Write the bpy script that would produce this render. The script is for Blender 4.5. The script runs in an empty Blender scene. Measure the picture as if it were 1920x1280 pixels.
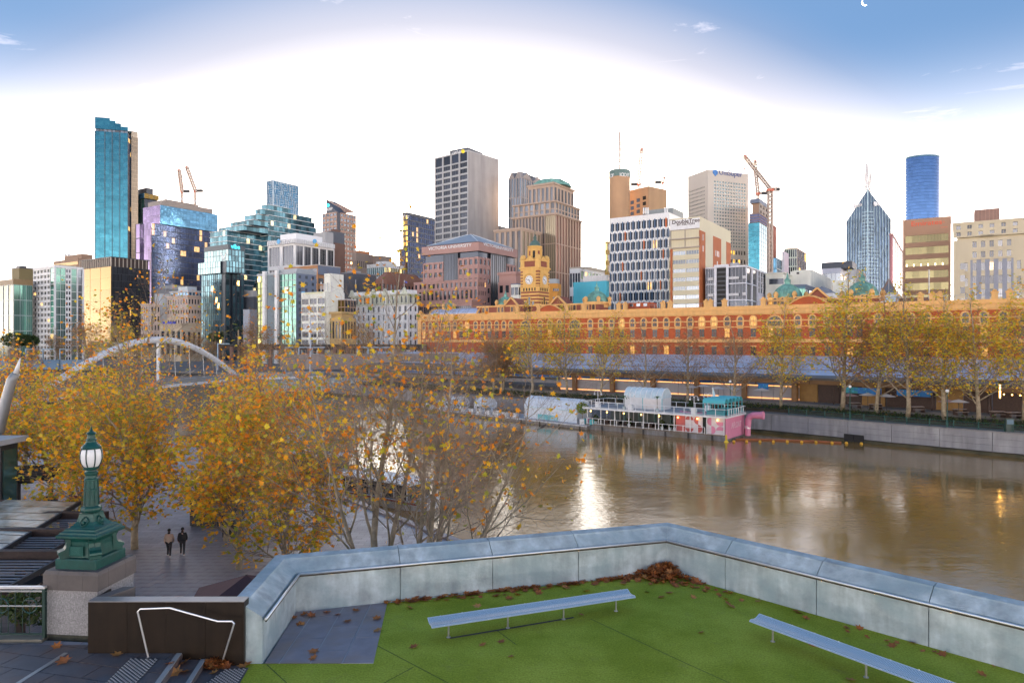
import bpy, bmesh, math, random
from math import sin, cos, pi, radians, sqrt, atan2
from mathutils import Vector, Matrix, noise
random.seed(11)
scene = bpy.context.scene
col = scene.collection
R = random.random
def U_(a, b): return a + (b - a) * random.random()

# ------------------------------------------------------------ camera
F, HX, HY, CZ = 1280.0, 960.0, 640.0, 16.0       # 24 mm lens; eye 16 m above the river
cam_d = bpy.data.cameras.new('camera'); cam = bpy.data.objects.new('camera', cam_d); col.objects.link(cam)
cam.location = (0, 0, CZ); cam.rotation_euler = (radians(90), 0, 0)
cam_d.sensor_width = 36; cam_d.lens = 24; cam_d.clip_start = 0.1; cam_d.clip_end = 30000
scene.camera = cam

# ------------------------------------------------------------ sky, sun, exposure
SUN_AZ, SUN_EL = radians(-11), radians(6)
world = bpy.data.worlds.new('World'); scene.world = world; world.use_nodes = True
def build_sky():
    nt = world.node_tree; N = nt.nodes; L = nt.links; N.clear()
    out = N.new('ShaderNodeOutputWorld'); bg = N.new('ShaderNodeBackground'); L.new(bg.outputs[0], out.inputs[0])
    sky = N.new('ShaderNodeTexSky'); sky.sky_type = 'NISHITA'; sky.sun_disc = False
    sky.sun_elevation = radians(14); sky.sun_rotation = SUN_AZ; sky.altitude = 50; sky.air_density = 1.0; sky.dust_density = 0.4; sky.ozone_density = 1.6
    tc = N.new('ShaderNodeTexCoord'); sep = N.new('ShaderNodeSeparateXYZ'); L.new(tc.outputs['Generated'], sep.inputs[0])
    def m(op, a, b=None, c=None):
        n = N.new('ShaderNodeMath'); n.operation = op
        for i, v in enumerate((a, b, c)):
            if v is None: continue
            if isinstance(v, (int, float)): n.inputs[i].default_value = v
            else: L.new(v, n.inputs[i])
        return n.outputs[0]
    az = m('ARCTAN2', sep.outputs[0], sep.outputs[1]); el = m('ARCSINE', sep.outputs[2])
    # broad aureole of the low sun behind the towers
    da = m('DIVIDE', m('SUBTRACT', az, radians(-4)), radians(42)); de = m('DIVIDE', m('SUBTRACT', el, radians(-1)), radians(29.5))
    d = m('SQRT', m('ADD', m('MULTIPLY', da, da), m('MULTIPLY', de, de)))
    r1 = N.new('ShaderNodeValToRGB'); L.new(d, r1.inputs[0]); e = r1.color_ramp.elements
    e[0].position = 0.0; e[0].color = (1, 1, 1, 1); e[1].position = 1.0; e[1].color = (0, 0, 0, 1)
    for p, v in ((.12, .85), (.3, .46), (.45, .165), (.6, .055), (.75, .016), (.88, .004)): 
        x = e.new(p); x.color = (v, v, v, 1)
    r2 = N.new('ShaderNodeMapRange'); L.new(d, r2.inputs[0]); r2.interpolation_type = 'SMOOTHSTEP'
    for i, v in ((1, 0.8), (2, 1.08), (3, 1.0), (4, 0.0)): r2.inputs[i].default_value = v
    # thin cirrus
    mp = N.new('ShaderNodeMapping'); mp.inputs['Scale'].default_value = (2.2, 2.2, 9); mp.inputs['Rotation'].default_value = (0, radians(14), 0); L.new(tc.outputs['Generated'], mp.inputs[0])
    nz = N.new('ShaderNodeTexNoise'); nz.inputs['Scale'].default_value = 2.6; nz.inputs['Detail'].default_value = 9; nz.inputs['Roughness'].default_value = .62; nz.inputs['Distortion'].default_value = .5
    L.new(mp.outputs[0], nz.inputs[0])
    cr = N.new('ShaderNodeMapRange'); L.new(nz.outputs[0], cr.inputs[0])
    for i, v in ((1, 0.612), (2, 0.8), (3, 0.0), (4, 0.8)): cr.inputs[i].default_value = v
    def vm(op, a, b):
        n = N.new('ShaderNodeVectorMath'); n.operation = op
        for i, v in enumerate((a, b)):
            if isinstance(v, (tuple, list)): n.inputs[i].default_value = v
            elif isinstance(v, (int, float)): n.inputs[3].default_value = v
            else: L.new(v, n.inputs[3] if (op == 'SCALE' and i == 1) else n.inputs[i])
        return n.outputs[0]
    hs = N.new('ShaderNodeHueSaturation'); hs.inputs['Saturation'].default_value = 1.0; L.new(sky.outputs[0], hs.inputs['Color'])
    veil = N.new('ShaderNodeMixRGB'); veil.inputs[0].default_value = .95; L.new(hs.outputs[0], veil.inputs[1]); veil.inputs[2].default_value = (*SKY_VEIL, 1)
    base = veil.outputs[0]
    pale = N.new('ShaderNodeMixRGB'); pale.blend_type = 'MIX'; L.new(base, pale.inputs[1]); pale.inputs[2].default_value = (SKY_PALE[0], SKY_PALE[1], SKY_PALE[2], 1)
    # low haze near the horizon all round
    hz = N.new('ShaderNodeMapRange'); L.new(el, hz.inputs[0])
    for i, v in ((1, 0.0), (2, 0.40), (3, 1.0), (4, 0.0)): hz.inputs[i].default_value = v
    L.new(m('POWER', hz.outputs[0], 2.5), pale.inputs[0])
    cl = N.new('ShaderNodeMixRGB'); L.new(cr.outputs[0], cl.inputs[0]); L.new(pale.outputs[0], cl.inputs[1]); cl.inputs[2].default_value = (SKY_CLOUD[0], SKY_CLOUD[1], SKY_CLOUD[2], 1)
    glow = vm('SCALE', (1.0, .91, .77), m('MULTIPLY', r1.outputs[0], SKY_GLOW))
    rg = N.new('ShaderNodeMixRGB'); L.new(m('MULTIPLY', r2.outputs[0], .85), rg.inputs[0]); L.new(base, rg.inputs[1]); rg.inputs[2].default_value = (*SKY_RING, 1)
    L.new(rg.outputs[0], pale.inputs[1])
    tot = vm('ADD', cl.outputs[0], glow)
    L.new(tot, bg.inputs[0]); bg.inputs[1].default_value = SKY_STRENGTH
SKY_VEIL = (.15, .31, .60); SKY_PALE = (12.5, 10.7, 9.4); SKY_CLOUD = (2.0, 1.8, 1.9); SKY_GLOW = 56.0; SKY_RING = (.76, .72, .84); SKY_STRENGTH = 0.1
build_sky()
sun_d = bpy.data.lights.new('sun', 'SUN'); sun = bpy.data.objects.new('sun', sun_d); col.objects.link(sun)
sun_d.energy = 2.0; sun_d.angle = radians(1.0); sun_d.color = (1, .80, .55)
sdir = Vector((sin(SUN_AZ) * cos(SUN_EL), cos(SUN_AZ) * cos(SUN_EL), sin(SUN_EL)))
sun.rotation_euler = sdir.to_track_quat('Z', 'Y').to_euler(); sun.location = (0, -20, 60)
vs = scene.view_settings; vs.view_transform = 'Standard'; vs.look = 'None'; vs.exposure = 3.15; vs.gamma = 1; vs.use_curve_mapping = False
scene.cycles.use_denoising = True
scene.cycles.max_bounces = 6; scene.cycles.diffuse_bounces = 3; scene.cycles.glossy_bounces = 3; scene.cycles.transmission_bounces = 4; scene.cycles.transparent_max_bounces = 6
scene.cycles.caustics_reflective = False; scene.cycles.caustics_refractive = False

# ------------------------------------------------------------ helpers
def P(px, py, Y): return Vector(((px - HX) / F * Y, Y, CZ - (py - HY) / F * Y))
def PZ(px, py, z):
    Y = (CZ - z) * F / (py - HY); return Vector(((px - HX) / F * Y, Y, z))
def XP(px, Y): return (px - HX) / F * Y
def ZP(py, Y): return CZ - (py - HY) / F * Y
def V(*a): return Vector(a)
Z = Vector((0, 0, 1))
_world = {}
def worg(o): return _world.get(o.name, Vector((0, 0, 0)))
def tag(o, label=None, cat=None, group=None, kind=None):
    if label: o['label'] = label
    if cat: o['category'] = cat
    if group: o['group'] = group
    if kind: o['kind'] = kind
    return o
def thing(name, label, cat, loc=(0, 0, 0), group=None, rz=0):
    o = bpy.data.objects.new(name, None); col.objects.link(o); o.location = loc; o.rotation_euler = (0, 0, rz)
    o.empty_display_size = 0.3
    _world[o.name] = Vector(loc); return tag(o, label, cat, group)
def kids(o): return [c for c in bpy.data.objects if c.parent == o]
_ch = {}
def dup(root, loc, rz=0, label=None, scale=None, group=None):
    if root.name not in _ch: _ch[root.name] = [(c, kids(c)) for c in kids(root)]
    r = root.copy(); col.objects.link(r); r.location = loc; r.rotation_euler = (0, 0, rz)
    if scale: r.scale = scale if not isinstance(scale, (int, float)) else (scale,) * 3
    if label: r['label'] = label
    if group: r['group'] = group
    for c, gs in _ch[root.name]:
        k = c.copy(); col.objects.link(k); k.parent = r
        for g in gs:
            q = g.copy(); col.objects.link(q); q.parent = k
    return r

class MB:
    """collects polygons and builds them as ONE mesh object"""
    def __init__(s): s.v = []; s.f = []; s.m = []; s.k = 0
    def poly(s, pts):
        n = len(s.v); s.v += [tuple(p) for p in pts]; s.f.append(tuple(range(n, n + len(pts)))); s.m.append(s.k); return s
    def obox(s, O, a, b, c):
        O, a, b, c = Vector(O), Vector(a), Vector(b), Vector(c)
        if a.cross(b).dot(c) < 0: a, b = b, a
        n = len(s.v)
        s.v += [tuple(q) for q in (O, O + a, O + a + b, O + b, O + c, O + a + c, O + a + b + c, O + b + c)]
        for q in ((3, 2, 1, 0), (4, 5, 6, 7), (0, 1, 5, 4), (1, 2, 6, 5), (2, 3, 7, 6), (3, 0, 4, 7)):
            s.f.append(tuple(n + i for i in q)); s.m.append(s.k)
        return s
    def box(s, c, sz, rz=0):
        c = Vector(c); a = Vector((cos(rz), sin(rz), 0)) * sz[0]; b = Vector((-sin(rz), cos(rz), 0)) * sz[1]; d = Z * sz[2]
        return s.obox(c - a / 2 - b / 2 - d / 2, a, b, d)
    def bar(s, p0, p1, w, h, up=Z):
        p0, p1 = Vector(p0), Vector(p1); d = p1 - p0; t = d.normalized(); sx = t.cross(up)
        if sx.length < 1e-4: sx = t.cross(Vector((1, 0, 0)))
        sx.normalize(); sy = sx.cross(t).normalized()
        return s.obox(p0 - sx * w / 2 - sy * h / 2, sx * w, sy * h, d)
    def prism(s, pts, z0, z1, cap=True):
        pts = [Vector((p[0], p[1], 0)) for p in pts]
        A = sum(pts[i].x * pts[(i + 1) % len(pts)].y - pts[(i + 1) % len(pts)].x * pts[i].y for i in range(len(pts)))
        if A < 0: pts = pts[::-1]
        n = len(s.v); k = len(pts)
        f0 = z0 if callable(z0) else (lambda p: z0); f1 = z1 if callable(z1) else (lambda p: z1)
        s.v += [(p.x, p.y, f0(p)) for p in pts] + [(p.x, p.y, f1(p)) for p in pts]
        for i in range(k):
            j = (i + 1) % k; s.f.append((n + i, n + j, n + k + j, n + k + i)); s.m.append(s.k)
        if cap:
            s.f.append(tuple(n + k + i for i in range(k))); s.m.append(s.k)
            s.f.append(tuple(n + k - 1 - i for i in range(k))); s.m.append(s.k)
        return s
    def loft(s, rings, closed=True, cap=True):
        n = len(s.v); k = len(rings[0])
        for r in rings: s.v += [tuple(p) for p in r]
        for i in range(len(rings) - 1):
            for j in range(k if closed else k - 1):
                q = (j + 1) % k
                s.f.append((n + i * k + j, n + i * k + q, n + (i + 1) * k + q, n + (i + 1) * k + j)); s.m.append(s.k)
        if cap and closed:
            s.f.append(tuple(n + k - 1 - i for i in range(k))); s.m.append(s.k)
            e = n + (len(rings) - 1) * k; s.f.append(tuple(e + i for i in range(k))); s.m.append(s.k)
        return s
    def tube(s, pts, r, n=6, cap=True):
        pts = [Vector(p) for p in pts]; rs = r if isinstance(r, (list, tuple)) else [r] * len(pts)
        rings = []; ref = None
        for i, p in enumerate(pts):
            t = (pts[min(i + 1, len(pts) - 1)] - pts[max(i - 1, 0)]).normalized()
            if ref is None: ref = t.cross(Vector((.31, .2, .93)) if abs(t.z) < .9 else Vector((1, .1, 0))).normalized()
            x = (ref - t * ref.dot(t)).normalized(); y = t.cross(x); ref = x
            rings.append([p + (x * cos(2 * pi * k / n) + y * sin(2 * pi * k / n)) * rs[i] for k in range(n)])
        return s.loft(rings, cap=cap)
    def cyl(s, p0, p1, r0, r1=None, n=10): return s.tube([p0, p1], [r0, r0 if r1 is None else r1], n)
    def lathe(s, c, prof, n=16, sq=None, rz=0):
        c = Vector(c); rings = []
        for r, z in prof:
            if sq:  # square plan
                rings.append([c + Vector((cos(rz + pi / 4 + k * pi / 2) * r * 1.4142, sin(rz + pi / 4 + k * pi / 2) * r * 1.4142, z)) for k in range(4)])
            else: rings.append([c + Vector((cos(rz + 2 * pi * k / n) * r, sin(rz + 2 * pi * k / n) * r, z)) for k in range(n)])
        return s.loft(rings)
    def ball(s, c, r, n=8, sz=1.0):
        k = max(4, n // 2); c = Vector(c)
        return s.lathe(c, [(max(1e-3, r * sin(pi * i / k)), -r * sz * cos(pi * i / k)) for i in range(k + 1)], n)
    def mesh(s, name, mats, off=Vector((0, 0, 0)), smooth=False):
        me = bpy.data.meshes.new(name)
        if off.length > 0: me.from_pydata([(v[0] - off.x, v[1] - off.y, v[2] - off.z) for v in s.v], [], s.f)
        else: me.from_pydata(s.v, [], s.f)
        if not isinstance(mats, (list, tuple)): mats = [mats]
        for m_ in mats: me.materials.append(m_)
        if len(mats) > 1: me.polygons.foreach_set('material_index', s.m)
        if smooth: me.polygons.foreach_set('use_smooth', [True] * len(me.polygons))
        me.update(); return me
    def build(s, name, mats, parent=None, smooth=False, stuff=False, at=None):
        """vertices are in world space; the object's origin sits at its parent's (or at `at`)"""
        off = worg(parent) if parent else (Vector(at) if at is not None else Vector((0, 0, 0)))
        o = bpy.data.objects.new(name, s.mesh(name, mats, off, smooth)); col.objects.link(o)
        if parent: o.parent = parent; _world[o.name] = off.copy()
        else: o.location = off; _world[o.name] = off.copy()
        if stuff: o['kind'] = 'stuff'
        return o
def inst(name, me, parent, loc, rz=0, scale=None, rot=None):
    """an object sharing mesh data, placed at a world point under its parent"""
    o = bpy.data.objects.new(name, me); col.objects.link(o)
    off = worg(parent) if parent else Vector((0, 0, 0))
    o.location = Vector(loc) - off; o.rotation_euler = rot if rot is not None else (0, 0, rz)
    if scale: o.scale = scale if not isinstance(scale, (int, float)) else (scale,) * 3
    if parent: o.parent = parent
    _world[o.name] = Vector(loc); return o
def text(name, body, parent, loc, d, n, size, m_, ext=.03, align='CENTER', stretch=1.0):
    """raised lettering along direction d on a face with outward normal n"""
    c = bpy.data.curves.new(name, 'FONT'); c.body = body; c.size = size; c.extrude = ext; c.align_x = align; c.align_y = 'CENTER'; c.resolution_u = 3; c.offset = size * .012
    c.materials.append(m_); o = bpy.data.objects.new(name, c); col.objects.link(o)
    d = Vector(d).normalized(); n = Vector(n).normalized(); up = n.cross(d)
    mt = Matrix((d, up, n)).transposed().to_4x4()
    o.rotation_euler = mt.to_euler(); o.scale = (stretch, 1, 1)
    o.location = Vector(loc) - (worg(parent) if parent else Vector((0, 0, 0)))
    if parent: o.parent = parent
    return o

# ------------------------------------------------------------ materials
_mc = {}; ALB = [1.0]   # ALB: light stone and render of the city fronts
def M(name, rgb, rough=.6, metal=0.0, var=.12, scale=1.0, bump=0.0, bscale=8.0, spec=.5, streak=0.0, emit=None, es=1.0, hue=None, island=0.0):
    if name in _mc: return _mc[name]
    m_ = bpy.data.materials.new(name); _mc[name] = m_; m_.use_nodes = True
    nt = m_.node_tree; N = nt.nodes; L = nt.links; b = N['Principled BSDF']
    b.inputs['Roughness'].default_value = rough; b.inputs['Metallic'].default_value = metal; b.inputs['Specular IOR Level'].default_value = spec
    tc = N.new('ShaderNodeTexCoord')
    nz = N.new('ShaderNodeTexNoise'); nz.inputs['Scale'].default_value = scale; nz.inputs['Detail'].default_value = 6; nz.inputs['Roughness'].default_value = .6
    L.new(tc.outputs['Object'], nz.inputs[0])
    mr = N.new('ShaderNodeMapRange'); L.new(nz.outputs[0], mr.inputs[0])
    for i, v in ((1, .25), (2, .75), (3, 1 - var), (4, 1 + var)): mr.inputs[i].default_value = v
    fac = mr.outputs[0]
    if streak:
        mp = N.new('ShaderNodeMapping'); mp.inputs['Scale'].default_value = (1, 1, .12); L.new(tc.outputs['Object'], mp.inputs[0])
        n2 = N.new('ShaderNodeTexNoise'); n2.inputs['Scale'].default_value = scale * 3; n2.inputs['Detail'].default_value = 5; L.new(mp.outputs[0], n2.inputs[0])
        m2 = N.new('ShaderNodeMapRange'); L.new(n2.outputs[0], m2.inputs[0])
        for i, v in ((1, .35), (2, .7), (3, 1 + streak * .4), (4, 1 - streak)): m2.inputs[i].default_value = v
        mu = N.new('ShaderNodeMath'); mu.operation = 'MULTIPLY'; L.new(fac, mu.inputs[0]); L.new(m2.outputs[0], mu.inputs[1]); fac = mu.outputs[0]
    if island:
        ge = N.new('ShaderNodeNewGeometry'); m3 = N.new('ShaderNodeMapRange'); L.new(ge.outputs['Random Per Island'], m3.inputs[0]); m3.inputs[3].default_value = 1 - island; m3.inputs[4].default_value = 1 + island
        mu = N.new('ShaderNodeMath'); mu.operation = 'MULTIPLY'; L.new(fac, mu.inputs[0]); L.new(m3.outputs[0], mu.inputs[1]); fac = mu.outputs[0]
    vmn = N.new('ShaderNodeVectorMath'); vmn.operation = 'SCALE'; vmn.inputs[0].default_value = tuple(min(.8, c_ * ALB[0]) for c_ in rgb[:3]); L.new(fac, vmn.inputs[3])
    colr = vmn.outputs[0]
    if hue:  # second colour in large patches
        n3 = N.new('ShaderNodeTexNoise'); n3.inputs['Scale'].default_value = scale * .6; n3.inputs['Detail'].default_value = 4; L.new(tc.outputs['Object'], n3.inputs[0])
        m4 = N.new('ShaderNodeMapRange'); L.new(n3.outputs[0], m4.inputs[0]); m4.inputs[1].default_value = .45; m4.inputs[2].default_value = .7
        mx = N.new('ShaderNodeMixRGB'); L.new(m4.outputs[0], mx.inputs[0]); L.new(colr, mx.inputs[1]); mx.inputs[2].default_value = (*hue[:3], 1); colr = mx.outputs[0]
    L.new(colr, b.inputs['Base Color'])
    if bump:
        n4 = N.new('ShaderNodeTexNoise'); n4.inputs['Scale'].default_value = bscale; n4.inputs['Detail'].default_value = 4; L.new(tc.outputs['Object'], n4.inputs[0])
        bp = N.new('ShaderNodeBump'); bp.inputs['Strength'].default_value = bump; bp.inputs['Distance'].default_value = .05; L.new(n4.outputs[0], bp.inputs['Height']); L.new(bp.outputs[0], b.inputs['Normal'])
    if emit: b.inputs['Emission Color'].default_value = (*emit, 1); b.inputs['Emission Strength'].default_value = es
    return m_
def G(name, rgb, lit=0.0, rough=.1, metal=.55, var=.35, litcol=(1, .55, .16), les=1.6, wob=.0):
    """facade glazing: tint varies from pane to pane, some rooms are lit"""
    if name in _mc: return _mc[name]
    m_ = bpy.data.materials.new(name); _mc[name] = m_; m_.use_nodes = True
    nt = m_.node_tree; N = nt.nodes; L = nt.links; b = N['Principled BSDF']
    b.inputs['Roughness'].default_value = rough; b.inputs['Metallic'].default_value = metal; b.inputs['Specular IOR Level'].default_value = .3
    ge = N.new('ShaderNodeNewGeometry'); oi = N.new('ShaderNodeObjectInfo')
    ad = N.new('ShaderNodeMath'); ad.operation = 'ADD'; L.new(ge.outputs['Random Per Island'], ad.inputs[0]); L.new(oi.outputs['Random'], ad.inputs[1])
    wn = N.new('ShaderNodeTexWhiteNoise'); wn.noise_dimensions = '1D'; L.new(ad.outputs[0], wn.inputs['W'])
    m3 = N.new('ShaderNodeMapRange'); L.new(wn.outputs['Value'], m3.inputs[0]); m3.inputs[3].default_value = 1 - var; m3.inputs[4].default_value = 1 + var
    vmn = N.new('ShaderNodeVectorMath'); vmn.operation = 'SCALE'; vmn.inputs[0].default_value = rgb; L.new(m3.outputs[0], vmn.inputs[3]); L.new(vmn.outputs[0], b.inputs['Base Color'])
    if lit:
        gt = N.new('ShaderNodeMath'); gt.operation = 'GREATER_THAN'; L.new(wn.outputs['Value'], gt.inputs[0]); gt.inputs[1].default_value = 1 - lit * .4
        tc = N.new('ShaderNodeTexCoord'); nz = N.new('ShaderNodeTexNoise'); nz.inputs['Scale'].default_value = .9; nz.inputs['Detail'].default_value = 3; L.new(tc.outputs['Object'], nz.inputs[0])
        mr = N.new('ShaderNodeMapRange'); L.new(nz.outputs[0], mr.inputs[0])
        for i, v in ((1, .4), (2, .65), (3, .1), (4, les)): mr.inputs[i].default_value = v
        mu = N.new('ShaderNodeMath'); mu.operation = 'MULTIPLY'; L.new(gt.outputs[0], mu.inputs[0]); L.new(mr.outputs[0], mu.inputs[1])
        b.inputs['Emission Color'].default_value = (*litcol, 1); L.new(mu.outputs[0], b.inputs['Emission Strength'])
    if wob:
        tc = N.new('ShaderNodeTexCoord'); nz = N.new('ShaderNodeTexNoise'); nz.inputs['Scale'].default_value = .12; nz.inputs['Detail'].default_value = 3; L.new(tc.outputs['Object'], nz.inputs[0])
        bp = N.new('ShaderNodeBump'); bp.inputs['Strength'].default_value = wob; bp.inputs['Distance'].default_value = 1.0; L.new(nz.outputs[0], bp.inputs['Height']); L.new(bp.outputs[0], b.inputs['Normal'])
    return m_
def leafmat(name, stops, trans=.45, rough=.55):
    if name in _mc: return _mc[name]
    m_ = bpy.data.materials.new(name); _mc[name] = m_; m_.use_nodes = True
    nt = m_.node_tree; N = nt.nodes; L = nt.links; b = N['Principled BSDF']; out = N['Material Output']
    b.inputs['Roughness'].default_value = rough; b.inputs['Specular IOR Level'].default_value = .25
    ge = N.new('ShaderNodeNewGeometry'); oi = N.new('ShaderNodeObjectInfo')
    ad = N.new('ShaderNodeMath'); ad.operation = 'ADD'; L.new(ge.outputs['Random Per Island'], ad.inputs[0]); L.new(oi.outputs['Random'], ad.inputs[1])
    fr = N.new('ShaderNodeMath'); fr.operation = 'FRACT'; L.new(ad.outputs[0], fr.inputs[0])
    cr = N.new('ShaderNodeValToRGB'); cr.color_ramp.interpolation = 'LINEAR'; e = cr.color_ramp.elements
    e[0].position = stops[0][0]; e[0].color = (*stops[0][1], 1); e[1].position = stops[-1][0]; e[1].color = (*stops[-1][1], 1)
    for p, c in stops[1:-1]: x = e.new(p); x.color = (*c, 1)
    L.new(fr.outputs[0], cr.inputs[0]); tr = N.new('ShaderNodeBsdfTranslucent')
    for k_, soc in ((.62, b.inputs['Base Color']), (trans, tr.inputs[0])):
        sc_ = N.new('ShaderNodeVectorMath'); sc_.operation = 'SCALE'; sc_.inputs[3].default_value = k_; L.new(cr.outputs[0], sc_.inputs[0]); L.new(sc_.outputs[0], soc)
    mx = N.new('ShaderNodeAddShader'); L.new(b.outputs[0], mx.inputs[0]); L.new(tr.outputs[0], mx.inputs[1]); L.new(mx.outputs[0], out.inputs[0])
    return m_
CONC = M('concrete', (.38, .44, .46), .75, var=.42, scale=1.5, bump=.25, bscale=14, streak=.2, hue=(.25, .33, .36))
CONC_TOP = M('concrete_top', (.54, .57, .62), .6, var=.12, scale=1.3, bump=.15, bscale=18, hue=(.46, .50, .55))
STEEL = M('stainless_steel', (.80, .81, .83), .35, .75, var=.06, scale=2)
STEEL_D = M('dull_steel', (.42, .43, .43), .4, .9, var=.1)
def turf_mat():
    m_ = bpy.data.materials.new('artificial_turf'); m_.use_nodes = True; nt = m_.node_tree; N = nt.nodes; L = nt.links; b = N['Principled BSDF']
    tc = N.new('ShaderNodeTexCoord')
    def nz(s, d=5, r=.6):
        n = N.new('ShaderNodeTexNoise'); n.inputs['Scale'].default_value = s; n.inputs['Detail'].default_value = d; n.inputs['Roughness'].default_value = r; L.new(tc.outputs['Object'], n.inputs[0]); return n.outputs[0]
    a = N.new('ShaderNodeMixRGB'); mr = N.new('ShaderNodeMapRange'); L.new(nz(.55), mr.inputs[0]); mr.inputs[1].default_value = .35; mr.inputs[2].default_value = .65
    L.new(mr.outputs[0], a.inputs[0]); a.inputs[1].default_value = (.27, .325, .034, 1); a.inputs[2].default_value = (.40, .45, .065, 1)
    f = N.new('ShaderNodeMapRange'); L.new(nz(20, 5, .85), f.inputs[0])
    for i, v in ((1, .3), (2, .7), (3, .5), (4, 1.35)): f.inputs[i].default_value = v
    s = N.new('ShaderNodeVectorMath'); s.operation = 'SCALE'; L.new(a.outputs[0], s.inputs[0]); L.new(f.outputs[0], s.inputs[3])
    # yellowed worn blotches
    w = N.new('ShaderNodeMapRange'); L.new(nz(1.7, 6, .7), w.inputs[0])
    for i, v in ((1, .58), (2, .78), (3, 0), (4, .6)): w.inputs[i].default_value = v
    x = N.new('ShaderNodeMixRGB'); L.new(w.outputs[0], x.inputs[0]); L.new(s.outputs[0], x.inputs[1]); x.inputs[2].default_value = (.25, .26, .07, 1)
    L.new(x.outputs[0], b.inputs['Base Color']); b.inputs['Roughness'].default_value = .85; b.inputs['Specular IOR Level'].default_value = .03
    bp = N.new('ShaderNodeBump'); bp.inputs['Strength'].default_value = .6; bp.inputs['Distance'].default_value = .03; L.new(nz(60, 2), bp.inputs['Height']); L.new(bp.outputs[0], b.inputs['Normal'])
    return m_
TURF = turf_mat()
BLUESTONE = M('bluestone', (.225, .205, .235), .5, var=.2, scale=2.2, bump=.12, bscale=25, hue=(.24, .19, .18))
BLUESTONE_D = M('bluestone_dark', (.10, .095, .105), .55, var=.3, scale=1.8, bump=.15, bscale=25, hue=(.14, .09, .075))
PAVER = M('promenade_paver', (.34, .33, .36), .38, var=.2, scale=1.5, bump=.1, bscale=12, hue=(.17, .155, .165))
GRANITE = M('speckled_granite', (.29, .28, .28), .7, var=.45, scale=26, bump=.1, bscale=40, streak=.25)
BRONZE = M('bronze_cladding', (.024, .015, .009), .38, .35, var=.3, scale=1.3, streak=.3, bump=.03)
GREENIRON = M('green_cast_iron', (.005, .068, .056), .42, 0.1, var=.22, scale=5, bump=.12, bscale=14, hue=(.008, .048, .04))
GREENIRON_D = M('dark_green_iron', (.012, .04, .032), .45, var=.2)
OPAL = M('opal_glass', (.80, .81, .84), .25, var=.04, emit=(1, 1, 1), es=.0)
DARKTIMBER = M('dark_timber', (.05, .027, .02), .6, var=.35, scale=4, bump=.2)
SLATGREY = M('grey_slat', (.22, .21, .22), .6, var=.2, scale=3)
CHAR = M('charcoal', (.03, .03, .032), .5, var=.2)
BLACK = M('black', (.008, .008, .009), .6, var=.1)
WHITE = M('white_paint', (.80, .80, .80), .45, var=.05, scale=1)
WHITE_D = M('weathered_white', (.62, .62, .63), .55, var=.1, scale=.7, streak=.15)
MAROON = M('maroon_fabric', (.09, .035, .033), .85, var=.15, scale=1.5)
BARK = M('plane_bark', (.36, .29, .20), .8, var=.45, scale=2.6, bump=.3, bscale=9, hue=(.24, .21, .13))
TWIG = M('plane_twig', (.23, .175, .13), .8, var=.25, scale=3)
GLASS_AWN = M('awning_glass', (.62, .60, .50), .15, .2, var=.4, scale=1.4, hue=(.30, .22, .13))
LEAF_FALL = leafmat('fallen_leaf', [(0, (.40, .13, .035)), (.35, (.52, .19, .05)), (.7, (.34, .11, .04)), (1, (.62, .29, .09))], .2, .6)
LEAF_NEAR = leafmat('autumn_leaf', [(0, (.76, .22, .010)), (.3, (.80, .33, .012)), (.55, (.78, .48, .025)), (.75, (.62, .50, .03)), (.88, (.22, .28, .03)), (1, (.60, .16, .03))], .62)
LEAF_GREEN = leafmat('turning_leaf', [(0, (.78, .26, .012)), (.25, (.80, .42, .02)), (.5, (.60, .46, .03)), (.8, (.22, .26, .025)), (.9, (.60, .36, .03)), (1, (.66, .18, .02))], .62)
LEAF_BANK = leafmat('bank_leaf', [(0, (.76, .36, .025)), (.25, (.78, .50, .03)), (.5, (.60, .50, .05)), (.8, (.42, .44, .05)), (1, (.66, .32, .03))], .6)
LEAF_BROWN = leafmat('brown_leaf', [(0, (.42, .20, .07)), (.5, (.46, .26, .09)), (.8, (.34, .22, .08)), (1, (.44, .17, .06))], .45)
EVERGREEN = leafmat('evergreen_leaf', [(0, (.03, .06, .015)), (.5, (.05, .09, .02)), (1, (.08, .11, .03))], .25)
HEDGE = leafmat('hedge_leaf', [(0, (.03, .055, .014)), (.5, (.05, .085, .018)), (.85, (.07, .10, .025)), (1, (.18, .11, .03))], .25)
LAMPON = M('warm_bulb', (1, .7, .3), .4, emit=(1, .50, .10), es=1.6)
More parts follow.
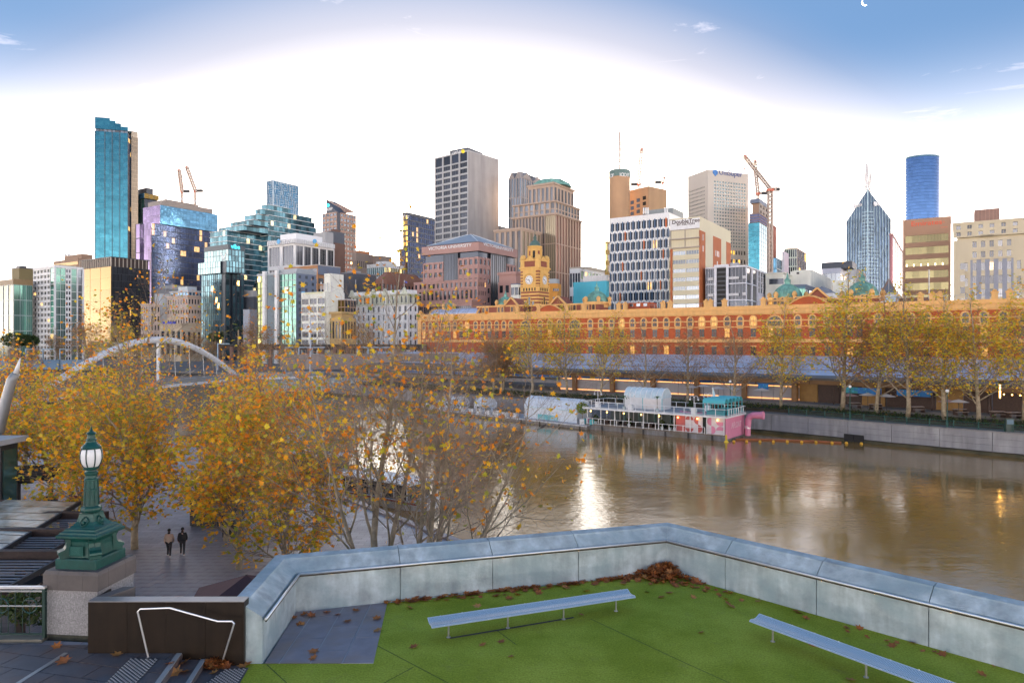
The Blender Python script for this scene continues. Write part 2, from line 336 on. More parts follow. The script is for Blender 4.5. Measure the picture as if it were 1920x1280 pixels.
# ------------------------------------------------------------ ground, river, banks
g = MB().poly([(-9000, -3000, -1.6), (9000, -3000, -1.6), (9000, 12000, -1.6), (-9000, 12000, -1.6)]).build('ground', M('riverbed', (.09, .07, .05), .9, scale=.02), at=(0, 0, -1.6)); g['kind'] = 'structure'
def water_mat():
    m_ = bpy.data.materials.new('muddy_water'); m_.use_nodes = True; nt = m_.node_tree; N = nt.nodes; L = nt.links; b = N['Principled BSDF']
    b.inputs['Base Color'].default_value = (.36, .175, .042, 1); b.inputs['Roughness'].default_value = .07; b.inputs['IOR'].default_value = 1.6
    b.inputs['Specular IOR Level'].default_value = .7
    tc = N.new('ShaderNodeTexCoord')
    def nz(sc, rot, s, d):
        mp = N.new('ShaderNodeMapping'); mp.inputs['Scale'].default_value = sc; mp.inputs['Rotation'].default_value = (0, 0, rot); L.new(tc.outputs['Object'], mp.inputs[0])
        n = N.new('ShaderNodeTexNoise'); n.inputs['Scale'].default_value = s; n.inputs['Detail'].default_value = d; n.inputs['Roughness'].default_value = .55; n.inputs['Distortion'].default_value = .3; L.new(mp.outputs[0], n.inputs[0]); return n.outputs[0]
    def m(op, a, c):
        n = N.new('ShaderNodeMath'); n.operation = op
        for i, v in enumerate((a, c)):
            if isinstance(v, (int, float)): n.inputs[i].default_value = v
            else: L.new(v, n.inputs[i])
        return n.outputs[0]
    small = nz((1, 1.6, 1), .3, 1.5, 4); mid = nz((1, 1.5, 1), -.25, .32, 3)
    patch = nz((1, 1.4, 1), .5, .045, 3)   # gusts: ruffled and calm water
    pm = N.new('ShaderNodeMapRange'); L.new(patch, pm.inputs[0]); pm.interpolation_type = 'SMOOTHSTEP'
    for i, v in ((1, .42), (2, .62), (3, .25), (4, 1.0)): pm.inputs[i].default_value = v
    sp_ = N.new('ShaderNodeSeparateXYZ'); L.new(tc.outputs['Object'], sp_.inputs[0])   # the breeze ruffles the bend upstream more
    wx = N.new('ShaderNodeMapRange'); L.new(sp_.outputs[0], wx.inputs[0]); wx.interpolation_type = 'SMOOTHSTEP'
    for i, v in ((1, 8), (2, -14), (3, 0), (4, 1.5)): wx.inputs[i].default_value = v
    gust = m('ADD', pm.outputs[0], m('MULTIPLY', wx.outputs[0], patch))
    h = m('ADD', m('MULTIPLY', m('MULTIPLY', small, gust), .06), m('MULTIPLY', mid, .06))
    bp = N.new('ShaderNodeBump'); bp.inputs['Strength'].default_value = .42; bp.inputs['Distance'].default_value = 1.0; L.new(h, bp.inputs['Height']); L.new(bp.outputs[0], b.inputs['Normal'])
    return m_
w = MB().poly([(-700, -200, 0), (700, -200, 0), (700, 620, 0), (-700, 620, 0)]).build('river', water_mat()); w['kind'] = 'structure'

# north bank: the river wall line, right to left
NB = [(230, -20), (140, 50), (97, 75), (70, 93.5), (57, 106), (44, 120), (20, 137), (-1, 152), (-22, 171), (-41, 194), (-66, 216), (-93, 233), (-150, 262), (-230, 300), (-420, 370)]
def offset_line(pts, d):
    out = []
    for i, p in enumerate(pts):
        a = Vector((*pts[max(0, i - 1)], 0)); b = Vector((*pts[min(len(pts) - 1, i + 1)], 0)); t = (b - a).normalized(); out.append((p[0] + t.y * d, p[1] - t.x * d))
    return out
def seg_at(line, s):
    for a, b in zip(line[:-1], line[1:]):
        a = Vector((*a, 0)); b = Vector((*b, 0)); l = (b - a).length
        if s <= l: return a + (b - a) * (s / l), (b - a).normalized()
        s -= l
    return b, (b - a).normalized()
def line_len(line): return sum((Vector((*b, 0)) - Vector((*a, 0))).length for a, b in zip(line[:-1], line[1:]))
back = [(-2500, 900), (-2500, 6000), (4000, 6000), (4000, -20)]
ASPH = M('path_asphalt', (.12, .115, .115), .8, var=.2, scale=.3)
o = MB().prism(offset_line(NB, .5) + back, -1.5, 3.25).build('river_path', ASPH); o['kind'] = 'structure'
NB2 = offset_line(NB, 5.2)
o = MB().prism(NB2 + back, 3.2, 3.75).build('garden_bed', M('mulch_soil', (.05, .04, .025), .95, var=.4, scale=.8, bump=.5, bscale=3)); o['kind'] = 'structure'
NB3 = offset_line(NB, 14)
o = MB().prism(NB3 + back, 3.7, 4.3).build('city_ground', M('city_paving', (.16, .155, .15), .8, var=.2, scale=.1)); o['kind'] = 'structure'

# the river wall in cast panels
rw = thing('river_wall', 'long grey concrete river wall with stained panels and a dark tide line', 'wall', (44, 120, 0))
RWM = M('river_wall_concrete', (.33, .32, .325), .8, var=.2, scale=.35, streak=.35, bump=.2, bscale=3, hue=(.25, .25, .27))
s = 40.0; tot = line_len(NB)
while s < 420:
    L_ = 6.4; p, t = seg_at(NB, s); q, _ = seg_at(NB, s + L_ - .06); n = Vector((t.y, -t.x, 0))
    mb = MB()
    zz = .55
    for k, hh in enumerate((.9, .9, .95)):
        mb.obox(V(p.x, p.y, zz) + n * (.012 * (k % 2)), (q - p), n * .6, Z * (hh - .02)); zz += hh
    mb.build('panel', RWM, rw); s += L_
mb = MB()
for k in range(64):
    p, t = seg_at(NB, 40 + k * 6); q, _ = seg_at(NB, 46 + k * 6); n = Vector((t.y, -t.x, 0))
    mb.obox(V(p.x, p.y, -1.5) - n * .14, (q - p), n * .55, Z * (1.5 + .42))
mb.build('tide_ledge', M('tide_slime', (.045, .045, .022), .6, var=.4, scale=.6, hue=(.11, .09, .045)), rw)
mb = MB()
for k in range(64):
    p, t = seg_at(NB, 40 + k * 6); q, _ = seg_at(NB, 46 + k * 6); n = Vector((t.y, -t.x, 0))
    mb.obox(V(p.x, p.y, 3.27) - n * .08, (q - p), n * .75, Z * .16)
mb.build('coping', M('coping_stone', (.24, .225, .215), .8, var=.2, scale=.5), rw)
for px in (1592, 1611):   # two drain mouths
    Yd = 106; x0, x1 = XP(px - 8, 108.5), XP(px + 8, 108.5)
    # follow the wall line
    best = min((abs((seg_at(NB, 60 + k * .25)[0].x / seg_at(NB, 60 + k * .25)[0].y) - (px - HX) / F), 60 + k * .25) for k in range(900))[1]
    p, t = seg_at(NB, best - .72); q, _ = seg_at(NB, best + .72); n = Vector((t.y, -t.x, 0))
    MB().obox(V(p.x, p.y, .05) - n * .17, (q - p), n * .2, Z * 1.15).build('drain_mouth', BLACK, rw)

# south bank promenade, 2.5 m above the water
SB = [(60, 2), (14, 27), (0, 42), (-15, 60), (-35, 84), (-60, 104), (-95, 124), (-200, 185), (-520, 330)]
def brick_mat(name, rgb, w_, h_, rough=.5):
    m_ = bpy.data.materials.new(name); m_.use_nodes = True; nt = m_.node_tree; N = nt.nodes; L = nt.links; b = N['Principled BSDF']
    tc = N.new('ShaderNodeTexCoord'); br = N.new('ShaderNodeTexBrick'); L.new(tc.outputs['Object'], br.inputs[0])
    br.inputs['Scale'].default_value = 1; br.inputs['Brick Width'].default_value = w_; br.inputs['Row Height'].default_value = h_; br.inputs['Mortar Size'].default_value = .012; br.inputs['Bias'].default_value = 0
    br.inputs['Color1'].default_value = (*[c * .85 for c in rgb], 1); br.inputs['Color2'].default_value = (*[c * 1.12 for c in rgb], 1); br.inputs['Mortar'].default_value = (*[c * .4 for c in rgb], 1)
    nz = N.new('ShaderNodeTexNoise'); nz.inputs['Scale'].default_value = .4; nz.inputs['Detail'].default_value = 6; L.new(tc.outputs['Object'], nz.inputs[0])
    mr = N.new('ShaderNodeMapRange'); L.new(nz.outputs[0], mr.inputs[0])
    for i, v in ((1, .3), (2, .7), (3, .8), (4, 1.2)): mr.inputs[i].default_value = v
    s_ = N.new('ShaderNodeVectorMath'); s_.operation = 'SCALE'; L.new(br.outputs[0], s_.inputs[0]); L.new(mr.outputs[0], s_.inputs[3]); L.new(s_.outputs[0], b.inputs['Base Color'])
    b.inputs['Roughness'].default_value = rough; return m_
o = MB().prism(SB + [(-520, -120), (60, -120)], -1.5, 2.44).build('promenade', brick_mat('promenade_paving', (.33, .32, .35), .9, .45)); o['kind'] = 'structure'; prom = o
me = MB().box((0, 0, .03), (.885, .585, .06)).mesh('paver', PAVER)
for i in range(16):
    for j in range(15):
        x = -28 + i * .9 + (.45 if j % 2 else 0); y = 36.0 + j * .6
        if x > -13: continue
        p_ = inst('paver', me, prom, (x, y, 2.44 + U_(-.004, .004)))
mb = MB()
for a, b in zip(SB[1:-1], SB[2:]):
    a = Vector((*a, 0)); b = Vector((*b, 0)); t = (b - a).normalized(); n = Vector((-t.y, t.x, 0))
    mb.obox(a + Z * 2.3 - n * .1, b - a, n * .6, Z * .3)
mb.build('quay_kerb', BLUESTONE)['kind'] = 'structure'
# ------------------------------------------------------------ the city: every building a thing with its own faces
GZ = 4.2; ALB[0] = 1.3
def ray_len(C, d, px):
    k = (px - HX) / F; return (k * C.y - C.x) / (d.x - k * d.y)
class Bd: pass
def bldg(name, label, xl, xc, xr, yt, Y, th=33, cat='building', z0=GZ, a=None, b=None, part=None):
    """corner xc nearest to us at depth Y; left face runs to xl, right face to xr (photo columns)"""
    q = Bd(); t = radians(th); q.u = V(cos(t), -sin(t), 0); q.w = V(sin(t), cos(t), 0)
    q.C = V(XP(xc, Y), Y, 0); q.z1 = ZP(yt, Y); q.z0 = z0; q.Y = Y
    q.a = a if a else ray_len(q.C, -q.u, xl); q.b = b if b else ray_len(q.C, q.w, xr)
    q.root = part if part else thing(name, label, cat, (q.C.x, q.C.y, z0)); return q
def sub(q0, xl, xc, xr, yt, Y, th=33, z0=None, a=None, b=None):
    return bldg(None, None, xl, xc, xr, yt, Y, th, z0=q0.z1 if z0 is None else z0, a=a, b=b, part=q0.root)
def foot(q, ins=0.0, out=0.0):
    C = q.C - q.w * out + q.u * out + (q.w - q.u) * ins
    a, b = q.a + 2 * out - 2 * ins, q.b + 2 * out - 2 * ins
    return [C, C + q.w * b, C + q.w * b - q.u * a, C - q.u * a]
def core(q, m_, name='body', ins=.9, z0=None, z1=None):
    return MB().prism([(p.x, p.y) for p in foot(q, ins)], q.z0 if z0 is None else z0, (q.z1 if z1 is None else z1) - .02).build(name, m_, q.root)
def cap(q, m_, h=.9, out=.12, name='parapet', z=None):
    z = q.z1 if z is None else z
    return MB().prism([(p.x, p.y) for p in foot(q, 0, out)], z + .001, z + h).build(name, m_, q.root)
def plant(q, m_, fx0, fx1, fy0, fy1, h, z=None, name='roof_plant'):
    z = q.z1 if z is None else z
    O = q.C - q.u * q.a; O = O + q.u * q.a * fx0 + q.w * q.b * fy0
    return MB().obox(O + Z * z, q.u * q.a * (fx1 - fx0), q.w * q.b * (fy1 - fy0), Z * h).build(name, m_, q.root)
def frame(q, side, rec=.32):
    if side == 'L': return q.C - q.u * q.a, q.u, -q.w, q.a
    return q.C + q.w * rec, q.w, q.u, q.b - rec
def fac(q, side, nx, ny, fx, fz, wall, glass, rec=.32, z0=None, z1=None, indiv=False, s0=0.0, s1=1.0, mull=0, wname='wall', gname='window', skip=None, edge=None, wall2=None):
    """lattice of piers and spandrels standing proud of the glass; fx, fz: share of a cell that is wall"""
    O, d, n, w = frame(q, side, rec); O = O + d * (w * s0); w = w * (s1 - s0)
    z0 = q.z0 if z0 is None else z0; z1 = q.z1 if z1 is None else z1
    cw, ch = w / nx, (z1 - z0) / ny; pw, sh = cw * fx, ch * fz
    mb = MB()
    if fx > 0:
        for i in range(nx + 1):
            x0 = max(0, i * cw - pw / 2); x1 = min(w, i * cw + pw / 2)
            if edge and i in (0, nx): x0 = 0 if i == 0 else w - edge; x1 = edge if i == 0 else w
            mb.obox(O + d * x0 - n * rec + Z * z0, d * (x1 - x0), n * rec, Z * (z1 - z0))
    if fz > 0:
        if wall2 is not None: mb.k = 1
        for i in range(nx):
            x0 = i * cw + pw / 2; x1 = (i + 1) * cw - pw / 2
            if fx == 0 and i: break
            if fx == 0: x0, x1 = 0, w
            for j in range(ny + 1):
                a = max(z0, z0 + j * ch - sh / 2); b = min(z1, z0 + j * ch + sh / 2)
                if b - a > .01: mb.obox(O + d * x0 - n * rec + Z * a, d * (x1 - x0), n * (rec - .03), Z * (b - a))
    if mb.v: mb.build(wname, [wall] + ([wall2] if wall2 is not None else []), q.root)
    gw, gh = cw - pw - .02, ch - sh - .02; cnt = nx * ny
    if indiv and cnt <= 300:
        m1 = MB(); c_ = n * .06
        m1.obox(-d * gw / 2 - Z * gh / 2, d * gw, n * .04, Z * gh)
        if mull:
            m1.k = 1
            for k in range(mull): m1.obox(-d * (gw / 2) + d * (gw * (k + 1) / (mull + 1) - .04) - Z * gh / 2 + n * .04, d * .08, n * .05, Z * gh)
        me = m1.mesh(gname, [glass] + ([wall] if mull else []))
        for i in range(nx):
            for j in range(ny):
                if skip and skip(i, j): continue
                inst(gname, me, q.root, O + d * ((i + .5) * cw) + Z * (z0 + (j + .5) * ch) - n * (rec - .01))
    else:
        mg = MB()
        for i in range(nx):
            for j in range(ny):
                if skip and skip(i, j): continue
                mg.obox(O + d * (i * cw + pw / 2 + .01) + Z * (z0 + j * ch + sh / 2 + .01) - n * (rec - .01), d * gw, n * .05, Z * gh)
        if mg.v: mg.build(gname, glass, q.root, stuff=True)
def fins(q, side, xs, wid, dep, m_, z0=None, z1=None, name='fin'):
    O, d, n, w = frame(q, side, 0); z0 = q.z0 if z0 is None else z0; z1 = q.z1 if z1 is None else z1
    for x in xs: MB().obox(O + d * (w * x - wid / 2) + n * .001 + Z * z0, d * wid, n * dep, Z * (z1 - z0)).build(name, m_, q.root)
def band(q, side, z, h, dep, m_, name='cornice', s0=0, s1=1):
    O, d, n, w = frame(q, side, 0); MB().obox(O + d * w * s0 + n * .004 + Z * z, d * w * (s1 - s0), n * dep, Z * h).build(name, m_, q.root)
def sign(q, side, body, px, py, size, m_, s_ratio=None, stretch=1.0, dep=.3, name='sign'):
    """lettering centred where the photo has it on that face"""
    O, d, n, w = frame(q, side, 0); s_ = ray_len(O, d, px); p = O + d * s_
    return text(name, body, q.root, V(p.x, p.y, ZP(py, p.y)) + n * dep, d, n, size, m_, .06, stretch=stretch)
def plate(q, side, px0, px1, py0, py1, m_, dep=.06, th_=.08, name='panel'):
    O, d, n, w = frame(q, side, 0); s0 = ray_len(O, d, px0); s1 = ray_len(O, d, px1); p = O + d * (s0 + s1) / 2
    z1, z0 = ZP(py0, p.y), ZP(py1, p.y); return MB().obox(O + d * s0 + n * dep + Z * z0, d * (s1 - s0), n * th_, Z * (z1 - z0)).build(name, m_, q.root)
def mast(name, label, px, y0, y1, Y, r=.5, m_=None, cat='mast'):
    t = thing(name, label, cat, (XP(px, Y), Y, ZP(y1, Y))); h = ZP(y0, Y) - ZP(y1, Y); c = V(XP(px, Y), Y, ZP(y1, Y))
    mb = MB()
    for k in range(3):
        a = k * 2.094; mb.tube([c + V(cos(a) * r, sin(a) * r, 0), c + V(cos(a) * r * .35, sin(a) * r * .35, h)], r * .3, 4)
    mb.build('leg', m_ or CHAR, t)
    mb = MB(); k = 0; st = max(1.2, r * 1.5)
    while k < h:
        f = 1 - .65 * k / h; a = (k / st) * 2.094; mb.bar(c + V(cos(a) * r * f, sin(a) * r * f, k), c + V(cos(a + 2.094) * r * f, sin(a + 2.094) * r * f, k + st * .8), r * .26, r * .26); mb.lathe(c + Z * k, [(r * f * .75, 0), (r * f * .75, r * .12)], 6); k += st
    mb.build('lattice', m_ or CHAR, t); return t
def crane(label, px, yb, yt, tip, Y, mastw=1.6, col1=None):
    """luffing tower crane: lattice mast, cab, raised jib"""
    red = M('crane_red', (.45, .12, .07), .5); white = M('crane_white', (.40, .33, .28), .6)
    c0 = V(XP(px, Y), Y, ZP(yb, Y)); c1 = V(c0.x, Y, ZP(yt, Y)); t = thing('tower_crane', label, 'crane', c0)
    def lat(name, p, q_, w, m_):
        mb = MB(); ax = (q_ - p).normalized(); sx = ax.cross(V(0, 1, 0)).normalized(); sy = ax.cross(sx); Ln = (q_ - p).length
        cs_ = [sx * w / 2 + sy * w / 2, sx * w / 2 - sy * w / 2, -sx * w / 2 - sy * w / 2, -sx * w / 2 + sy * w / 2]
        for c in cs_: mb.bar(p + c, q_ + c, w * .34, w * .34, up=sx)
        n_ = max(2, int(Ln / (w * 1.15)))
        for i in range(n_):
            for k in range(4): mb.bar(p + ax * (Ln * i / n_) + cs_[k], p + ax * (Ln * (i + 1) / n_) + cs_[(k + 1) % 4], w * .2, w * .2, up=sy + sx * .3)
        mb.build(name, m_, t)
    if (c1 - c0).length > 3: lat('tower', c0, c1, mastw, white)
    MB().box(c1 + V(0, 0, .9), (mastw * 1.8, mastw * 1.6, 1.8)).build('slewing_unit', red, t)
    MB().box(c1 + V(mastw * 1.2, -mastw * .8, 1.4), (1.5, 1.5, 2.2)).build('cab', white, t)
    tp = P(tip[0], tip[1], Y); j0 = c1 + Z * 2
    sgn = -1 if tp.x < c1.x else 1
    MB().box(c1 + V(-sgn * 4.2, 0, 1.6), (6.0, 1.8, 2.4)).build('counterweight', CHAR, t)
    lat('jib', j0, tp, 1.25 * max(1, Y / 380), white); e = lerp(j0, tp, .93); MB().bar(e, tp + (tp - j0).normalized() * .8, 1.45, 1.45).build('jib_tip', red, t)
    ap_ = c1 + V(-sgn * 3.0, 0, 9.5); mb = MB(); mb.bar(c1 + V(0, 0, 1.8), ap_, .35, .35); mb.bar(c1 + V(-sgn * 5, 0, 2.5), ap_, .3, .3); mb.build('a_frame', red, t)
    mb = MB(); mb.bar(ap_, lerp(j0, tp, .97), .14, .14); mb.bar(tp, tp - Z * 9, .12, .12); mb.build('cable', CHAR, t)
    MB().box(tp - Z * 9.4, (.7, .7, 1.2)).build('hook', red, t); return t
def lerp(a, b, t): return a + (b - a) * t

# facade materials
BLUEG = G('blue_glass', (.07, .19, .32), rough=.08, wob=.1, var=.25)
TEALG = G('teal_glass', (.035, .165, .235), rough=.08, metal=.7, wob=.14, var=.15)
NAVYG = G('navy_glass', (.022, .04, .10), lit=.16, rough=.22, metal=.4, les=.22)
PURPG = G('violet_glass', (.17, .13, .26), rough=.1, metal=.7)
DARKG = G('dark_glass', (.045, .055, .075), lit=.03, rough=.1, les=.3)
SMOKEG = G('smoke_glass', (.07, .08, .10), lit=.05, rough=.12, les=.25)
GREYG = G('grey_glass', (.16, .19, .23), rough=.12, var=.4, lit=.02)
GREENG = G('green_glass', (.10, .23, .20), lit=.03, rough=.1, les=.25)
PALEG = G('pale_glass', (.22, .33, .36), rough=.1, metal=.7, var=.2)
AMBERG = G('amber_glass', (.17, .11, .028), rough=.14, metal=.75, var=.15)
OLIVEG = G('olive_glass', (.16, .15, .08), lit=.10, rough=.12, litcol=(1, .7, .25), les=.4)
HOTELG = G('hotel_glass', (.09, .19, .24), rough=.1, metal=.6, var=.55, lit=.03)
RED_LIT = G('copper_glass', (.25, .12, .09), rough=.12, metal=.6, var=.4)
TAN = M('tan_stone', (.36, .27, .21), .75, var=.08, scale=.08)
PINK = M('pink_granite', (.33, .19, .165), .6, var=.08, scale=.2)
GREYC = M('grey_precast', (.33, .33, .335), .75, var=.08, scale=.1)
BROWNC = M('brown_precast', (.27, .175, .12), .75, var=.1, scale=.1)
BROWN_D = M('brown_brick', (.17, .095, .07), .8, var=.12, scale=.2)
REDBRK = M('red_brick_wall', (.30, .115, .07), .8, var=.12, scale=.25)
CREAM = M('cream_render', (.58, .51, .37), .75, var=.07, scale=.15, streak=.08)
CREAM_W = M('off_white_render', (.66, .63, .55), .7, var=.06, scale=.15, streak=.06)
SLATE = M('slate_panel', (.12, .15, .21), .6, var=.1, scale=.2)
SLATE_D = M('dark_slate', (.07, .08, .10), .6, var=.1, scale=.2)
WHITEC = M('white_facade', (.74, .74, .74), .6, var=.05, scale=.1)
COPPER = M('copper_green', (.16, .34, .28), .6, var=.22, scale=.5, streak=.35, hue=(.11, .22, .17))
ROOFG = M('grey_metal_roof', (.26, .29, .32), .5, .2, var=.1, scale=.2)
MUL = M('grey_mullion', (.26, .30, .32), .45, .4)
MUL_D = M('dark_mullion', (.05, .055, .065), .45, .3)
MUL_B = M('blue_mullion', (.05, .12, .17), .4, .4)
SIGNW = M('sign_white', (.85, .85, .87), .5, emit=(1, 1, 1), es=.0)
ORANGE_P = M('orange_panel', (.52, .13, .03), .6)
NAVY_P = M('navy_panel', (.06, .11, .19), .6)
# ---------------------------------------------------------------- far left
q = bldg('office_building', 'dark green glass office with pale grid frame at the far left edge', -40, 25, 61, 533, 400)
core(q, CHAR); fac(q, 'L', 7, 5, .07, .05, MUL, G('office_green', (.17, .18, .12), rough=.12, metal=.5), indiv=True, mull=2); fac(q, 'R', 3, 5, .07, .05, MUL, GREENG, indiv=True, mull=2); cap(q, M('bronze_cap', (.20, .13, .06), .5), 3.2, name='crown')
q = bldg('office_building', 'plain olive brown tower block behind the far left office', 22, 36, 62, 503, 470); core(q, M('olive_panel', (.17, .135, .06), .7, scale=.1), ins=0); cap(q, MUL_D, .8); plant(q, MUL_D, .2, .7, .2, .7, 2.2)
q = bldg('apartment_block', 'white apartment block with balconies and green glass bays', 62, 102, 156, 501, 400)
core(q, CHAR)
fac(q, 'L', 5, 17, .22, .45, WHITEC, G('apt_glass', (.20, .21, .19), rough=.2, lit=.08, les=.25), rec=.7, indiv=True, s1=.80); fac(q, 'L', 1, 17, .0, .12, WHITEC, GREENG, s0=.801)
fac(q, 'R', 2, 12, .05, .06, WHITEC, GREENG, s0=.03, s1=.37, mull=2, indiv=True); fac(q, 'R', 2, 17, .35, .42, WHITEC, DARKG, s0=.372, s1=.56, indiv=True); fac(q, 'R', 1, 12, .16, .06, WHITEC, GREENG, s0=.562, s1=.78, indiv=True, mull=3); fac(q, 'R', 1, 12, .3, .05, WHITEC, GREYG, s0=.782, s1=1)
fins(q, 'R', [.012, .99], 1.1, .5, WHITEC); cap(q, WHITEC, 1.3); plant(q, M('apt_plant', (.4, .32, .2), .7), .1, .8, .3, .9, 2.5)
q = bldg('office_building', 'low brown office block with roof dishes behind the white apartments', 100, 146, 180, 484, 560); core(q, BROWNC, ins=0); band(q, 'L', q.z1 - 5, 2.5, .1, AMBERG, 'window_strip'); plant(q, BROWNC, .3, 1.0, .2, .8, 4.0)
for k in (123, 129): MB().ball(P(k, 478, 562), 1.1, 8).build('satellite_dish', WHITE, q.root)
q = bldg('office_building', 'broad dark office block with one golden mirror glass face', 150, 208, 281, 499, 480)
core(q, MUL_D); fac(q, 'L', 3, 8, .008, .012, M('gold_mullion', (.34, .23, .08), .4, .5), AMBERG, rec=.15, indiv=True); fac(q, 'R', 30, 13, .12, .03, MUL_D, SMOKEG, rec=.4)
q2 = sub(q, 150, 208, 281, 482, 480); core(q2, M('crown_dark', (.05, .035, .03), .5)); fins(q2, 'L', [i / 17 for i in range(18)], .35, .5, M('crown_fin', (.42, .36, .30), .5), name='crown_fin'); fins(q2, 'R', [i / 10 for i in range(11)], .35, .5, _mc['crown_fin'], name='crown_fin'); cap(q2, MUL_D, .5)
# tall blue tower
q = bldg('skyscraper', 'very tall teal glass skyscraper with notched top at the left', 178, 240, 247, 250, 728, th=-16, b=34)
core(q, MUL_B); fac(q, 'L', 7, 52, .02, .035, MUL_B, TEALG, rec=.12); fac(q, 'R', 4, 52, .06, .03, MUL_B, NAVYG, rec=.12); fins(q, 'L', [.001, .3, .52, .75, .999], .5, .35, MUL_D, name='vertical_joint')
q3 = bldg(None, None, 241, 246, 259, 256, 738, th=42, part=q.root); core(q3, MUL_D); fac(q3, 'L', 1, 52, .1, .03, MUL_D, NAVYG, rec=.15); fac(q3, 'R', 5, 52, .10, .03, M('beige_mullion', (.40, .33, .24), .5), G('beige_glass', (.28, .23, .17), rough=.2, metal=.5, var=.1), rec=.2)
zc = q.z1
MB().prism([(p.x, p.y) for p in foot(q, 1.2)], zc - .01, zc + 2.6).build('sky_gap', MUL_D, q.root)
for k in range(8):
    O, d, n, w = frame(q, 'L'); MB().obox(O + d * (w * (k + .15) / 8) + Z * (zc + .3) - n * 1.15, d * w / 8 * .7, n * .1, Z * 2).build('gap_window', GREYG, q.root)
for k, (s0, s1, h) in enumerate(((0, .45, 14.5), (.45, .62, 12), (.62, .78, 9.5), (.78, 1.0, 6.5))):
    O, d, n, w = frame(q, 'L'); MB().obox(O + d * w * s0 + Z * (zc + 2.6) - n * 20, d * w * (s1 - s0) - d * .05, n * 20, Z * (h - 2.6)).build('crown_block', TEALG, q.root)
MB().prism([(p.x, p.y) for p in foot(q3, .3)], q3.z1, q3.z1 + 6).build('crown_block', M('crown_beige', (.36, .31, .24), .5), q.root)
for k in range(9): c = P(205 + k * 4.2, 234 + k * .9, 735); MB().cyl(c, c + Z * U_(2, 6), .2, n=5).build('antenna', CHAR, q.root)
q = bldg('skyscraper', 'shorter dark companion tower with glass box top beside the teal skyscraper', 244, 271, 300, 372, 745); core(q, SLATE_D); fac(q, 'L', 4, 34, .1, .04, MUL_D, GREENG); fac(q, 'R', 4, 34, .1, .04, MUL_D, DARKG)
q2 = sub(q, 244, 270, 298, 362, 742); core(q2, MUL_B); fac(q2, 'L', 2, 3, .03, .03, MUL_B, BLUEG); fac(q2, 'R', 3, 3, .03, .03, MUL_B, AMBERG)
MB().prism([(p.x, p.y) for p in foot(q, 5)], q2.z1, q2.z1 + 8).build('roof_plant', MUL_D, q.root)
# purple-blue office with sign
q = bldg('office_tower', 'wide blue and violet glass office tower with a white sign on its roof plant', 268, 284, 408, 418, 600)
core(q, MUL_D); fac(q, 'L', 5, 22, .02, .03, M('violet_mullion', (.22, .17, .32), .4, .4), PURPG, rec=.12); fac(q, 'R', 24, 22, .03, .12, MUL_D, NAVYG, rec=.15)
q2 = sub(q, 268, 300, 408, 384, 604); core(q2, MUL_D); fac(q2, 'L', 5, 6, .02, .05, _mc['violet_mullion'], PURPG, rec=.12); fac(q2, 'R', 18, 7, .01, .10, MUL_B, BLUEG, rec=.12)
MB().prism([(p.x, p.y) for p in foot(q2, 3)], q2.z1, q2.z1 + 5).build('roof_plant', M('plant_taupe', (.24, .21, .19), .7), q.root)
MB().prism([(p.x, p.y) for p in foot(q2, 12)], q2.z1 + 5, q2.z1 + 8.5).build('roof_plant', _mc['plant_taupe'], q.root)
sign(q2, 'R', 'Deloitte.', 352, 374, 5.6, SIGNW, dep=-1.0)
q = bldg('lift_tower', 'narrow violet glass lift tower at the side of the blue office', 254, 262, 270, 419, 596); core(q, MUL_D); fac(q, 'L', 1, 9, .04, .05, MUL_D, PURPG, indiv=True); fac(q, 'R', 1, 9, .05, .05, MUL_D, PURPG, indiv=True)
crane('far white luffing crane left of the pair above the violet office', 341, 400, 362, (336, 319), 640, 1.3)
crane('red tipped luffing crane standing on the violet office roof plant', 366, 400, 361, (350, 313), 640, 1.3)
# hotel with V
q = bldg('hotel_tower', 'dark glass hotel tower with a white V and a cyan sign', 377, 422, 458, 512, 420)
VD = M('hotel_dark', (.03, .045, .06), .35, .3)
core(q, VD); fac(q, 'L', 10, 15, .10, .07, VD, HOTELG, rec=.18, indiv=True, s1=.86); fac(q, 'L', 1, 1, 0, 0, VD, VD, s0=.861); fac(q, 'R', 1, 15, .3, .07, VD, HOTELG, rec=.18, s1=.25); fac(q, 'R', 3, 15, .4, .12, VD, HOTELG, rec=.18, s0=.35, indiv=True)
q2 = bldg(None, None, 371, 424, 459, 488, 416, z0=q.z1, part=q.root); core(q2, VD); fac(q2, 'L', 9, 2, .05, .06, VD, PALEG, rec=.15, s1=.8, indiv=True); fac(q2, 'R', 6, 2, .2, .1, VD, HOTELG, rec=.15)
q3 = bldg(None, None, 383, 428, 459, 467, 419, z0=q2.z1, part=q.root); core(q3, VD); fac(q3, 'L', 8, 2, .05, .08, VD, PALEG, rec=.15); fac(q3, 'R', 5, 2, .2, .1, VD, HOTELG, rec=.15); cap(q3, VD, 3.0)
O, d, n, w = frame(q2, 'L', 0); s_ = ray_len(O, d, 419); pv = O + d * s_ + n * .3; zt2, zb2 = ZP(473, pv.y), ZP(488, pv.y)
mb = MB(); mb.bar(V(pv.x, pv.y, zt2) - d * 1.6, V(pv.x, pv.y, zb2) + d * .1, .55, .4, up=n); mb.bar(V(pv.x, pv.y, zt2) + d * 3.6, V(pv.x, pv.y, zb2) + d * .7, .55, .4, up=n); mb.build('letter_v', SIGNW, q.root)
sign(q3, 'R', 'vibe', 441, 463, 3.8, M('sign_cyan', (.1, .7, .85), .4, emit=(.02, .5, .8), es=.35), dep=.35)
